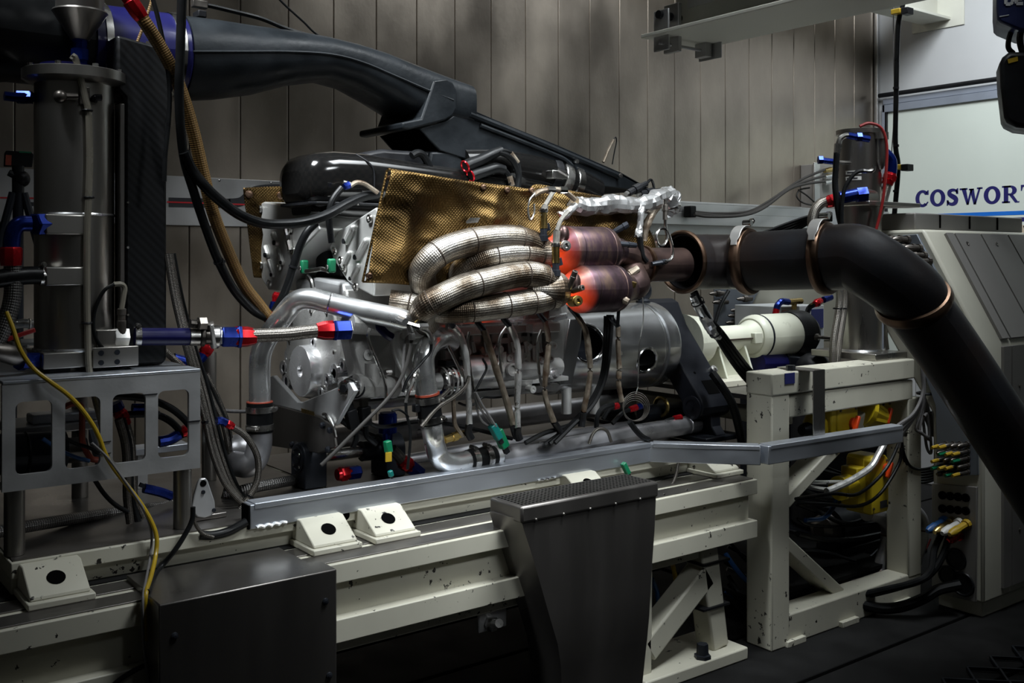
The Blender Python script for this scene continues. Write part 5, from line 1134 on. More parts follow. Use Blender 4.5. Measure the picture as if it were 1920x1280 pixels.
# ---------------------------------------------------------------- bell housing
bh = thing('bell_housing', 'bright machined bell housing with round windows behind the engine', 'bell housing', (2.7, EY, 0.92))
def bell(u0, u1, R0, R1, holes, nu=60, nv=120):
    vs, fs, uv = [], [], []
    for i in range(nu + 1):
        x = u0 + (u1 - u0) * i / nu; R = R0 + (R1 - R0) * i / nu
        for j in range(nv):
            a = 2 * math.pi * j / nv; vs.append((x, EY - R * math.sin(a), EZ + R * math.cos(a)))
    for i in range(nu):
        for j in range(nv):
            x = u0 + (u1 - u0) * (i + 0.5) / nu; a = math.degrees(2 * math.pi * (j + 0.5) / nv)
            if any(((x - hx_) / rx) ** 2 + ((a - ha) / ra) ** 2 < 1 for hx_, ha, rx, ra in holes): continue
            fs.append((i * nv + j, (i + 1) * nv + j, (i + 1) * nv + (j + 1) % nv, i * nv + (j + 1) % nv))
    m = MB(); m.add(vs, fs, [(0, 0)] * len(vs)); return m
HL = [(2.50, 75, 0.075, 26), (2.80, 106, 0.050, 17)]
MBm = bell(2.38, 2.90, 0.158, 0.167, HL)
MBm.build('shell', 'alu_turned', bh, solid=0.006)
for hx_, ha, rx, ra in HL:
    ring = []
    for k in range(41):
        t = 2 * math.pi * k / 40; x = hx_ + rx * math.cos(t); a = math.radians(ha + ra * math.sin(t)); R = 0.158 + 0.009 * (x - 2.38) / 0.52
        ring.append(V((x, EY - R * math.sin(a), EZ + R * math.cos(a))))
    MB().tube(ring, 0.0055, 8, False, False).build('window_rim', 'alu_polished', bh)
MB().cyl((2.36, EY, EZ), (2.95, EY, EZ), 0.085, n=28).build('clutch_drum', 'black_metal', bh)
MB().lathe((2.885, EY, EZ), XA, [(0, 0.160), (0.0, 0.169), (0.02, 0.170), (0.022, 0.162), (0.03, 0.162), (0.032, 0.172), (0.085, 0.172), (0.10, 0.166)], 64, False).build('rear_flange', 'alu_turned', bh)
# flat-sided adaptor between engine and bell
MB().prism([(2.36, y, z) for y, z in ((2.815, 1.29), (2.80, 1.20), (2.815, 1.00), (2.88, 0.955), (3.08, 0.955), (3.15, 1.0), (3.16, 1.2), (3.14, 1.29))], (0.03, 0, 0)).build('front_flange', 'alu_cast', bh, 0.004)
A = [P(1088, 596, 2.80), P(1098, 596, 2.80), P(1082, 722, 2.80), P(1056, 722, 2.80)]
MB().prism([P(1068, 598, 2.795), P(1092, 598, 2.795), P(1090, 640, 2.795), P(1072, 722, 2.795), P(1050, 722, 2.795)], (0, 0.02, 0)).build('side_web', 'alu_turned', bh, 0.003)
for u in (1115, 1062): MB().cyl(P(u, 775, 2.9), P(u, 720, 2.9), 0.019, n=14).build('lower_stud', 'alu_head', bh)
MB().lathe(P(1164, 662, 2.815), (0, -1, 0), [(0, 0.008), (0.004, 0.007)], 10).build('screw', 'clamp_steel', bh)
# lifting eye
le = thing('lifting_eye', 'dark lifting eye bolted on top of the bell housing', 'lifting eye', (2.92, EY, 1.27))
q = P(1206, 545, EY); MB().torus((q.x, EY, q.z), YA, 0.034, 0.011, 20, 8).build('ring', 'black_metal', le); MB().lathe((q.x, EY, 1.268), ZA, [(0, 0.03), (0.012, 0.03), (0.02, 0.02), (q.z - 1.268 - 0.03, 0.016)], 16).build('shank', 'black_metal', le)
# ---------------------------------------------------------------- rear cradle
rc = thing('rear_cradle', 'heavy black rear engine cradle with slanted legs over the bell housing', 'cradle', (3.07, 2.95, 0.737))
half = [(3.03, 1.285), (2.995, 1.268), (2.95, 1.178), (2.725, 0.905)]
leg = half + [(2.712, 0.87), (2.72, 0.84), (2.75, 0.822), (2.785, 0.828), (2.81, 0.85), (2.83, 0.89), (2.90, 0.975), (3.03, 0.975)]
mir = [(6.06 - y, z) for y, z in leg[::-1]]
MB().prism([(2.995, y, z) for y, z in leg + mir[1:-1]], (0.165, 0, 0)).build('cradle_plate', 'cradle_black', rc, 0.006)
pv = V((2.99, 2.765, 0.866))
MB().lathe(pv + V((0.004, 0, 0)), (-1, 0, 0), [(0, 0.047), (0.006, 0.047), (0.008, 0.043), (0.0081, 0.03), (0.005, 0.029), (0.005, 0.012), (0.012, 0.011)], 30).build('pivot_cap', 'cradle_black', rc)
# slot in the slanted face and the clevis
nl = V((0, -(0.905 - 1.178), (2.725 - 2.95))).normalized(); nl = V((0, -0.77, 0.635))
def onface(y, x): 
    z = 0.905 + (y - 2.725) / (2.95 - 2.725) * (1.178 - 0.905); return V((x, y, z))
MB().prism([onface(2.735, 3.055) + nl * 0.0012, onface(2.735, 3.12) + nl * 0.0012, onface(2.775, 3.12) + nl * 0.0012, onface(2.775, 3.055) + nl * 0.0012], nl * 0.001).build('clevis_slot', 'void_black', rc)
MB().lathe(onface(2.80, 3.045), nl, [(0, 0.006), (0.001, 0.006), (0.0011, 0.0)], 10).build('tapped_hole', 'void_black', rc)
MB().prism([(3.06, y, z) for y, z in ((2.70, 0.737), (2.86, 0.737), (2.86, 0.76), (2.80, 0.79), (2.795, 0.87), (2.765, 0.90), (2.73, 0.87), (2.725, 0.79), (2.70, 0.76))], (0.055, 0, 0)).build('foot_clevis', 'cradle_black', rc, 0.004)
MB().box((2.98, 2.68, 0.7375), (3.19, 2.9, 0.757)).build('foot_plate', 'cradle_black', rc, 0.004)
MB().box((2.98, 3.16, 0.7375), (3.19, 3.38, 0.757)).prism([(3.06, y, z) for y, z in ((3.2, 0.757), (3.36, 0.757), (3.33, 0.87), (3.29, 0.90), (3.25, 0.87))], (0.055, 0, 0)).build('foot_clevis', 'cradle_black', rc, 0.004)
st_ = thing('stay_rod', 'black rubber sleeved stay rod bolted to the cradle leg', 'rod', P(1400, 830, 2.62))
MB().lathe(onface(2.80, 3.145), nl, [(0, 0.016), (0.02, 0.016), (0.021, 0.010), (0.0215, 0.008), (0.012, 0.008)], 12).build('bolt', 'clamp_steel', st_)
MB().tube([P(1336, 700, 2.70), P(1352, 722, 2.66), P(1372, 755, 2.64), P(1385, 800, 2.63), P(1392, 836, 2.63)], 0.017, 10).build('sleeve', 'rubber', st_)
# ---------------------------------------------------------------- front mount
fm = thing('front_mount', 'vee cut aluminium front engine mount plate with dark lower plate', 'mount', (1.44, 2.95, 0.8))
XM = 1.42
MB().prism([PX(a, b, XM) for a, b in ((505, 706), (512, 704), (557, 753), (566, 754), (642, 722), (655, 716), (664, 733), (628, 797), (600, 780), (507, 757))], (0.016, 0, 0)).build('vee_plate', 'frame_alu', fm, 0.003)
MB().prism([PX(a, b, XM - 0.004) for a, b in ((509, 757), (600, 782), (622, 796), (628, 838), (598, 850), (509, 836))], (0.012, 0, 0)).build('lower_plate', 'stainless_dark', fm, 0.003)
MB().prism([PX(a, b, XM - 0.002) for a, b in ((565, 765), (589, 772), (590, 782), (566, 775))], (-0.001, 0, 0)).build('paper_label', 'brass', fm)
for (u, v) in ((607, 797), (621, 806), (617, 842), (550, 833)):
    MB().lathe(PX(u, v, XM - 0.005), (-1, 0, 0), [(0, 0.010), (0.008, 0.010), (0.012, 0.006)], 10).build('bolt', 'black_metal', fm)
MB().tube([PX(a, b, XM - 0.006) for a, b in ((606, 776), (614, 778), (625, 800), (630, 820))], 0.005, 6).build('edge_bar', 'clamp_steel', fm)
# pivot shaft with two black pillow blocks
ps_ = thing('pivot_shaft', 'steel pivot shaft lying between the two black pillow blocks', 'shaft', P(640, 850, 2.92))
s0, s1 = P(575, 862, 2.94), P(715, 838, 2.94)
zz = (s0.z + s1.z) / 2
MB().cyl((s0.x - 0.03, 2.94, zz), (s1.x + 0.06, 2.94, zz), 0.019, n=18).build('shaft', 'clamp_steel', ps_)
MB().cyl((s1.x - 0.075, 2.94, zz), (s1.x - 0.012, 2.94, zz), 0.033, n=18).build('collar', 'black_metal', ps_)
for x, l in ((s0.x - 0.03, 'black pillow block at the left end of the pivot shaft'), (s1.x - 0.012, 'black pillow block at the right end of the pivot shaft')):
    t = thing('pillow_block', l, 'bearing block', (x + 0.035, 2.94, 0.737), 'black pillow blocks')
    w2 = 0.052
    pts = [(x, 2.94 + w2 * 0.95, 0.738), (x, 2.94 - w2 * 0.95, 0.738), (x, 2.94 - w2, zz)] + [(x, 2.94 - w2 * math.cos(a), zz + w2 * math.sin(a)) for a in [math.pi * k / 12 for k in range(1, 12)]] + [(x, 2.94 + w2, zz)]
    MB().prism(pts, (0.075, 0, 0)).build('block', 'black_metal', t, 0.004)
    MB().lathe((x, 2.94, zz), (-1, 0, 0), [(0, 0.040), (0.004, 0.040), (0.005, 0.034), (0.001, 0.033), (0.001, 0.016), (0.006, 0.014)], 26).build('cap', 'black_metal', t)
    for a in range(4): MB().lathe((x - 0.003, 2.94 + 0.028 * math.cos(a * 1.57 + 0.8), zz + 0.028 * math.sin(a * 1.57 + 0.8)), (-1, 0, 0), [(0, 0.005), (0.004, 0.004)], 8).build('cap_screw', 'clamp_steel', t)

# ---------------------------------------------------------------- airbox and intake
ab = thing('airbox', 'glossy black carbon airbox with rounded nose on top of the engine', 'airbox', (1.6, EY, 1.6))
def rrect(x, yc, zc, hw, hh, rr, n=6, ztilt=0.0):
    pts = []
    for cx_, cz_, a0 in ((1, 1, 0), (-1, 1, 90), (-1, -1, 180), (1, -1, 270)):
        for k in range(n + 1):
            a = math.radians(a0 + 90 * k / n); pts.append(V((x, yc + cx_ * (hw - rr) + rr * math.cos(a), zc + cz_ * (hh - rr) + rr * math.sin(a))))
    return pts
ZN = 1.694
rings = [rrect(1.395, EY, ZN - 0.005, 0.07, 0.035, 0.03), rrect(1.402, EY, ZN - 0.003, 0.10, 0.055, 0.045), rrect(1.42, EY, ZN - 0.001, 0.118, 0.076, 0.06), rrect(1.45, EY, ZN, 0.128, 0.087, 0.066), rrect(1.50, EY, ZN + 0.004, 0.132, 0.091, 0.066), rrect(1.60, EY, ZN + 0.006, 0.134, 0.088, 0.064), rrect(1.80, EY, ZN + 0.002, 0.134, 0.075, 0.055), rrect(2.2, EY, ZN - 0.02, 0.13, 0.07, 0.05)]
MB().loft(rings).build('plenum', 'carbon_gloss', ab)
MB().loft([rrect(1.405, EY, ZN - 0.072, 0.10, 0.004, 0.003), rrect(1.42, EY, ZN - 0.072, 0.128, 0.004, 0.003), rrect(1.50, EY, ZN - 0.072, 0.142, 0.004, 0.003), rrect(2.1, EY, ZN - 0.072, 0.146, 0.004, 0.003)]).build('joint_flange', 'black_plastic', ab)
MB().loft([rrect(1.43, EY, ZN - 0.085, 0.07, 0.02, 0.015), rrect(1.47, EY, ZN - 0.088, 0.095, 0.022, 0.02), rrect(1.56, EY, ZN - 0.09, 0.10, 0.026, 0.02), rrect(2.1, EY, ZN - 0.10, 0.10, 0.036, 0.03)]).build('lower_shell', 'carbon_gloss', ab)
for k in range(7): MB().lathe((1.47 + 0.085 * k, EY - 0.138, ZN - 0.071), (0, 0, -1), [(0, 0.005), (0.006, 0.0045)], 8).build('flange_screw', 'clamp_steel', ab)
MB().tube([(1.615, EY - 0.136, ZN - 0.05), (1.615, EY - 0.1365, ZN + 0.03), (1.60, EY - 0.13, ZN + 0.06), (1.57, EY - 0.10, ZN + 0.088)], 0.0025, 6).build('seam_line', 'black_plastic', ab)
MB().tube([(1.70, EY - 0.1365, ZN - 0.05), (1.70, EY - 0.1365, ZN - 0.005), (1.72, EY - 0.1365, ZN + 0.005), (1.95, EY - 0.1365, ZN)], 0.0025, 6).build('seam_line', 'black_plastic', ab)
# upper hump and matte box
A = [(655, 300), (672, 288), (705, 281), (720, 279), (760, 282), (800, 283), (850, 283), (868, 298), (876, 325), (880, 345), (760, 345), (650, 310)]
MB().prism([P(a, b, EY - 0.07) for a, b in A], (0, 0.2, 0)).build('upper_box', 'black_plastic', ab, 0.02)
MB().prism([P(a, b, EY - 0.085) for a, b in ((808, 284), (852, 284), (866, 296), (880, 338), (800, 330))], (0, 0.03, 0)).build('side_cover', 'duct_carbon', ab, 0.008)
MB().box(P(776, 317, EY - 0.088), P(792, 311, EY - 0.07)).build('rating_label', 'decal_grey', ab)
MB().tube([P(a, b, EY - 0.10) for a, b in ((772, 292), (782, 287), (792, 290), (800, 302), (806, 315))], 0.013, 10).build('breather_elbow', 'rubber', ab)
MB().cyl(P(804, 312, EY - 0.10), P(812, 326, EY - 0.10), 0.010, n=10).build('breather_ferrule', 'label_white', ab)
# glossy throttle pipe with silver clamp
tp = thing('throttle_pipe', 'glossy black throttle pipe with silver clamp band beneath the intake scoop', 'pipe', P(980, 340, 2.92))
tq = [P(a, b, 2.93) for a, b in ((862, 312), (930, 312), (985, 320), (1030, 331), (1075, 347), (1110, 365))]
MB().tube(tq, 0.068, 28).build('pipe', 'carbon_gloss', tp)
dq = (tq[4] - tq[3]).normalized()
MB().lathe(tq[3], dq, [(-0.02, 0.07), (0, 0.074), (0.012, 0.074), (0.014, 0.07)], 30).build('bead', 'black_plastic', tp)
MB().lathe(tq[3] + dq * 0.03, dq, [(0, 0.070), (0.002, 0.073), (0.035, 0.073), (0.037, 0.07)], 30).lathe(tq[3] + dq * 0.09, dq, [(0, 0.070), (0.002, 0.073), (0.03, 0.073), (0.032, 0.07)], 30).build('clamp_band', 'clamp_steel', tp)
MB().box(P(1036, 334, 2.83), P(1052, 322, 2.87)).cyl(P(1042, 318, 2.84), P(1062, 330, 2.84), 0.012, n=10).build('clamp_bolt', 'clamp_steel', tp, 0.002)
for k, (pts, l) in enumerate(((((872, 312), (880, 308), (900, 300), (925, 288), (940, 282), (957, 287), (970, 305), (974, 330), (972, 355)), 'upper injector lead with heat sleeve arching over the throttle pipe'), (((882, 330), (890, 327), (912, 320), (930, 315), (945, 318), (955, 330), (960, 348)), 'lower injector lead with heat sleeve beside the throttle pipe'), (((930, 350), (940, 343), (955, 342), (965, 350)), 'short injector lead low beside the throttle pipe'))):
    t = thing('injector_lead', l, 'cable', P(*pts[-1], 2.84), 'injector leads on the throttle pipe'); pp = [P(a, b, 2.84) for a, b in pts]
    MB().tube(pp[2:], 0.0085, 8).build('lead', 'rubber', t)
    if k < 2:
        MB().tube(pp[:5], [0.020, 0.021, 0.019, 0.018, 0.016], 12).build('boot', 'rubber', t)
        MB().torus(pp[0], pp[0] - pp[1], 0.019, 0.0035, 16, 6).build('seal_ring', 'red_anod', t)
        a, b = (pp[5], pp[6]) if k == 0 else (pp[5], pp[6]); MB().tube([a, (a + b) / 2, b], 0.0105, 8, False).build('sleeve', 'dirty_sleeve', t)
hose('injector_lead', 'thick black cable looping down right of the upper injector lead', [P(a, b, 2.83) for a, b in ((935, 286), (952, 292), (966, 308), (972, 330), (968, 358))], 0.010, 'rubber', 'cable')
# the long intake scoop
isc = thing('intake_scoop', 'long black carbon intake scoop sweeping from the upper left down onto the engine', 'intake', (2.0, 3.0, 1.75))
YI = 3.02
prof = [(338, 30, 190, 0.120), (400, 38, 187, 0.120), (470, 50, 178, 0.120), (540, 60, 160, 0.120), (600, 72, 153, 0.122), (650, 85, 166, 0.125), (700, 101, 193, 0.13), (750, 122, 223, 0.135), (800, 143, 240, 0.14), (850, 163, 245, 0.145)]
rings = []
for i, (x, yt, yb_, hw) in enumerate(prof):
    a, b = P(x, yt, YI), P(x, yb_, YI); X = a.x; zc = (a.z + b.z) / 2; hh = (a.z - b.z) / 2; k = i / 9
    ring = []
    for j in range(36):
        an = 2 * math.pi * j / 36; ex = 1.0 - 0.45 * k
        cy_, sy = math.cos(an), math.sin(an)
        ring.append(V((X, YI + hw * math.copysign(abs(cy_) ** ex, cy_), zc + hh * math.copysign(abs(sy) ** ex, sy))))
    rings.append(ring)
MB().loft(rings, True).build('duct', 'duct_carbon', isc)
cr_ = []
for x, y in ((345, 97), (450, 97), (540, 97), (620, 102), (680, 117), (740, 142), (800, 168), (850, 188)):
    i = max(k for k in range(10) if prof[k][0] <= x); cr_.append(P(x, y, YI - prof[i][3] * 1.0))
MB().tube(cr_, 0.0045, 6).build('side_crease', 'duct_carbon', isc)
# bolted flange
MB().prism([P(a, b, YI - 0.147) for a, b in ((814, 150), (838, 147), (850, 155), (857, 170), (857, 202), (850, 216), (836, 225), (768, 243), (755, 241), (755, 229), (790, 222))], (0, 0.294, 0)).build('flange', 'duct_carbon', isc, 0.006)
# lower scoop: hollow roof narrowing towards the rear
sp2 = [(858, 188), (890, 208), (960, 238), (1040, 270), (1110, 300), (1165, 324), (1215, 352), (1205, 358), (1140, 350), (1060, 345), (960, 322), (880, 300), (826, 282), (806, 262), (788, 241), (838, 226), (855, 214)]
MB().prism([P(a, b, YI - 0.13) for a, b in sp2], (0, 0.012, 0)).prism([P(a, b, YI - 0.13) + V((0, 0.26, 0)) for a, b in sp2], (0, 0.012, 0)).build('scoop_side', 'duct_carbon', isc, 0.003)
tp_ = [P(a, b, YI - 0.13) for a, b in sp2[:7]]
MB().loft([[p, p + V((0, 0.27, 0)), p + V((0, 0.27, -0.012)), p + V((0, 0, -0.012))] for p in tp_]).build('scoop_roof', 'duct_carbon', isc, 0.003)
for off, a0, w_ in ((0, ((880, 214), (960, 246), (1040, 279), (1110, 309), (1160, 330)), 0.012), (0, ((900, 235), (970, 262), (1040, 290), (1060, 300), (1080, 318)), 0.009)):
    MB().tube([P(a, b, YI - 0.133) for a, b in a0], w_, 8).build('stiffening_rib', 'duct_carbon', isc)
for (u, v) in ((1077, 303), (1159, 330)):
    MB().lathe(P(u, v, YI - 0.136), (0, -1, 0), [(0, 0.006), (0.012, 0.006), (0.0121, 0.009), (0.018, 0.008)], 8).build('quick_pin', 'clamp_steel', isc)
MB().tube([P(a, b, YI - 0.05) for a, b in ((1131, 304), (1140, 282), (1150, 262))], 0.006, 8, False).build('probe', 'dirty_sleeve', isc)
MB().tube([P(a, b, YI - 0.05) for a, b in ((1150, 262), (1154, 257), (1156, 265), (1152, 285), (1148, 308))], 0.0025, 6).build('probe_lead', 'rubber', isc)
MB().box(P(372, 31, YI), P(388, 20, YI) + V((0, 0.05, 0))).build('cable_bracket', 'black_plastic', isc, 0.003)
hc2 = thing('scoop_cable', 'black cable tied along the top edge of the intake scoop', 'cable', P(600, 70, YI))
MB().tube([P(a, b, YI - 0.03) for a, b in ((364, 8), (388, 10), (440, 22), (490, 35), (540, 55), (600, 72), (650, 84), (700, 101), (760, 124), (805, 144))], 0.007, 8).build('cable', 'rubber', hc2)
MB().box(P(362, 12, YI - 0.04), P(386, 4, YI - 0.02)).build('plug', 'connector', hc2, 0.003)
tie(hc2, P(677, 92, YI - 0.03), P(700, 101, YI) - P(650, 84, YI), 0.009); tie(hc2, P(805, 143, YI - 0.03), XA, 0.009)
hose('thin_lead', 'thin black lead dropping from the top edge onto the intake scoop', [P(a, b, YI - 0.02) for a, b in ((505, -30), (525, 0), (568, 40), (600, 68), (660, 90), (740, 112), (800, 138))], 0.0035, 'rubber', 'cable')
# ================================================================ HEAT SHIELDS
from mathutils import noise as _nz
def shield(top, bot, name, mat, root, nu=90, nv=40, amp=0.021, seed=0.0, off=0.0):
    """crumpled sheet between two edges given as lists of world points"""
    def at(e, u):
        f = u * (len(e) - 1); i = min(int(f), len(e) - 2); return e[i].lerp(e[i + 1], f - i)
    T, B = spline(top, 6), spline(bot, 6)
    def fn(u, v):
        p = at(B, u).lerp(at(T, u), v)
        w = _nz.noise(V((p.x * 4 + seed, p.z * 5, 3.1))) * amp * 1.3 + (0.5 - abs(_nz.noise(V((p.x * 6 - p.z * 3 + seed, p.z * 2.2 + p.x * 3, 1.7))))) * amp * 1.6 + (0.5 - abs(_nz.noise(V((p.x * 9 + p.z * 14, p.z * 9 - p.x * 4, seed))))) * amp * 0.8
        return p + V((0, -w + off, 0))
    return MB().grid(fn, nu, nv).build(name, mat, root, solid=0.003, ang=60)
gs = thing('heat_shield', 'crumpled gold foil heat shield along the near side above the exhaust', 'heat shield', P(900, 470, 2.66))
top = [P(a, b, y) for a, b, y in ((726, 319, 2.625), (800, 331, 2.63), (855, 340, 2.635), (910, 347, 2.635), (960, 353, 2.635), (990, 357, 2.635), (1006, 349, 2.635), (1060, 359, 2.635), (1130, 372, 2.635), (1200, 388, 2.635))]
bot = [P(a, b, y) for a, b, y in ((680, 528, 2.635), (735, 530, 2.63), (790, 535, 2.63), (840, 540, 2.63), (900, 530, 2.63), (960, 510, 2.63), (1020, 495, 2.63), (1080, 485, 2.63), (1140, 475, 2.63), (1225, 470, 2.62))]
shield(top, bot, 'foil_sheet', 'gold_shield', gs)
MB().tube([p + V((0, -0.004, 0.002)) for p in top], 0.0045, 8).build('rolled_edge', 'gold_shield', gs)
MB().tube([top[0], P(703, 425, 2.628), bot[0]], 0.004, 8).build('rolled_edge', 'gold_shield', gs)
MB().tube([bot[0], bot[1], P(770, 533, 2.628)], 0.003, 8).build('rolled_edge', 'gold_shield', gs)
for (u, v) in ((733, 334), (801, 341), (852, 344), (907, 351), (951, 356), (997, 357), (693, 517), (760, 337)):
    q = P(u, v, 2.612); MB().lathe(q, (-0.2, -1, 0), [(-0.012, 0.009), (0, 0.0105), (0.003, 0.009), (0.004, 0.005), (0.002, 0.004)], 14).build('rivet', 'bronze', gs)
MB().prism([P(a, b, 2.604) for a, b in ((873, 415), (880, 408), (900, 408), (895, 417), (874, 419))], (0, -0.002, 0)).build('metal_tag', 'clamp_steel', gs)
gs2 = thing('heat_shield', 'gold foil heat shield standing on the far side behind the cylinder head', 'heat shield', P(500, 520, 3.34))
shield([P(a, b, 3.34) for a, b in ((455, 352), (500, 350), (560, 349), (620, 352))], [P(a, b, 3.34) for a, b in ((474, 520), (500, 521), (560, 520), (620, 520))], 'foil_sheet', 'gold_shield', gs2, 30, 30, 0.008, 5.0)
for (u, v) in ((467, 364), (527, 366)): MB().lathe(P(u, v, 3.325), (-0.2, -1, 0), [(-0.01, 0.012), (0, 0.014), (0.003, 0.012), (0.004, 0.006)], 14).build('rivet', 'bronze', gs2)

# ================================================================ EXHAUST MANIFOLD
ex = thing('exhaust_manifold', 'silver lagged exhaust manifold with red hot collectors', 'exhaust', P(950, 590, 2.5))
def pipe(pts, r, seams=()):
    ps = [P(a, b, y) for a, b, y in pts]; sp = spline(ps, 8); m = len(sp)
    def lump(i): return 1.0 + 0.05 * _nz.noise(sp[i] * 14)
    mb = MB(); rr = [r * lump(i) for i in range(m)]
    mb.tube(sp, rr, 26, False); o = mb.build('primary_pipe', 'wrap', ex)
    for f in seams:
        i = int(f * (m - 1)); d = (sp[min(i + 1, m - 1)] - sp[max(i - 1, 0)]).normalized()
        MB().torus(sp[i], d, r * 1.0 * lump(i), 0.0022, 26, 6).build('lagging_seam', 'seam', o)
    return o
pipe([(803, 560, 2.66), (795, 537, 2.62), (792, 510, 2.585), (808, 486, 2.56), (832, 469, 2.55), (863, 458, 2.54), (897, 450, 2.535), (932, 446, 2.53), (966, 447, 2.53), (995, 455, 2.535), (1018, 470, 2.535), (1026, 476, 2.535)], 0.0415, (0.32, 0.52, 0.74, 0.86))
pipe([(868, 545, 2.66), (862, 520, 2.62), (878, 498, 2.575), (906, 483, 2.545), (940, 476, 2.53), (975, 474, 2.53), (1005, 477, 2.53), (1026, 478, 2.535)], 0.0405, (0.52, 0.74, 0.88))
pipe([(800, 606, 2.64), (793, 588, 2.57), (800, 573, 2.52), (829, 557, 2.495), (872, 538, 2.485), (915, 527, 2.48), (958, 517, 2.475), (992, 514, 2.47), (1018, 520, 2.47), (1036, 531, 2.472), (1050, 542, 2.475)], 0.040, (0.24, 0.46, 0.68, 0.8))
pipe([(730, 566, 2.66), (765, 571, 2.63), (800, 578, 2.59), (846, 582, 2.54), (880, 581, 2.51), (915, 577, 2.495), (949, 572, 2.485), (983, 567, 2.475), (1014, 562, 2.472), (1036, 553, 2.472), (1050, 545, 2.475)], 0.039, (0.12, 0.42, 0.6, 0.74, 0.86))
pipe([(905, 520, 2.62), (930, 512, 2.575), (965, 497, 2.56), (1000, 486, 2.555)], 0.026)
# collectors (lagged) and hot necks, catalysts
cu0, cu1 = P(985, 465, 2.533), P(1028, 476, 2.535)
cu1.z = cu0.z - 0.012
zl = P(1050, 543, 2.475).z; xl0 = P(1022, 540, 2.475).x; xl1 = P(1053, 543, 2.475).x
zu = P(1028, 475, 2.535).z; xu0 = P(988, 465, 2.535).x; xu1 = P(1024, 475, 2.535).x
MB().lathe((xu0, 2.535, zu), XA, [(0.0, 0.020), (0.02, 0.040), (0.045, 0.047), (xu1 - xu0, 0.047), (xu1 - xu0 + 0.004, 0.040)], 30).build('collector', 'wrap', ex)
MB().tube([(xl0 - 0.06, 2.474, zl + 0.004), (xl0 - 0.03, 2.474, zl + 0.002), (xl0, 2.474, zl), (xl0 + 0.03, 2.475, zl), (xl1 - 0.012, 2.475, zl), (xl1 + 0.004, 2.475, zl)], [0.015, 0.035, 0.050, 0.062, 0.056, 0.044], 30).build('collector', 'wrap', ex)
hot('hot_upper', xu1 - 0.02, xu1 + 0.095, 1.9); hot('hot_lower', xl1 - 0.02, xl1 + 0.095, 2.2)
def cat(x0, y, z, R, L, mat, label):
    o = MB().lathe((x0 - 0.012, y, z), XA, [(0, 0.040), (0.03, 0.043), (0.055, 0.055), (0.085, R), (0.088, R + 0.001), (0.088 + L, R + 0.001), (0.092 + L, R), (0.135 + L, R * 0.62), (0.16 + L, R * 0.55)], 44).build('catalyst', mat, ex, label=label)
    for xx_ in (0.10, 0.06 + L): MB().lathe((x0 + xx_, y, z), XA, [(0, R + 0.001), (0.002, R + 0.0022), (0.004, R + 0.001)], 44, False).build('weld_ring', 'heat_steel', o)
    return o
RU = 0.080
c1 = cat(xu1, 2.535, zu + 0.008, RU, 0.175, 'hot_upper', 'upper heat-tinted catalyst glowing red at its inlet')
c2 = cat(xl1, 2.475, zl, 0.076, 0.155, 'hot_lower', 'lower heat-tinted catalyst glowing orange at its inlet')
def bung(px, py, Y, root, r=0.013, L=0.02, mat='brass', d=(-0.15, -1, 0.1)):
    q = P(px, py, Y); return MB().lathe(q, d, [(-0.03, r * 1.1), (0, r * 1.1), (L * 0.4, r * 1.1), (L * 0.42, r), (L, r), (L + 0.0005, r * 0.5), (L - 0.008, r * 0.45)], 16).build('sensor_bung', mat, root)
bung(1059, 461, 2.47, c1, 0.016, 0.012, 'clamp_steel'); bung(1081, 564, 2.405, c2, 0.0155, 0.012, 'brass')
bung(1086, 541, 2.405, c2, 0.009, 0.016, 'connector', (0.1, -1, 0.25)); bung(1073, 524, 2.41, c2, 0.009, 0.03, 'connector', (0.0, -0.5, 0.9))
MB().sph(P(1080, 530, 2.425), (0.018, 0.012, 0.03)).build('bung_boss', 'heat_steel', c2); MB().sph(P(1056, 440, 2.50), (0.022, 0.02, 0.03)).build('bung_boss', 'heat_steel', c1)
# merge pipes into the tail pipe
tx0, tx1 = P(1205, 495, 2.55), P(1278, 497, 2.55); zt = (tx0.z + tx1.z) / 2
e1 = V((xu1 + 0.175 + 0.12, 2.535, zu + 0.008)); e2 = V((xl1 + 0.155 + 0.12, 2.475, zl))
MB().tube([e1, e1 + V((0.06, 0.0, -0.01)), V((tx0.x - 0.05, 2.55, zt + 0.018)), V((tx0.x + 0.03, 2.55, zt))], [0.041, 0.045, 0.052, 0.056], 24).build('merge_pipe', 'heat_steel', ex)
MB().tube([e2, e2 + V((0.06, 0.008, 0.01)), V((tx0.x - 0.06, 2.545, zt - 0.02)), V((tx0.x + 0.03, 2.55, zt))], [0.041, 0.047, 0.052, 0.056], 24).build('merge_pipe', 'heat_steel', ex)
mb = MB(); Lt = tx1.x - tx0.x
mb.lathe((tx0.x, 2.55, zt), XA, [(Lt - 0.02, 0.056), (Lt, 0.0575), (Lt, 0.0605), (0, 0.0585), (0, 0.052)], 40, False); mb.build('tail_pipe', 'heat_steel', ex)
MB().lathe((tx0.x - 0.004, 2.55, zt), XA, [(0, 0.0585), (0.002, 0.067), (0.014, 0.067), (0.016, 0.0585)], 36).build('joint_band', 'bronze', ex)
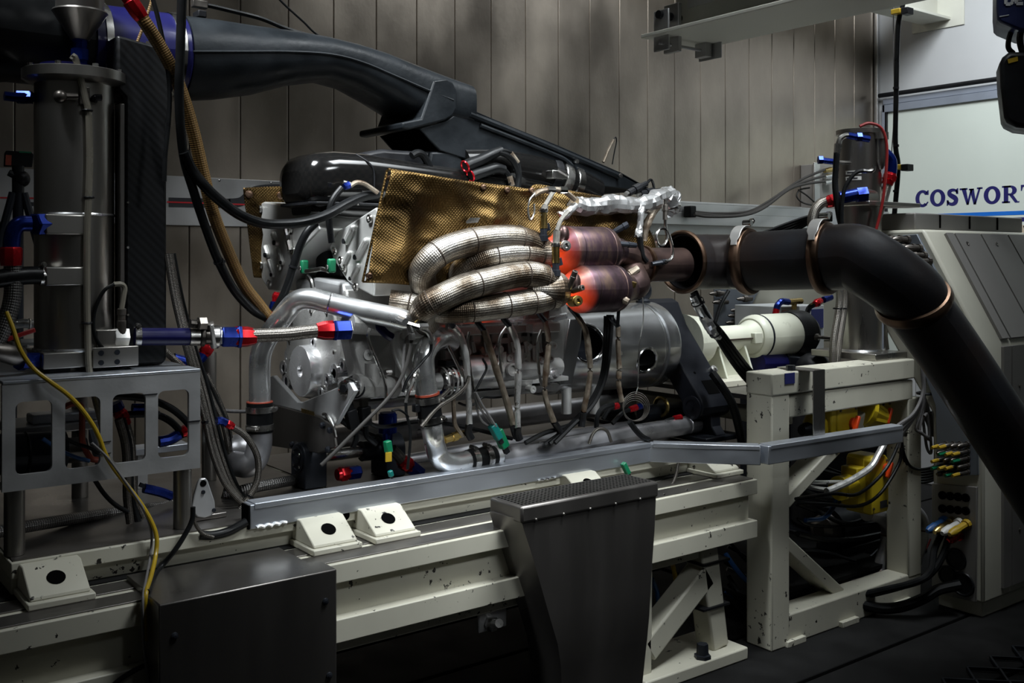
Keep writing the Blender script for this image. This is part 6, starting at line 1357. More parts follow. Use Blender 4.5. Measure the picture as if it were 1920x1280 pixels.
# probes on the merge section
for (p0, p1, r, m_) in (((1163, 526, 2.49), (1196, 503, 2.47), 0.013, 'dirty_sleeve'), ((1160, 430, 2.5), (1178, 420, 2.48), 0.011, 'black_metal'), ((1162, 457, 2.47), (1192, 460, 2.46), 0.009, 'black_metal'), ((1162, 540, 2.44), (1186, 536, 2.42), 0.012, 'black_metal'), ((1163, 558, 2.42), (1178, 566, 2.40), 0.011, 'dirty_sleeve'), ((1232, 493, 2.48), (1250, 490, 2.47), 0.009, 'black_metal')):
    a, b = P(*p0), P(*p1); MB().lathe(a, b - a, [(-0.02, r * 0.8), (0, r), ((b - a).length * 0.5, r), ((b - a).length * 0.52, r * 1.2), ((b - a).length, r)], 10).build('probe', m_, ex)
MB().cyl(P(1185, 537, 2.415), P(1188, 528, 2.41), 0.012, n=8).build('probe_nut', 'brass', ex)
# coiled capillary at the tail pipe
cl = thing('capillary_coil', 'thin steel capillary with a loop beside the tail pipe', 'tube', P(1245, 440, 2.46))
MB().tube([P(a, b, 2.46) for a, b in ((1247, 405), (1248, 425), (1251, 445), (1246, 458), (1237, 461), (1231, 452), (1231, 440), (1237, 429), (1246, 429), (1254, 440), (1260, 462), (1261, 478), (1256, 487), (1248, 490))], 0.0055, 8).build('tube', 'clamp_steel', cl)
MB().lathe(P(1247, 412, 2.46), (0, 0, 1), [(0, 0.008), (0.03, 0.008), (0.031, 0.011), (0.05, 0.011), (0.052, 0.007), (0.07, 0.007)], 8).build('fitting', 'connector', cl)
# lambda sensors with leads
for k, (pts, l) in enumerate(((((1042, 505), (1042, 470), (1044, 432), (1052, 412), (1066, 396)), 'lambda sensor lead rising in front of the lower hot collector'), (((1019, 440), (1018, 405), (1022, 385), (1036, 362)), 'lambda sensor lead rising behind the upper hot collector'))):
    Y = 2.44 if k == 0 else 2.50; t = thing('lambda_sensor', l, 'sensor', P(*pts[0], Y), 'lambda sensors'); pp = [P(a, b, Y) for a, b in pts]
    MB().lathe(pp[0] + V((0, 0, -0.02)), ZA, [(0, 0.016), (0.018, 0.016), (0.019, 0.012), (0.05, 0.012)], 6).build('hexagon', 'black_metal', t)
    MB().cyl(pp[0] + V((0, 0, 0.02)), pp[0] + V((0, 0, 0.075)), 0.0125, n=12).build('brass_body', 'brass', t)
    MB().tube([pp[0] + V((0, 0, 0.07))] + pp[1:3], 0.011, 10, False).build('sleeve', 'sleeve_grey', t)
    MB().tube(pp[2:], 0.0075, 8).build('lead', 'sleeve_grey', t)
    MB().lathe(pp[0] + V((0, 0, 0.07)), ZA, [(0, 0.0135), (0.006, 0.0145), (0.012, 0.0135)], 12).build('clip', 'clamp_steel', t)
    a = P(pts[0][0] + 8, pts[0][1] - 8, Y + 0.03); b = P(pts[0][0] + 2, pts[0][1] - 34, Y + 0.03)
    MB().cyl(a, a + (b - a) * 0.5, 0.010, n=8).build('side_probe', 'black_metal', t)
# foil wrapped wiring loom across the top
fw = thing('foil_loom', 'crinkled silver foil wrapped loom lying over the shield end', 'cable', P(1160, 400, 2.6))
def crinkle(pts, rs, name, root, mat='foil', n=13, amp=0.5, seed=0):
    sp = spline(pts, 5 if mat == 'foil' else 6); rnd = random.Random(seed + 3); m = len(sp); u, b = frame(sp[1] - sp[0]); rg = []
    for i in range(m):
        t = (sp[min(i + 1, m - 1)] - sp[max(i - 1, 0)]).normalized(); u, b = frame(t)
        f = i / (m - 1) * (len(rs) - 1); j = min(int(f), len(rs) - 2); r = rs[j] + (rs[j + 1] - rs[j]) * (f - j)
        ring = []
        for k in range(n):
            a = 2 * math.pi * k / n; d = u * math.cos(a) + b * math.sin(a); q = sp[i] + d * r
            ring.append(sp[i] + d * r * (1 + amp * (0.5 * _nz.noise(q * 22 + V((seed, 0, 0))) + rnd.uniform(-0.22, 0.22))) + t * rnd.uniform(-0.25, 0.25) * r)
        rg.append(ring)
    return MB().loft(rg).build(name, mat, root, ang=14 if mat == 'foil' else 30)
crinkle([P(a, b, 2.58) for a, b in ((1076, 380), (1092, 387), (1120, 386), (1150, 383), (1180, 386), (1210, 382), (1235, 372), (1258, 362))], [0.028, 0.033, 0.030, 0.033, 0.029, 0.030, 0.034, 0.026], 'foil_wrap', fw)
crinkle([P(a, b, 2.59) for a, b in ((1238, 362), (1250, 370), (1258, 385), (1252, 405))], [0.02, 0.042, 0.040, 0.016], 'foil_bulge', fw, seed=4)
crinkle([P(a, b, 2.56) for a, b in ((1080, 385), (1068, 395), (1057, 404), (1046, 398))], [0.013, 0.014, 0.016, 0.004], 'foil_tail', fw, seed=9)
crinkle([P(a, b, 2.52) for a, b in ((1206, 386), (1202, 400), (1199, 425), (1196, 444))], [0.010, 0.011, 0.011, 0.015], 'foil_tail', fw, seed=14)
MB().tube([P(a, b, 2.55) for a, b in ((1000, 366), (1015, 358), (1040, 355), (1060, 360), (1078, 374))], 0.009, 8).build('loom_sleeve', 'dirty_sleeve', fw)
for u in (1025, 1048): MB().lathe(P(u, 356, 2.55), XA, [(0, 0.0125), (0.03, 0.0125)], 10).build('loom_plug', 'clamp_steel', fw)
MB().tube([P(a, b, 2.53) for a, b in ((1003, 362), (993, 375), (990, 395), (994, 412), (1001, 400), (1001, 382))], 0.0035, 6).build('wire_loop', 'clamp_steel', fw)
MB().tube([P(a, b, 2.50) for a, b in ((1200, 444), (1202, 465), (1205, 480), (1212, 490))], 0.010, 8).build('loom_branch', 'rubber', fw)
crinkle([P(a, b, 2.58) for a, b in ((1235, 378), (1222, 400), (1212, 425), (1208, 452))], [0.016, 0.015, 0.012, 0.010], 'dirty_branch', fw, 'dirty_sleeve', seed=20)
for (p0, p1, l) in (((1178, 362), (1212, 344), 'upper'), ((1200, 364), (1240, 357), 'lower')):
    t = thing('sensor_plug', 'black sensor plug with silver ends at the rear tip of the scoop, ' + l + ' of two', 'connector', P(*p0, 2.62), 'sensor plugs at the scoop tip')
    a, b = P(*p0, 2.66), P(*p1, 2.66)
    MB().lathe(a, b - a, [(0, 0.013), (0.03, 0.013), (0.031, 0.017), ((b - a).length * 0.6, 0.017), ((b - a).length * 0.62, 0.012), ((b - a).length, 0.010)], 10).build('plug', 'black_plastic', t)
    MB().lathe(a, a - b, [(0, 0.010), (0.014, 0.010)], 8).build('tip', 'clamp_steel', t)
    MB().tube([b, b + (b - a) * 0.25 + V((0, 0, 0.005)), b + (b - a) * 0.4 + V((0, 0, -0.02)), b + (b - a) * 0.45 + V((0, 0, -0.06))], 0.005, 7).build('lead', 'rubber', t)

# ================================================================ COOLANT PIPES ON THE ENGINE
cpz = thing('coolant_pipe', 'bright curved aluminium coolant pipe across the front of the engine', 'pipe', P(487, 800, 2.86))
cpts = [P(a, b, y) for a, b, y in ((487, 770, 2.86), (487, 735, 2.86), (487, 690, 2.86), (490, 660, 2.855), (502, 633, 2.845), (522, 604, 2.82), (543, 577, 2.80), (560, 563, 2.775), (585, 560, 2.745), (625, 570, 2.70), (680, 583, 2.65), (730, 593, 2.61), (758, 600, 2.59), (770, 606, 2.60))]
MB().tube(cpts, [0.0315] * 12 + [0.031, 0.016], 24, res=8).build('pipe', 'alu_pipe', cpz)
for i in (7, 8): 
    d = (cpts[i + 1] - cpts[i]).normalized()
q = P(619, 568, 2.705); MB().torus(q, cpts[10] - cpts[9], 0.0315, 0.0022, 26, 6).build('weld', 'alu', cpz)
MB().cyl(P(748, 598, 2.56), P(760, 604, 2.53), 0.012, n=12).build('port_boss', 'alu_pipe', cpz)
# black silicone coupling below it
cz = thing('pipe_coupling', 'black rubber coupling with two steel clamps on the upright coolant pipe', 'coupling', P(487, 812, 2.86))
k0, k1 = P(487, 754, 2.86), P(487, 810, 2.86)
MB().cyl(k1, k0, 0.039, n=28).build('sleeve', 'rubber', cz)
MB().cyl(k0 + V((0, 0, -0.004)), k0 + V((0, 0, 0.003)), 0.0385, n=28).build('lip', 'rust_red', cz)
band(cz, P(487, 767, 2.86), ZA, 0.039, 0.018, screw=V((0.8, -0.6, 0))); band(cz, P(487, 800, 2.86), ZA, 0.039, 0.018, screw=V((-0.8, -0.6, 0)))
tpz = thing('turn_pipe', 'dull steel elbow pipe below the black coupling running left', 'pipe', P(470, 870, 2.86))
MB().tube([P(487, 808, 2.86), P(486, 835, 2.86), P(478, 862, 2.86), P(462, 872, 2.88), P(440, 868, 2.95)], 0.037, 20).build('pipe', 'steel_pipe', tpz)
MB().sph(P(448, 850, 3.0), (0.07, 0.06, 0.06)).build('bulb', 'steel_pipe', tpz)
# second pipe: elbow, coupling, lower elbow
p2 = thing('coolant_elbow', 'bright aluminium elbow pipe dropping from under the exhaust to the black coupling', 'pipe', P(800, 745, 2.66))
MB().tube([P(a, b, y) for a, b, y in ((845, 640, 2.72), (828, 634, 2.68), (808, 643, 2.64), (795, 665, 2.62), (794, 690, 2.615), (797, 715, 2.615), (801, 742, 2.615))], 0.034, 24).build('pipe', 'alu_pipe', p2)
MB().torus(P(798, 720, 2.615), (0.03, 0, 1), 0.032, 0.002, 24, 6).build('weld', 'alu', p2)
MB().cyl(P(783, 690, 2.62), P(779, 697, 2.60), 0.009, n=8).build('probe_boss', 'clamp_steel', p2)
p3 = thing('pipe_coupling', 'black rubber coupling with two steel clamps below the bright elbow', 'coupling', P(806, 795, 2.615))
a, b = P(801, 738, 2.615), P(808, 794, 2.615); dz = (b - a).normalized()
MB().cyl(a, b, 0.037, n=26).build('sleeve', 'rubber', p3); MB().cyl(a - dz * 0.002, a + dz * 0.004, 0.0375, n=26).build('lip', 'rust_red', p3)
band(p3, a + dz * 0.018, dz, 0.037, 0.020, screw=V((0.9, -0.3, 0))); band(p3, b - dz * 0.014, dz, 0.037, 0.020, screw=V((0.9, -0.3, 0)))
MB().box(a + dz * 0.04 + V((-0.055, -0.01, -0.012)), a + dz * 0.04 + V((-0.035, 0.01, 0.012))).build('clamp_tab', 'black_plastic', p3, 0.003)
p4 = thing('lower_elbow', 'aluminium elbow pipe turning behind the trunking below the coupling', 'pipe', P(830, 870, 2.66))
MB().tube([P(a, b, y) for a, b, y in ((808, 792, 2.615), (812, 815, 2.615), (817, 840, 2.66), (826, 860, 2.67), (845, 868, 2.68), (880, 863, 2.685), (935, 853, 2.69))], 0.0325, 22).build('pipe', 'alu_pipe', p4)
MB().lathe(P(833, 825, 2.64), (1, 0.1, 0.15), [(0, 0.012), (0.03, 0.012), (0.031, 0.015), (0.05, 0.015), (0.051, 0.011), (0.075, 0.011), (0.09, 0.008)], 8).build('sensor_port', 'brass', p4)
for u in (887, 912): band(p4, P(u, 862 - (u - 887) * 0.18, 2.686), XA, 0.0345, 0.022, screw=ZA)
MB().cyl(P(876, 864, 2.685), P(925, 855, 2.69), 0.0345, n=24).build('hose_sleeve', 'rubber', p4)
p5 = thing('steel_pipe', 'long heat-marked steel pipe lying along the trunking to the cradle foot', 'pipe', P(1100, 830, 2.75))
MB().tube([P(935, 858, 2.69), P(1000, 848, 2.70), P(1080, 835, 2.72), P(1180, 815, 2.75), P(1260, 802, 2.78), P(1305, 795, 2.80)], 0.0345, 22).build('pipe', 'steel_pipe', p5)
MB().torus(P(1288, 797, 2.79), XA, 0.0345, 0.003, 24, 6).build('weld', 'steel_pipe', p5)
p6 = thing('steel_pipe', 'thick steel pipe lying behind the engine on the base plate', 'pipe', P(850, 800, 3.25))
MB().tube([P(590, 826, 3.25), P(700, 812, 3.25), P(900, 788, 3.25), P(1060, 768, 3.25), P(1180, 755, 3.25)], 0.045, 20).build('pipe', 'steel_pipe', p6)
p7 = thing('steel_pipe', 'slim steel tube lying behind the bright lower elbow', 'pipe', P(850, 860, 3.0))
MB().tube([P(740, 866, 2.98), P(900, 838, 2.98), P(1080, 812, 2.98), P(1180, 798, 2.98)], 0.02, 16).build('pipe', 'steel_pipe', p7)
# ---------------------------------------------------------------- red / blue fitted braided line to the engine
bl_ = thing('braided_line', 'thick braided line with red and blue fittings reaching the engine from the tank', 'hose', P(450, 640, 2.68))
L0 = [P(a, b, y) for a, b, y in ((232, 632, 2.77), (252, 631, 2.765), (300, 631, 2.755), (355, 631, 2.74))]
MB().tube(L0[1:], 0.0235, 20).build('silicone_hose', 'blue_silicone', bl_)
dl = (L0[3] - L0[1]).normalized()
band(bl_, P(259, 631, 2.763), dl, 0.0235, 0.016, screw=ZA); MB().lathe(P(356, 631, 2.74), dl, [(0, 0.0245), (0.025, 0.0245)], 20).build('silver_sleeve', 'clamp_steel', bl_)
MB().lathe(P(374, 631, 2.735), dl, [(0, 0.019), (0.004, 0.026), (0.012, 0.027), (0.016, 0.021), (0.03, 0.021), (0.034, 0.029), (0.045, 0.029), (0.05, 0.022)], 22).build('union', 'connector', bl_)
MB().lathe(P(396, 631, 2.728), dl, [(0, 0.030), (0.003, 0.033), (0.018, 0.033), (0.021, 0.030)], 24).build('quick_clamp', 'clamp_steel', bl_)
MB().bar(P(396, 608, 2.70), P(403, 653, 2.69), 0.012, 0.006, YA).build('clamp_lever', 'clamp_steel', bl_, 0.002)
MB().cyl(P(356, 606, 2.72), P(398, 610, 2.72), 0.012, n=10).lathe(P(372, 606, 2.71), XA, [(0, 0.018), (0.02, 0.018)], 6).build('bleed_valve', 'connector', bl_)
MB().lathe(P(407, 631, 2.724), dl, [(0, 0.026), (0.012, 0.026)], 8).build('alloy_nut', 'alu_head', bl_)
MB().lathe(P(413, 631, 2.722), dl, [(0, 0.026), (0.005, 0.031), (0.045, 0.031), (0.046, 0.034), (0.055, 0.034), (0.056, 0.028)], 6).build('blue_nut', 'blue_anod', bl_, 0.001)
MB().lathe(P(440, 631, 2.715), dl, [(0, 0.028), (0.004, 0.0295), (0.035, 0.0285), (0.058, 0.0225)], 8).build('red_socket', 'red_anod', bl_, 0.001)
bp = [P(a, b, y) for a, b, y in ((468, 629, 2.705), (500, 628, 2.695), (540, 626, 2.68), (575, 622, 2.67), (598, 620, 2.665))]
MB().tube(bp, 0.0195, 20).build('hose', 'braid', bl_)
de = (P(650, 618, 2.65) - P(598, 620, 2.665)).normalized()
MB().lathe(P(593, 620, 2.666), de, [(0, 0.0215), (0.02, 0.027), (0.05, 0.029), (0.056, 0.028)], 8).build('red_socket', 'red_anod', bl_, 0.001)
MB().lathe(P(623, 619, 2.657), de, [(0, 0.032), (0.008, 0.033), (0.009, 0.031), (0.05, 0.031), (0.055, 0.026)], 6).build('blue_nut', 'blue_anod', bl_, 0.001)
MB().lathe(P(649, 618, 2.65), de, [(0, 0.029), (0.012, 0.029)], 6).build('alloy_nut', 'alu_head', bl_, 0.001)

# ================================================================ SENSOR LEADS AND SLEEVES UNDER THE EXHAUST
def sleeve(pts, r, mat, label, Y=2.62, tail=None, seed=0):
    t = thing('sleeved_sensor', label, 'sensor lead', P(*pts[-1], Y), 'heat sleeved sensor leads below the exhaust')
    crinkle([P(a, b, Y) for a, b in pts], [r, r * 0.9, r * 1.05, r * 0.9, r], 'heat_sleeve', t, mat, 12, 0.3, seed)
    if tail: MB().tube([P(*pts[-1], Y)] + [P(a, b, Y + 0.01) for a, b in tail], r * 1.15, 10).build('rubber_boot', 'black_plastic', t)
    MB().tube([P(*pts[0], Y), P(pts[0][0] - 10, pts[0][1] - 12, Y - 0.005), P(pts[0][0] - 14, pts[0][1] - 18, Y)], r * 0.9, 8).build('stem', 'black_metal', t)
    return t
sleeve([(851, 612), (864, 628), (872, 660), (878, 720), (880, 795)], 0.0105, 'foil_sleeve', 'silver sleeved sensor lead nearest the bright elbow', 2.62, ((878, 810), (884, 822)), 1)
sleeve([(907, 618), (916, 645), (930, 690), (948, 745), (962, 795)], 0.0115, 'dirty_sleeve', 'scorched brown sensor lead slanting between two silver ones', 2.63, ((966, 810), (970, 820)), 2)
sleeve([(955, 610), (968, 640), (972, 690), (970, 745), (970, 800)], 0.0115, 'foil_sleeve', 'widest silver sleeved sensor lead in the middle', 2.62, ((970, 812), (974, 824)), 3)
sleeve([(1022, 602), (1029, 640), (1024, 690), (1022, 740), (1038, 790)], 0.010, 'dirty_sleeve', 'brown sensor lead just left of the bell housing', 2.62, ((1046, 802), (1052, 812)), 4)
sleeve([(1082, 592), (1097, 618), (1104, 660), (1106, 705), (1094, 772)], 0.0105, 'dirty_sleeve', 'brown sensor lead crossing in front of the bell housing window', 2.60, ((1092, 786), (1090, 800)), 5)
sleeve([(1159, 612), (1159, 650), (1161, 690), (1160, 720), (1166, 752)], 0.0095, 'dirty_sleeve', 'sensor lead hanging straight in front of the bell housing', 2.56, None, 6)
# rigid probe tubes
for k, (pts, Y, l) in enumerate((
        (((880, 622), (876, 645), (881, 690), (886, 725), (890, 735)), 2.66, 'thin bent steel probe right of the first silver sleeve'),
        (((950, 612), (937, 634), (936, 665), (940, 700), (940, 712)), 2.66, 'thin bent steel probe left of the widest silver sleeve'),
        (((1015, 618), (1008, 642), (1010, 690), (1014, 715), (1020, 728)), 2.66, 'thin bent steel probe before the rear of the engine'),
        (((694, 615), (690, 630), (695, 650), (712, 690), (722, 720), (724, 745)), 2.63, 'bright bent steel probe in front of the water pump'),
        (((838, 600), (838, 640), (850, 668), (868, 705)), 2.66, 'slanting steel probe right of the bright elbow'))):
    hose('probe_tube', l, [P(a, b, Y) for a, b in pts], 0.0052, 'clamp_steel', 'probe', 'thin bent steel probes', n=8)
# probe on the bright elbow
pb = thing('temperature_probe', 'steel temperature probe screwed into the bright elbow', 'probe', P(772, 730, 2.60))
MB().lathe(P(783, 692, 2.605), P(776, 712, 2.59) - P(783, 692, 2.605), [(0, 0.010), (0.02, 0.010), (0.021, 0.007), (0.03, 0.006)], 6).build('nut', 'clamp_steel', pb)
MB().tube([P(a, b, 2.60) for a, b in ((781, 700), (772, 722), (766, 735), (761, 755))], 0.0055, 8).build('stem', 'clamp_steel', pb)
MB().tube([P(a, b, 2.60) for a, b in ((761, 753), (762, 775), (768, 800), (769, 830), (764, 880))], 0.0045, 8).build('lead', 'rubber', pb)
pb = thing('pressure_tap', 'silver pressure tap with braided line on the end of the curved coolant pipe', 'fitting', P(772, 612, 2.56))
MB().cyl(P(755, 604, 2.545), P(785, 613, 2.53), 0.010, n=8).cyl(P(766, 607, 2.54), P(772, 624, 2.53), 0.008, n=8).lathe(P(784, 612, 2.53), XA, [(0, 0.011), (0.03, 0.011)], 6).build('tee', 'clamp_steel', pb)
MB().lathe(P(772, 624, 2.53), (0, 0, -1), [(0, 0.009), (0.004, 0.011), (0.02, 0.011), (0.021, 0.008)], 6).build('nut', 'clamp_steel', pb)
MB().tube([P(a, b, 2.54) for a, b in ((772, 636), (769, 655), (763, 680), (754, 705), (740, 730), (720, 755), (690, 785), (655, 820), (625, 850), (602, 872))], 0.0055, 10).build('braided_line', 'dark_cable', pb)
MB().tube([P(a, b, 2.54) for a, b in ((790, 615), (802, 622), (808, 634), (809, 645))], 0.0075, 8).build('stub_line', 'clamp_steel', pb)
MB().tube([P(a, b, 2.54) for a, b in ((809, 643), (806, 660), (790, 680), (772, 700), (762, 715), (755, 735))], 0.0045, 8).build('thin_lead', 'rubber', pb)
MB().tube([P(775, 607, 2.54), P(785, 598, 2.53)], 0.002, 5, False).build('lock_wire', 'brass', pb)
hose('grey_tube', 'grey pressure tube hanging inside from the pressure tap to the shadow', [P(a, b, 2.60) for a, b in ((772, 625), (760, 638), (757, 660), (756, 700), (757, 740))], 0.0045, 'grey_cable', 'tube')
pbx = MB(); hose('sleeved_pipe', 'dented silver pipe with rusty end beside the water pump', [P(a, b, 2.68) for a, b in ((741, 622), (742, 650), (748, 672), (765, 705), (778, 728))], 0.014, 'alu_head', 'pipe', n=12)
# green and teal connectors
def gconn(pts, Y, mat, label, w_=0.022):
    t = thing('lead_connector', label, 'connector', P(*pts[1], Y)); a, b = P(*pts[0], Y), P(*pts[1], Y)
    MB().bar(a, b, w_, w_, YA).build('body', mat, t, 0.003)
    MB().bar(b, b + (b - a) * 0.35, w_ * 0.6, w_ * 0.6, YA).build('latch', 'black_plastic', t, 0.002); return t
t = gconn(((922, 796), (936, 822)), 2.60, 'teal_plastic', 'teal half of the plug pair hanging right of the silver elbow', 0.024); t = gconn(((932, 806), (946, 838)), 2.61, 'green_plastic', 'bright green plug hanging above the trunking', 0.028)
t = gconn(((726, 826), (729, 848)), 2.60, 'green_plastic', 'green tag connector with yellow label right of the pillow block', 0.02)
MB().box(P(724, 866, 2.585), P(733, 847, 2.59)).build('yellow_label', 'label_yellow', t)
t = gconn(((731, 882), (734, 893)), 2.62, 'teal_plastic', 'small teal plug lying on the trunking lid', 0.014)
t = gconn(((1168, 868), (1178, 888)), 2.60, 'green_plastic', 'green plug hanging below the trunking behind the chute', 0.018)
bfil = thing('blue_filter', 'blue anodised inline filter hanging behind the grey braided line', 'filter', P(728, 795, 2.85))
MB().lathe(P(727, 800, 2.85), ZA, [(-0.08, 0.014), (-0.02, 0.017), (-0.018, 0.030), (0.04, 0.030), (0.042, 0.026), (0.046, 0.026)], 20).build('body', 'blue_anod', bfil)
# fine wiring between
for k, (pts, Y, r, m_, l) in enumerate((
        (((880, 705), (872, 725), (850, 745), (820, 765), (790, 800)), 2.58, 0.006, 'braid_fine', 'braided line running left behind the coupling'),
        (((842, 730), (830, 742), (815, 752)), 2.60, 0.007, 'braid_fine', 'short braided line above the coupling'),
        (((850, 745), (851, 775), (853, 795), (862, 810), (868, 818)), 2.64, 0.007, 'dirty_sleeve', 'sleeved lead dropping to the brass sensor port'),
        (((905, 672), (912, 690), (900, 715), (890, 735)), 2.62, 0.004, 'rubber', 'thin black lead left of the scorched sleeve'),
        (((890, 735), (900, 765), (915, 785), (925, 798)), 2.60, 0.0035, 'grey_cable', 'left thin wire down to the green plugs'),
        (((892, 735), (905, 760), (918, 780), (930, 800)), 2.59, 0.0035, 'grey_cable', 'middle thin wire down to the green plugs'),
        (((890, 738), (895, 770), (905, 790), (922, 800)), 2.61, 0.0035, 'grey_cable', 'right thin wire down to the green plugs'),
        (((860, 755), (875, 760), (890, 757), (905, 745), (930, 745), (970, 740)), 2.66, 0.004, 'rubber', 'black wire sagging under the engine from sleeve to sleeve'),
        (((1040, 830), (1070, 800), (1110, 760), (1130, 720), (1140, 680), (1145, 630), (1147, 590)), 2.62, 0.0085, 'rubber', 'first thick black cable rising along the bell housing'),
        (((1030, 832), (1065, 802), (1105, 760), (1127, 720), (1136, 680), (1140, 630), (1141, 590)), 2.63, 0.0085, 'rubber', 'second thick black cable rising along the bell housing'),
        (((1020, 834), (1060, 805), (1100, 762), (1123, 722), (1132, 682), (1135, 630), (1136, 592)), 2.64, 0.0085, 'rubber', 'third thick black cable rising along the bell housing'),
        (((985, 830), (1020, 812), (1060, 800), (1085, 790)), 2.64, 0.008, 'rubber', 'black cable lying along the foot of the brown sensor leads'),
        (((1205, 548), (1206, 600), (1199, 645), (1197, 700), (1196, 725)), 2.72, 0.0022, 'clamp_steel', 'lock wire hanging in front of the bell housing'),
        (((1161, 546), (1160, 580), (1158, 612)), 2.53, 0.006, 'rubber', 'black lead from the lower catalyst probe'),
        (((735, 770), (748, 768), (760, 775), (766, 782)), 2.58, 0.0035, 'rubber', 'small black wire arch left of the coupling'),
        (((1104, 832), (1112, 812), (1124, 803), (1138, 808), (1146, 828)), 2.62, 0.006, 'braid_fine', 'small braided hose arch rising from the trunking'),
        (((1118, 802), (1120, 780), (1130, 765), (1150, 758)), 2.66, 0.009, 'rubber', 'black hose bending to the red fitting by the bell housing'),
        (((1180, 790), (1192, 806), (1204, 818), (1216, 824)), 2.64, 0.0105, 'rubber', 'black cable with silver lug ending at the trunking corner'),
        (((672, 765), (690, 790), (720, 800), (790, 790), (870, 800), (960, 822)), 2.75, 0.007, 'rubber', 'long black loom lying behind the coupling'),
        (((630, 780), (660, 800), (700, 818)), 2.80, 0.010, 'rubber', 'black loom running down right of the mount plate'),
        (((1272, 868), (1266, 895), (1255, 915), (1240, 922)), 2.55, 0.006, 'braid_fine', 'thin cable dropping from the trunking behind the chute'))):
    hose('lead_wire', l, [P(a, b, Y) for a, b in pts], r, m_, 'cable', n=7)
# injector style plugs hanging under the front
for k, (u, v, l) in enumerate(((660, 785, 'black plug hanging under the water pump, left of two'), (684, 780, 'black plug hanging under the water pump, right of two'))):
    t = thing('hanging_plug', l, 'connector', P(u, v, 2.74), 'black plugs under the water pump'); q = P(u, v, 2.74); d = V((-0.25 + 0.15 * k, 0, 1)).normalized()
    MB().bar(q - d * 0.03, q + d * 0.03, 0.034, 0.03, YA).build('shell', 'black_plastic', t, 0.004)
    MB().bar(q + d * 0.03, q + d * 0.055, 0.022, 0.02, YA).build('collar', 'connector' if k else 'black_plastic', t, 0.002)
    MB().tube([q - d * 0.03, q - d * 0.06, q - d * 0.09 + V((-0.02 + 0.05 * k, 0, 0))], 0.009, 8).build('lead', 'rubber', t)
# wire coil and red/blue fittings by the bell housing
wc = thing('wire_coil', 'coil of thin steel wire hanging below the bell housing', 'wire', P(1193, 790, 2.66))
qc = P(1193, 764, 2.66)
for k in range(5):
    MB().torus(qc + V((0, 0.003 * k, -0.004 * k + 0.004)), V((0.35 + 0.06 * k, 1, 0.10 * k - 0.2)), 0.052 - 0.0035 * k, 0.0016, 36, 5).build('turn', 'braid_fine', wc)
MB().tube([qc + V((0, 0, 0.05)), P(1192, 738, 2.68), P(1196, 725, 2.72)], 0.002, 5).build('tail', 'clamp_steel', wc)
for k, (p0, p1, l) in enumerate((((1150, 763), (1165, 758), 'red fitting left of the wire coil'), ((1180, 768), (1204, 760), 'red and blue fitting seen inside the wire coil'), ((1262, 785), (1288, 780), 'red fitting near the cradle pivot'))):
    t = thing('small_fitting', l, 'fitting', P(*p0, 2.78)); a, b = P(*p0, 2.78), P(*p1, 2.78)
    MB().lathe(a, b - a, [(0, 0.008), (0.004, 0.012), ((b - a).length * 0.55, 0.013), ((b - a).length * 0.57, 0.010)], 8).build('red_socket', 'red_anod', t)
    if k == 1: MB().lathe(a + (b - a) * 0.57, b - a, [(0, 0.012), ((b - a).length * 0.4, 0.012)], 6).build('blue_nut', 'blue_anod', t)
    MB().tube([a, a - (b - a) * 0.6 + V((0, 0, -0.005)), a - (b - a) * 1.3 + V((0, 0, -0.03))], 0.008, 8).build('tail_hose', 'rubber', t)
MB_ = thing('brass_valve', 'dark valve with brass ring below the cradle, behind the steel pipe', 'valve', P(1235, 780, 2.95))
MB().cyl(P(1205, 775, 2.95), P(1280, 768, 2.95), 0.035, n=16).build('body', 'black_metal', MB_); MB().torus(P(1240, 762, 2.92), XA, 0.036, 0.008, 20, 8).build('ring', 'brass', MB_)
# foil wrapped cables crossing to the guard
fc = thing('foil_cable_bundle', 'foil wrapped end of a black cable bundle hanging from the duct mouth', 'cable', P(1430, 735, 2.6))
Yf = 2.58
crinkle([P(a, b, Yf) for a, b in ((1300, 553), (1312, 575), (1325, 600), (1336, 622), (1348, 632))], [0.016, 0.020, 0.022, 0.018, 0.014], 'foil_wrap', fc, seed=31)
for k in range(4):
    MB().tube([P(a + 5 * k * f, b - 3 * k * f, Yf - 0.004 * k) for a, b, f in ((1298, 550, 0.4), (1318, 595, 0.5), (1342, 630, 0.8), (1368, 672, 1.0), (1395, 708, 1.1), (1425, 737, 1.2))], 0.0085, 8).build('cable', 'rubber', fc)
for (u, v) in ((1308, 566), (1342, 624)): tie(fc, P(u, v, Yf - 0.01), P(1342, 630, Yf) - P(1318, 595, Yf), 0.024)
hose('sensor_cable', 'black cable pair falling beside the foil bundle towards the guard', [P(a, b, 2.75) for a, b in ((1366, 545), (1352, 570), (1342, 600), (1338, 612))], 0.008, 'rubber', 'cable')
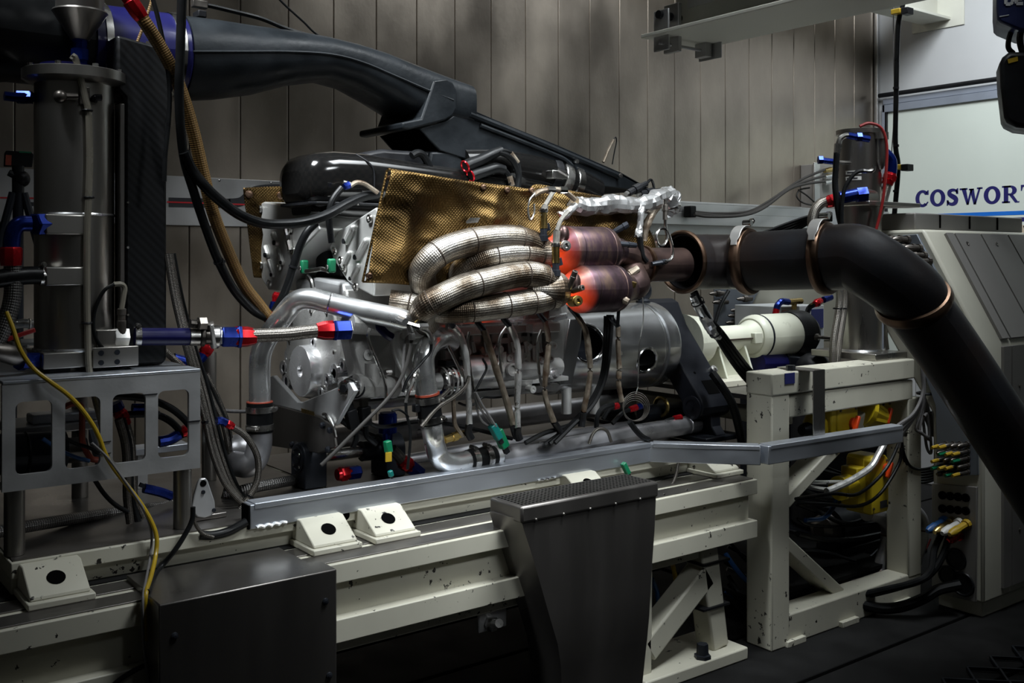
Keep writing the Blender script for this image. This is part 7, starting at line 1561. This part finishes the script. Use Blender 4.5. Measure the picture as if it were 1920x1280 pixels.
# ================================================================ LEFT: TANK, RADIATOR, PERFORATED FRAME
pfm = thing('perforated_frame', 'brushed aluminium support frame with four rounded windows at the left', 'frame', (0.75, 2.9, 0.737))
YF = 2.66
def xy(px, Y=YF): return P(px, 800, Y).x
x0f, x1f, z0f, z1f = xy(3), xy(374), 0.897, 1.152
wins = [(28, 97), (121, 187), (210, 272), (295, 353)]
cuts = [x0f] + [(xy(a[1]) + xy(b[0])) / 2 for a, b in zip(wins[:-1], wins[1:])] + [x1f]
mb = MB()
for k, (a, b) in enumerate(wins):
    xa, xb_, za, zb = xy(a), xy(b), 0.934, 1.108; ca, cb_ = cuts[k], cuts[k + 1]; rr = 0.016; inn, out = [], []
    for cx_, cz_, a0, ox, oz in ((xb_ - rr, zb - rr, 0, cb_, z1f), (xa + rr, zb - rr, 90, ca, z1f), (xa + rr, za + rr, 180, ca, z0f), (xb_ - rr, za + rr, 270, cb_, z0f)):
        for j in range(6):
            an = math.radians(a0 + 18 * j); inn.append((cx_ + rr * math.cos(an), cz_ + rr * math.sin(an)))
            if j == 3: out.append((len(inn) - 1, (ox, oz)))
    n = len(inn)
    for Y, rev in ((YF - 0.006, False), (YF + 0.006, True)):
        vs_ = [(x, Y, z) for x, z in inn] + [(p[0], Y, p[1]) for _, p in out]
        fs_ = []
        for c in range(4):
            i0, i1 = out[c][0], out[(c + 1) % 4][0]; idx = []
            i = i0
            while True:
                idx.append(i)
                if i == i1: break
                i = (i + 1) % n
            f = [n + c] + idx + [n + (c + 1) % 4]; fs_.append(tuple(f[::-1] if rev else f))
        mb.add(vs_, fs_)
    mb.loft([[(x, YF - 0.006, z) for x, z in inn], [(x, YF + 0.006, z) for x, z in inn]], False)
    for zz_ in (z0f, z1f): mb.add([(ca, YF - 0.006, zz_), (cb_, YF - 0.006, zz_), (cb_, YF + 0.006, zz_), (ca, YF + 0.006, zz_)], [(0, 1, 2, 3)])
for xx_ in (x0f, x1f): mb.add([(xx_, YF - 0.006, z0f), (xx_, YF - 0.006, z1f), (xx_, YF + 0.006, z1f), (xx_, YF + 0.006, z0f)], [(0, 1, 2, 3)])
mb.build('front_plate', 'frame_alu', pfm, ang=25)
MB().box((x0f, YF - 0.008, 1.1525), (x1f, 3.27, 1.160)).build('top_shelf', 'alu_rail', pfm, 0.002)
MB().box((x0f, YF + 0.007, 0.90), (x1f, YF + 0.02, 0.92)).build('stiffener', 'frame_alu', pfm)
for (px, Y, py) in ((27, 2.69, 1040), (342, 2.69, 990), (150, 3.22, 930), (392, 3.22, 880)):
    q = P(px, py, Y); MB().cyl((q.x, Y, 0.738), (q.x, Y, 1.15 if Y > 3 else 0.899), 0.0235, n=22).build('leg', 'stainless', pfm)
for (a, b) in ((356, 790), (290, 738)):
    pass
for px, py in ((195, 828), (195, 850)): MB().box(P(px - 9, py + 2, YF - 0.009), P(px + 13, py - 2, YF - 0.007)).build('cable_tie', 'black_plastic', pfm)
MB().box(P(269, 741, YF - 0.009), P(295, 737, YF - 0.007)).build('cable_tie', 'black_plastic', pfm); MB().box(P(352, 792, YF - 0.009), P(375, 787, YF - 0.007)).build('cable_tie', 'black_plastic', pfm)
# swirl tank
tk = thing('header_tank', 'tall grey metal tank with flanged lid standing on the perforated frame', 'tank', (0.717, 2.85, 1.16))
TX, TY, TRd = 0.717, 2.85, 0.098
MB().cyl((TX, TY, 1.21), (TX, TY, 1.915), TRd, n=44).build('cylinder', 'stainless', tk)
MB().lathe((TX, TY, 1.905), ZA, [(0, TRd), (0.002, TRd + 0.012), (0.012, TRd + 0.03), (0.036, TRd + 0.03), (0.038, TRd + 0.026)], 40).build('lid_flange', 'stainless', tk)
for k in range(8):
    a = k * math.pi / 4 + 0.2; MB().lathe((TX + 0.115 * math.cos(a), TY + 0.115 * math.sin(a), 1.943), ZA, [(0, 0.008), (0.008, 0.008)], 6).build('lid_bolt', 'clamp_steel', tk)
MB().lathe((TX - 0.02, TY, 1.943), ZA, [(0, 0.065), (0.015, 0.065), (0.017, 0.05)], 24).build('blue_cap', 'blue_silicone', tk)
bz0, bz1 = P(120, 690, TY).z, 1.213
MB().box((TX - 0.10, TY - 0.10, 1.172), (TX + 0.075, TY + 0.10, 1.213)).build('base_block', 'stainless', tk, 0.003)
MB().box((TX + 0.015, TY - 0.118, 1.170), (TX + 0.13, TY - 0.095, 1.222)).build('base_plate', 'stainless', tk, 0.002)
for dx in (0.035, 0.075):
    for z in (1.183, 1.208): MB().lathe((TX + dx, TY - 0.118, z), (0, -1, 0), [(0, 0.007), (0.002, 0.007), (0.0021, 0.003)], 12).build('cap_screw', 'black_metal', tk)
MB().box((TX - 0.08, TY - 0.08, 1.1605), (TX - 0.03, TY + 0.08, 1.172)).box((TX + 0.02, TY - 0.08, 1.1605), (TX + 0.09, TY + 0.08, 1.172)).build('rubber_feet', 'rubber', tk)
for (y0, y1, nm) in ((402, 440, 'upper_port'), (500, 535, 'lower_port')):
    za, zb = P(120, y1, 2.76).z, P(120, y0, 2.76).z
    MB().box((TX - 0.096, TY - 0.108, za), (TX + 0.01, TY - 0.02, zb)).build(nm, 'stainless', tk, 0.004)
MB().torus((TX, TY, 1.565), ZA, TRd, 0.004, 36, 6).torus((TX, TY, 1.215), ZA, TRd, 0.005, 36, 6).build('weld_bead', 'alu', tk)
MB().box((TX + 0.095, TY - 0.075, 1.30), (TX + 0.107, TY - 0.03, 1.86)).build('side_strip', 'stainless_dark', tk, 0.002)
# outlet block with hexagon and blue hose
q = P(222, 632, 2.77); MB().box((TX + 0.03, TY - 0.10, q.z - 0.026), (q.x, TY - 0.03, q.z + 0.022)).build('outlet_block', 'stainless', tk, 0.002)
MB().lathe(P(213, 632, 2.765), P(240, 632, 2.765) - P(213, 632, 2.765), [(0, 0.024), (0.004, 0.027), (0.035, 0.027)], 6).build('outlet_hexagon', 'alu_head', tk, 0.001)
MB().sph(P(113, 181, 2.745), 0.017).tube([P(118, 181, 2.745), P(145, 181, 2.745)], 0.009, 10, False).box(P(150, 195, 2.74), P(165, 165, 2.76)).build('level_fitting', 'connector', tk, 0.002)
MB().tube([P(176, 190, 2.75), P(178, 183, 2.745), P(190, 183, 2.745)], 0.009, 8).build('level_knob', 'black_plastic', tk)
# funnel
fn = thing('filler_funnel', 'dark grey filler funnel with blue fittings above the tank lid', 'funnel', P(150, 130, 2.85))
q = P(150, 75, 2.85)
MB().lathe((q.x, 2.85, q.z), ZA, [(0, 0.024), (0.005, 0.026), (0.07, 0.068), (0.072, 0.070), (0.076, 0.068), (0.077, 0.06), (0.20, 0.06)], 30).build('cone', 'stainless_dark', fn)
MB().lathe((q.x, 2.85, q.z - 0.085), ZA, [(0, 0.018), (0.03, 0.020), (0.031, 0.023), (0.06, 0.023), (0.061, 0.018), (0.085, 0.020)], 8).build('blue_fitting', 'blue_anod', fn)
# left ports
lf = thing('blue_elbow_hose', 'blue elbow with red socket and thick braided hose at the left edge', 'hose', P(20, 640, 2.72))
MB().lathe(P(86, 420, 2.77), P(50, 421, 2.75) - P(86, 420, 2.77), [(-0.01, 0.026), (0, 0.026), (0.002, 0.030), (0.030, 0.030), (0.034, 0.026)], 6).build('blue_nut', 'blue_anod', lf, 0.001)
MB().tube([P(a, b, 2.755) for a, b in ((58, 419), (38, 420), (26, 432), (22, 450), (21, 466))], 0.020, 14).build('blue_elbow', 'blue_anod', lf)
MB().lathe(P(21, 463, 2.75), (0, 0, -1), [(0, 0.023), (0.004, 0.026), (0.03, 0.026), (0.046, 0.024)], 8).build('red_socket', 'red_anod', lf, 0.001)
MB().tube([P(a, b, 2.75) for a, b in ((24, 498), (25, 530), (22, 565), (10, 605), (-8, 645), (-30, 690))], 0.021, 16).build('hose', 'braid_big', lf)
lf = thing('port_hose', 'black port hose with steel clamp leaving the tank to the left', 'hose', P(60, 520, 2.77))
MB().tube([P(95, 517, 2.77), P(60, 516, 2.76), P(30, 518, 2.75), P(-20, 525, 2.74)], 0.023, 14).build('hose', 'rubber', lf); band(lf, P(80, 517, 2.767), XA, 0.023, 0.016, screw=ZA)
lf = thing('vent_fitting', 'blue vent fitting on the upper left of the tank', 'fitting', P(40, 183, 2.85))
MB().tube([P(68, 183, 2.85), P(28, 182, 2.85), P(8, 180, 2.85)], 0.012, 10).lathe(P(60, 183, 2.85), (-1, 0.5, 0), [(0, 0.018), (0.035, 0.018)], 6).build('body', 'blue_anod', lf)
lf = thing('drain_valve', 'brass drain valve with blue fitting at the foot of the tank', 'valve', P(40, 690, 2.77))
MB().lathe(P(78, 676, 2.79), P(30, 676, 2.75) - P(78, 676, 2.79), [(0, 0.018), (0.01, 0.020), (0.05, 0.020), (0.052, 0.024), (0.07, 0.024)], 8).build('blue_fitting', 'blue_anod', lf)
MB().lathe(P(40, 668, 2.76), P(4, 660, 2.74) - P(40, 668, 2.76), [(0, 0.022), (0.02, 0.027), (0.05, 0.024), (0.08, 0.018)], 14).cyl(P(20, 660, 2.745), P(22, 640, 2.745), 0.012, n=8).build('valve_body', 'connector', lf)
MB().bar(P(12, 637, 2.745), P(66, 618, 2.745), 0.006, 0.012).build('red_lever', 'red_cable', lf, 0.002)
lf = thing('silver_pipe', 'short silver pipe end behind the drain valve lever', 'pipe', P(45, 610, 3.1)); MB().tube([P(25, 608, 3.1), P(45, 606, 3.1), P(72, 609, 3.1)], 0.013, 12).build('pipe', 'alu_pipe', lf); MB().torus(P(55, 607, 3.1), XA, 0.013, 0.003, 16, 6).build('bead', 'clamp_steel', lf)
lf = thing('white_tap', 'white plastic tap behind the foot of the tank', 'tap', P(55, 655, 3.1)); MB().tube([P(38, 642, 3.1), P(70, 641, 3.1)], 0.010, 12, False).build('handle', 'label_white', lf); MB().cyl(P(50, 644, 3.1), P(50, 665, 3.1), 0.008, n=8).build('stem', 'label_white', lf)
# sensor beside the tank with cable loop
sn = thing('tank_sensor', 'silver plug sensor with black looped lead on the tank outlet', 'sensor', P(228, 625, 2.755))
q = P(228, 612, 2.755); MB().lathe(q, ZA, [(-0.02, 0.012), (0.015, 0.012), (0.016, 0.010), (0.03, 0.010), (0.031, 0.012), (0.046, 0.012), (0.048, 0.009)], 12).build('plug', 'connector', sn)
MB().tube([P(a, b, 2.75) for a, b in ((228, 580), (232, 555), (234, 540), (228, 533), (213, 533))], 0.007, 8).build('sleeve', 'tube_clear', sn)
MB().tube([P(a, b, 2.745) for a, b in ((214, 533), (195, 545), (180, 575), (175, 605), (180, 635), (200, 660), (225, 682), (250, 697))], 0.0048, 8).build('lead', 'rubber', sn)
ctb = thing('level_tube', 'clear level tube tied along the tank with dark ties', 'tube', P(165, 690, 2.74))
MB().tube([P(a, b, 2.74) for a, b in ((134, 104), (142, 112), (152, 150), (160, 185), (166, 215), (168, 300), (166, 370), (163, 450), (163, 560), (164, 610), (166, 680), (172, 720), (180, 752), (190, 790), (200, 830), (206, 848))], 0.0085, 10).build('tube', 'tube_clear', ctb)
for (u, v) in ((164, 207), (167, 370), (163, 605)): MB().torus(P(u, v, 2.742), ZA, 0.011, 0.003, 14, 6).build('cable_tie', 'black_plastic', ctb)
# carbon radiator housing
rd = thing('radiator_box', 'tall black carbon twill radiator box right of the tank', 'radiator', (0.88, 2.85, 1.16))
xa, xb_ = 0.83, 0.943
pts = []
zt_ = 2.03
outl = [(xa, 1.162), (xb_ - 0.012, 1.162), (xb_, 1.175), (xb_, 1.82), (xb_ + 0.008, 1.84), (xb_ + 0.010, 1.97)] + [(xb_ + 0.010 - 0.04 + 0.04 * math.cos(a), 1.99 + 0.04 * math.sin(a)) for a in [math.pi / 2 * k / 6 for k in range(7)]] + [(xa - 0.02, 2.045), (xa - 0.02, 1.9), (xa, 1.88)]
MB().prism([(x, 2.795, z) for x, z in outl], (0, 0.098, 0)).build('shell', 'carbon_twill', rd, 0.008)
for z in (1.30, 1.48, 1.60): MB().lathe((xa + 0.008, 2.795, z), (0, -1, 0), [(0, 0.004), (0.003, 0.003)], 8).build('rivet', 'clamp_steel', rd)
MB().lathe((xb_ - 0.035, 2.84, 2.036), ZA, [(0, 0.008), (0.01, 0.008)], 6).build('stud', 'connector', rd)
# inlet duct: bellows, blue silicone, clamp
idt = thing('inlet_duct', 'dark ribbed inlet duct joined to the scoop by a blue silicone sleeve', 'duct', (0.7, 3.02, 1.95))
zi = (P(338, 30, YI).z + P(338, 190, YI).z) / 2; xe = P(338, 30, YI).x
MB().lathe((xe - 0.27, YI, zi), XA, [(0, 0.118), (0.002, 0.124), (0.22, 0.127), (0.262, 0.126), (0.268, 0.12)], 40).build('silicone_sleeve', 'blue_silicone', idt)
band(idt, (xe - 0.035, YI, zi), XA, 0.1285, 0.026); band(idt, (xe - 0.235, YI, zi), XA, 0.1265, 0.02)
prf = []
for k in range(26):
    prf += [(-0.9 + k * 0.025, 0.112), (-0.9 + k * 0.025 + 0.0125, 0.128)]
MB().lathe((xe - 0.27, YI, zi), XA, prf + [(-0.2, 0.118), (0.0, 0.118)], 36).build('bellows', 'rubber', idt)
# tripod with phone
tr = thing('phone_tripod', 'black tripod holding a phone in front of the back wall', 'tripod', P(34, 420, 3.9))
hd_ = P(34, 335, 3.9)
ph = MB().prism([P(a, b, 3.9) for a, b in ((9, 288), (12, 282), (60, 285), (64, 290), (61, 313), (8, 312))], (0, 0.015, 0)).build('phone', 'black_plastic', tr, 0.003)
MB().prism([P(a, b, 3.897) for a, b in ((11, 290), (22, 291), (21, 310), (10, 309))], (0, 0.002, 0)).build('phone_side', 'rust_red', ph); MB().box(P(36, 286, 3.897), P(58, 284.5, 3.899)).build('status_light', 'green_plastic', ph)
MB().cyl(hd_ + V((0, 0, -0.05)), hd_ + V((0, 0, 0.045)), 0.02, n=12).sph(hd_ + V((0.01, 0, 0.0)), 0.03).cyl(hd_ + V((-0.03, 0, 0.02)), hd_ + V((0.03, 0, -0.01)), 0.012, n=8).build('head', 'black_plastic', tr)
MB().cyl(V((hd_.x, hd_.y, 1.0)), hd_ + V((0, 0, -0.04)), 0.018, n=12).build('column', 'black_metal', tr)
for dx, dy in ((-0.45, -0.1), (0.42, -0.16), (0.05, 0.42)):
    MB().tube([hd_ + V((dx * 0.04, dy * 0.04, -0.05)), V((hd_.x + dx, hd_.y + dy, 0.0))], 0.014, 8, False).build('leg', 'black_metal', tr)

# ================================================================ HOSES ON THE LEFT
def HZ(name, label, pts, r, mat, Y=None, cat='hose', ties=(), **kw):
    pp = [P(p[0], p[1], p[2] if len(p) > 2 else Y) for p in pts]
    if ties:
        t = thing(name, label, cat, pp[-1]); MB().tube(pp, r, 12).build('hose' if cat == 'hose' else 'lead', mat, t)
        for i in ties: tie(t, pp[i], pp[min(i + 1, len(pp) - 1)] - pp[i - 1], r + 0.001)
        return t
    return hose(name, label, pp, r, mat, cat, n=12)
th = thing('tan_hose', 'tan woven hose with red end hanging from the top left to the engine', 'hose', P(505, 597, 2.85))
tpts = [P(a, b, y) for a, b, y in ((262, 28, 2.66), (275, 47, 2.66), (297, 82, 2.67), (318, 120, 2.68), (340, 172, 2.70), (362, 245, 2.72), (382, 330, 2.74), (400, 400, 2.76), (425, 465, 2.79), (455, 530, 2.82), (485, 570, 2.85), (505, 596, 2.87))]
MB().tube(tpts, 0.0172, 16).build('hose', 'tan_weave', th)
dd = (tpts[0] - tpts[1]).normalized(); MB().lathe(tpts[0] - dd * 0.01, dd, [(0, 0.019), (0.02, 0.022), (0.05, 0.022), (0.052, 0.018), (0.10, 0.02)], 8).build('red_socket', 'red_anod', th, 0.001)
MB().lathe(tpts[0] + dd * 0.09, dd, [(0, 0.02), (0.1, 0.02)], 8).build('dark_nut', 'black_metal', th)
MB().lathe(tpts[-1], tpts[-1] - tpts[-2], [(-0.015, 0.019), (0.004, 0.019)], 8).build('red_ring', 'red_anod', th)
HZ('black_hose', 'thick black hose falling beside the tan hose', [(342, -30, 2.64), (341, 0, 2.64), (338, 100, 2.65), (336, 190, 2.67), (344, 290, 2.70), (362, 355, 2.72), (385, 425, 2.74), (410, 490, 2.77), (440, 545, 2.80), (475, 582, 2.84), (500, 596, 2.87)], 0.0125, 'rubber', ties=(7,))
HZ('black_hose', 'thin black hose hanging in front of the radiator box corner', [(278, -25), (290, 10), (302, 60), (313, 120), (318, 170), (316, 230), (310, 290), (308, 340)], 0.006, 'rubber', 2.68)
HZ('black_hose', 'black hose curving from the thick hose across to the airbox', [(345, 285, 2.69), (360, 318, 2.70), (385, 350, 2.70), (415, 378, 2.71), (450, 403, 2.72), (490, 418, 2.73), (530, 420, 2.74), (570, 416, 2.74), (610, 404, 2.74), (650, 382, 2.76), (680, 369, 2.78), (706, 364, 2.80)], 0.0145, 'rubber')
t = HZ('black_hose', 'black hose falling from the airbox past the far head with red fitting', [(592, 418, 2.80), (575, 436, 2.80), (562, 462, 2.81), (550, 500, 2.82), (535, 545, 2.84), (518, 578, 2.86), (508, 592, 2.87)], 0.012, 'rubber', ties=(3,))
fit(t, P(520, 548, 2.90), P(513, 580, 2.90) - P(520, 548, 2.90), 0.011, 'red_anod', 0.03, 'red_socket'); fit(t, P(514, 565, 2.90), P(512, 600, 2.90) - P(514, 565, 2.90), 0.012, 'blue_anod', 0.05, 'blue_socket')
HZ('orange_cable', 'orange lead behind the tan hose at the top', [(290, -20), (282, 10), (272, 40), (264, 62), (258, 78)], 0.004, 'tan_weave', 2.76, 'cable')
t = thing('fuel_sensor_lead', 'black lead with blue and silver plug arching before the airbox', 'cable', P(620, 440, 2.78))
MB().tube([P(a, b, 2.77) for a, b in ((641, 352), (628, 368), (620, 385), (617, 410), (620, 440), (622, 455))], 0.010, 10).build('lead', 'rubber', t)
MB().lathe(P(645, 350, 2.77), P(657, 345, 2.77) - P(645, 350, 2.77), [(0, 0.010), (0.008, 0.013), (0.018, 0.013)], 8).build('blue_collar', 'blue_anod', t)
MB().tube([P(a, b, 2.77) for a, b in ((643, 341), (655, 344), (662, 346))], 0.006, 8).build('silver_tab', 'clamp_steel', t)
MB().tube([P(a, b, 2.77) for a, b in ((656, 349), (668, 342), (682, 344), (695, 352), (708, 361))], 0.0075, 8).build('braided_tail', 'dirty_sleeve', t)
yc = thing('yellow_cable', 'yellow cable winding down over the perforated frame to the stainless box', 'cable', P(270, 1190, 2.40))
MB().tube([P(a, b, y) for a, b, y in ((12, 585, 2.70), (24, 615, 2.68), (38, 655, 2.66), (62, 690, 2.65), (95, 716, 2.635), (125, 738, 2.635), (150, 763, 2.635), (172, 793, 2.635), (186, 820, 2.635), (198, 852, 2.635), (215, 880, 2.635), (240, 912, 2.63), (265, 945, 2.62), (285, 980, 2.61), (294, 1010, 2.60), (291, 1045, 2.58), (283, 1080, 2.50), (274, 1110, 2.40), (271, 1150, 2.395), (272, 1200, 2.395))], 0.0056, 10).build('cable', 'yellow_cable', yc)
HZ('white_lead', 'thin pale lead following the yellow cable down the bed', [(172, 830), (200, 856), (222, 885), (250, 925), (272, 960), (284, 1000), (282, 1040), (275, 1080, 2.48), (268, 1120, 2.39), (268, 1180, 2.39), (272, 1230, 2.39), (280, 1290, 2.39)], 0.0032, 'grey_cable', 2.615, 'cable')
HZ('black_lead', 'black lead slanting from the frame leg down to the stainless box', [(362, 950), (360, 975), (345, 1005), (325, 1035), (300, 1065), (284, 1088, 2.5), (276, 1110, 2.4)], 0.0065, 'rubber', 2.60, 'cable')
HZ('floor_lead', 'dark lead sagging in front of the bed at the bottom left', [(300, 1235), (265, 1250), (230, 1270), (200, 1295)], 0.006, 'rubber', 2.40, 'cable')
HZ('black_lead', 'thick taped black cable end poking into the trunking', [(375, 1003), (400, 1003), (430, 995), (462, 978)], 0.012, 'rubber', 2.63, 'cable')
HZ('braided_lead', 'thin braided lead looping under the trunking end', [(362, 965), (368, 985), (380, 1000), (400, 1007)], 0.005, 'braid_fine', 2.62, 'cable')
# bundle of braided hoses between frame and engine
bun = ('first', 'second', 'third', 'fourth')
for k in range(4):
    e = k * 7
    HZ('braided_hose', bun[k] + ' from the left of four braided hoses falling right of the perforated frame', [(312 + e * 0.6, 475), (326 + e * 0.7, 560), (345 + e * 0.8, 640), (366 + e, 720), (384 + e, 790), (398 + e * 1.1, 850), (420 + e, 905), (448 + e * 0.6, 938), (466 + e * 0.4, 952)], 0.0075, ('braid_fine', 'braid', 'braid_fine', 'rubber')[k], 2.80 + 0.025 * k, ties=(4,) if k == 0 else ())
for k in range(3):
    HZ('braided_hose', ('outer', 'middle', 'inner')[k] + ' braided hose looping behind the frame edge', [(376 + 5 * k, 700), (398 + 6 * k, 750), (420 + 4 * k, 800), (430 + 2 * k, 860), (426, 910), (414, 950)], 0.0085, ('braid_fine', 'rubber', 'braid_fine')[k], 2.95 + 0.02 * k)
t = HZ('braided_hose', 'braided hose loop with blue and red end left of the pillow block', [(436, 800), (458, 815), (475, 838), (484, 865), (482, 900), (468, 930), (450, 955), (445, 965)], 0.0095, 'braid_fine', 2.80, ties=(5,))
fit(t, P(437, 800, 2.80), P(415, 788, 2.80) - P(437, 800, 2.80), 0.011, 'red_anod', 0.035, 'red_socket'); MB().tube([P(424, 793, 2.80), P(415, 789, 2.80), P(406, 789, 2.80)], 0.012, 10).build('blue_elbow', 'blue_anod', t)
HZ('grey_tube', 'pale grey tube running behind to the upright coupling', [(398, 760), (420, 769), (445, 771), (470, 771)], 0.006, 'grey_cable', 3.1, 'tube')
t = thing('elbow_fitting', 'blue and red elbow with braided hose behind the frame top', 'fitting', P(360, 690, 3.05))
MB().tube([P(a, b, 3.05) for a, b in ((325, 672), (350, 678), (370, 676), (382, 665))], 0.017, 12).build('blue_elbow', 'blue_anod', t); fit(t, P(380, 667, 3.05), P(392, 648, 3.05) - P(380, 667, 3.05), 0.017, 'red_anod', 0.05, 'red_socket')
HZ('braided_hose', 'braided hose sloping behind the frame top to the blue elbow', [(300, 650), (325, 672), (345, 690), (362, 705)], 0.010, 'braid', 2.95)
# inside the perforated frame
t = thing('transfer_pump', 'dark cylindrical pump seen through the left windows of the frame', 'pump', P(80, 880, 3.0))
MB().cyl(P(-10, 852, 3.0), P(120, 845, 3.0), 0.055, n=24).build('body', 'black_metal', t); MB().torus(P(48, 850, 3.0), XA, 0.056, 0.004, 24, 6).build('strap', 'rubber', t); MB().cyl(P(120, 845, 3.0), P(160, 842, 3.0), 0.035, n=18).build('nose', 'stainless_dark', t)
t = thing('heat_exchanger', 'flat silver heat exchanger seen through the frame windows', 'heat exchanger', P(110, 810, 3.15))
a, b = P(20, 815, 3.1), P(190, 770, 3.1); MB().box((a.x, 3.1, P(100, 812, 3.1).z), (b.x, 3.3, P(100, 796, 3.1).z)).build('core', 'frame_alu', t, 0.004); MB().box((a.x + 0.06, 3.12, P(100, 796, 3.1).z), (b.x, 3.2, P(100, 778, 3.1).z)).build('tank', 'alu_rail', t, 0.006)
t = thing('support_rail', 'bright aluminium rail seen through the right frame windows', 'rail', P(310, 845, 3.2))
a, b = P(250, 850, 3.2), P(356, 836, 3.2); MB().box((a.x, 3.2, a.z - 0.008), (b.x, 3.28, a.z + 0.012)).build('rail', 'alu_rail', t, 0.002); MB().box((a.x + 0.02, 3.22, 0.738), (a.x + 0.05, 3.26, a.z - 0.008)).build('post', 'frame_alu', t)
HZ('black_hose', 'upper black hose arching across the right frame windows', [(200, 742), (240, 743), (285, 750), (320, 765), (345, 785), (365, 810)], 0.010, 'rubber', 2.80)
t = HZ('black_hose', 'lower black hose with red and blue end across the right frame windows', [(225, 778), (262, 776), (295, 778), (320, 790), (338, 808), (345, 818)], 0.010, 'rubber', 2.85, ties=(2,))
fit(t, P(340, 812, 2.85), P(352, 806, 2.85) - P(340, 812, 2.85), 0.016, 'red_anod', 0.04, 'red_socket'); MB().tube([P(298, 828, 2.85), P(318, 824, 2.85), P(336, 814, 2.85)], 0.016, 10).build('blue_end', 'blue_anod', t)
t = thing('hose_branch', 'red and blue branch fitting behind the third frame window', 'fitting', P(228, 790, 2.85))
MB().tube([P(216, 755, 2.85), P(222, 768, 2.85)], 0.018, 10, False).build('blue_nut', 'blue_anod', t); fit(t, P(221, 766, 2.85), P(232, 788, 2.85) - P(221, 766, 2.85), 0.017, 'red_anod', 0.05, 'red_socket'); MB().tube([P(248, 764, 2.85), P(272, 764, 2.85)], 0.012, 10, False).build('blue_stub', 'blue_anod', t)
for k in range(3):
    HZ('drop_hose', ('left', 'middle', 'right')[k] + ' dark hose dropping behind the third frame window to the bed', [(222 + 6 * k, 785), (234 + 6 * k, 830), (238 + 5 * k, 880), (238 + 7 * k, 930), (244 + 14 * k, 980)], 0.011, ('braid_fine', 'rubber', 'braid_fine')[k], 2.80 + 0.03 * k)
HZ('red_hose', 'red hose bent behind the second frame window', [(122, 762), (140, 756), (153, 765), (154, 800), (155, 830), (170, 858), (183, 862)], 0.008, 'rust_red', 2.82)
HZ('blue_hose', 'thin blue hose crossing low behind the second frame window', [(80, 822), (110, 842), (140, 856), (168, 864)], 0.005, 'blue_cable', 2.80)
HZ('black_lead', 'thin black lead crossing behind the second window', [(120, 820), (145, 832), (170, 840), (185, 850)], 0.005, 'rubber', 2.75, 'cable')
HZ('black_lead', 'black lead sloping under the perforated frame', [(178, 900), (195, 925), (215, 945), (240, 960)], 0.006, 'rubber', 2.78, 'cable')
HZ('bed_hose', 'long grey braided hose lying on the base plate behind the frame legs', [(-20, 1000, 2.80), (60, 985, 2.85), (140, 972, 2.9), (220, 960, 2.95), (300, 950, 3.0), (340, 943, 3.02)], 0.016, 'braid_big')
HZ('bed_hose', 'dark braided hose lying on the base plate left of the pillow block', [(420, 930, 2.95), (470, 915, 2.93), (520, 905, 2.93), (560, 898, 2.96)], 0.017, 'braid_big')
t = thing('swivel_bracket', 'pear shaped aluminium bracket standing on the base plate beside the trunking end', 'bracket', P(388, 975, 2.72))
MB().prism([P(a, b, 2.72) for a, b in ((372, 903), (376, 897), (386, 896), (390, 901), (403, 940), (404, 952), (398, 966), (384, 971), (370, 969), (362, 960), (360, 948), (364, 930))], (0, 0.012, 0)).build('plate', 'frame_alu', t, 0.003)
MB().lathe(P(381, 906, 2.72), (0, -1, 0), [(0, 0.009), (0.001, 0.009), (0.0011, 0)], 14).build('bore', 'void_black', t); MB().lathe(P(381, 922, 2.72), (0, -1, 0), [(0, 0.006), (0.004, 0.005)], 8).lathe(P(401, 956, 2.72), (0, -1, 0), [(0, 0.006), (0.004, 0.005)], 8).build('bolt', 'black_metal', t)
q = P(405, 975, 2.73); MB().box((q.x - 0.06, 2.725, 0.738), (q.x + 0.03, 2.80, q.z + 0.02)).build('foot', 'stainless_dark', t, 0.003)
t = thing('bench_clamp', 'blue adjustable clamp lying on the bed behind the right frame leg', 'clamp', P(295, 930, 2.9))
MB().tube([P(270, 915, 2.95), P(300, 922, 2.95), P(322, 930, 2.95)], 0.014, 10).build('body', 'blue_anod', t); MB().bar(P(262, 908, 2.95), P(330, 935, 2.95), 0.01, 0.012).build('bar', 'black_metal', t)
t = thing('red_blue_fitting', 'dark red and blue fitting between the pillow blocks', 'fitting', P(655, 890, 2.88)); fit(t, P(632, 890, 2.88), P(656, 886, 2.88) - P(632, 890, 2.88), 0.020, 'red_anod', 0.05, 'red_socket'); MB().lathe(P(652, 887, 2.88), XA, [(0, 0.022), (0.04, 0.022), (0.045, 0.016)], 6).build('blue_nut', 'blue_anod', t)
t = thing('red_blue_fitting', 'red and blue fitting behind the thin wires left of the lower elbow', 'fitting', P(775, 880, 2.8)); fit(t, P(752, 862, 2.8), P(775, 880, 2.8) - P(752, 862, 2.8), 0.022, 'red_anod', 0.05, 'red_socket'); MB().lathe(P(768, 874, 2.8), P(775, 880, 2.8) - P(752, 862, 2.8), [(0, 0.024), (0.05, 0.024)], 6).build('blue_nut', 'blue_anod', t)
MB().tube([P(a, b, 2.8) for a, b in ((735, 842), (745, 852), (755, 864))], 0.018, 12).build('hose', 'braid_fine', t)
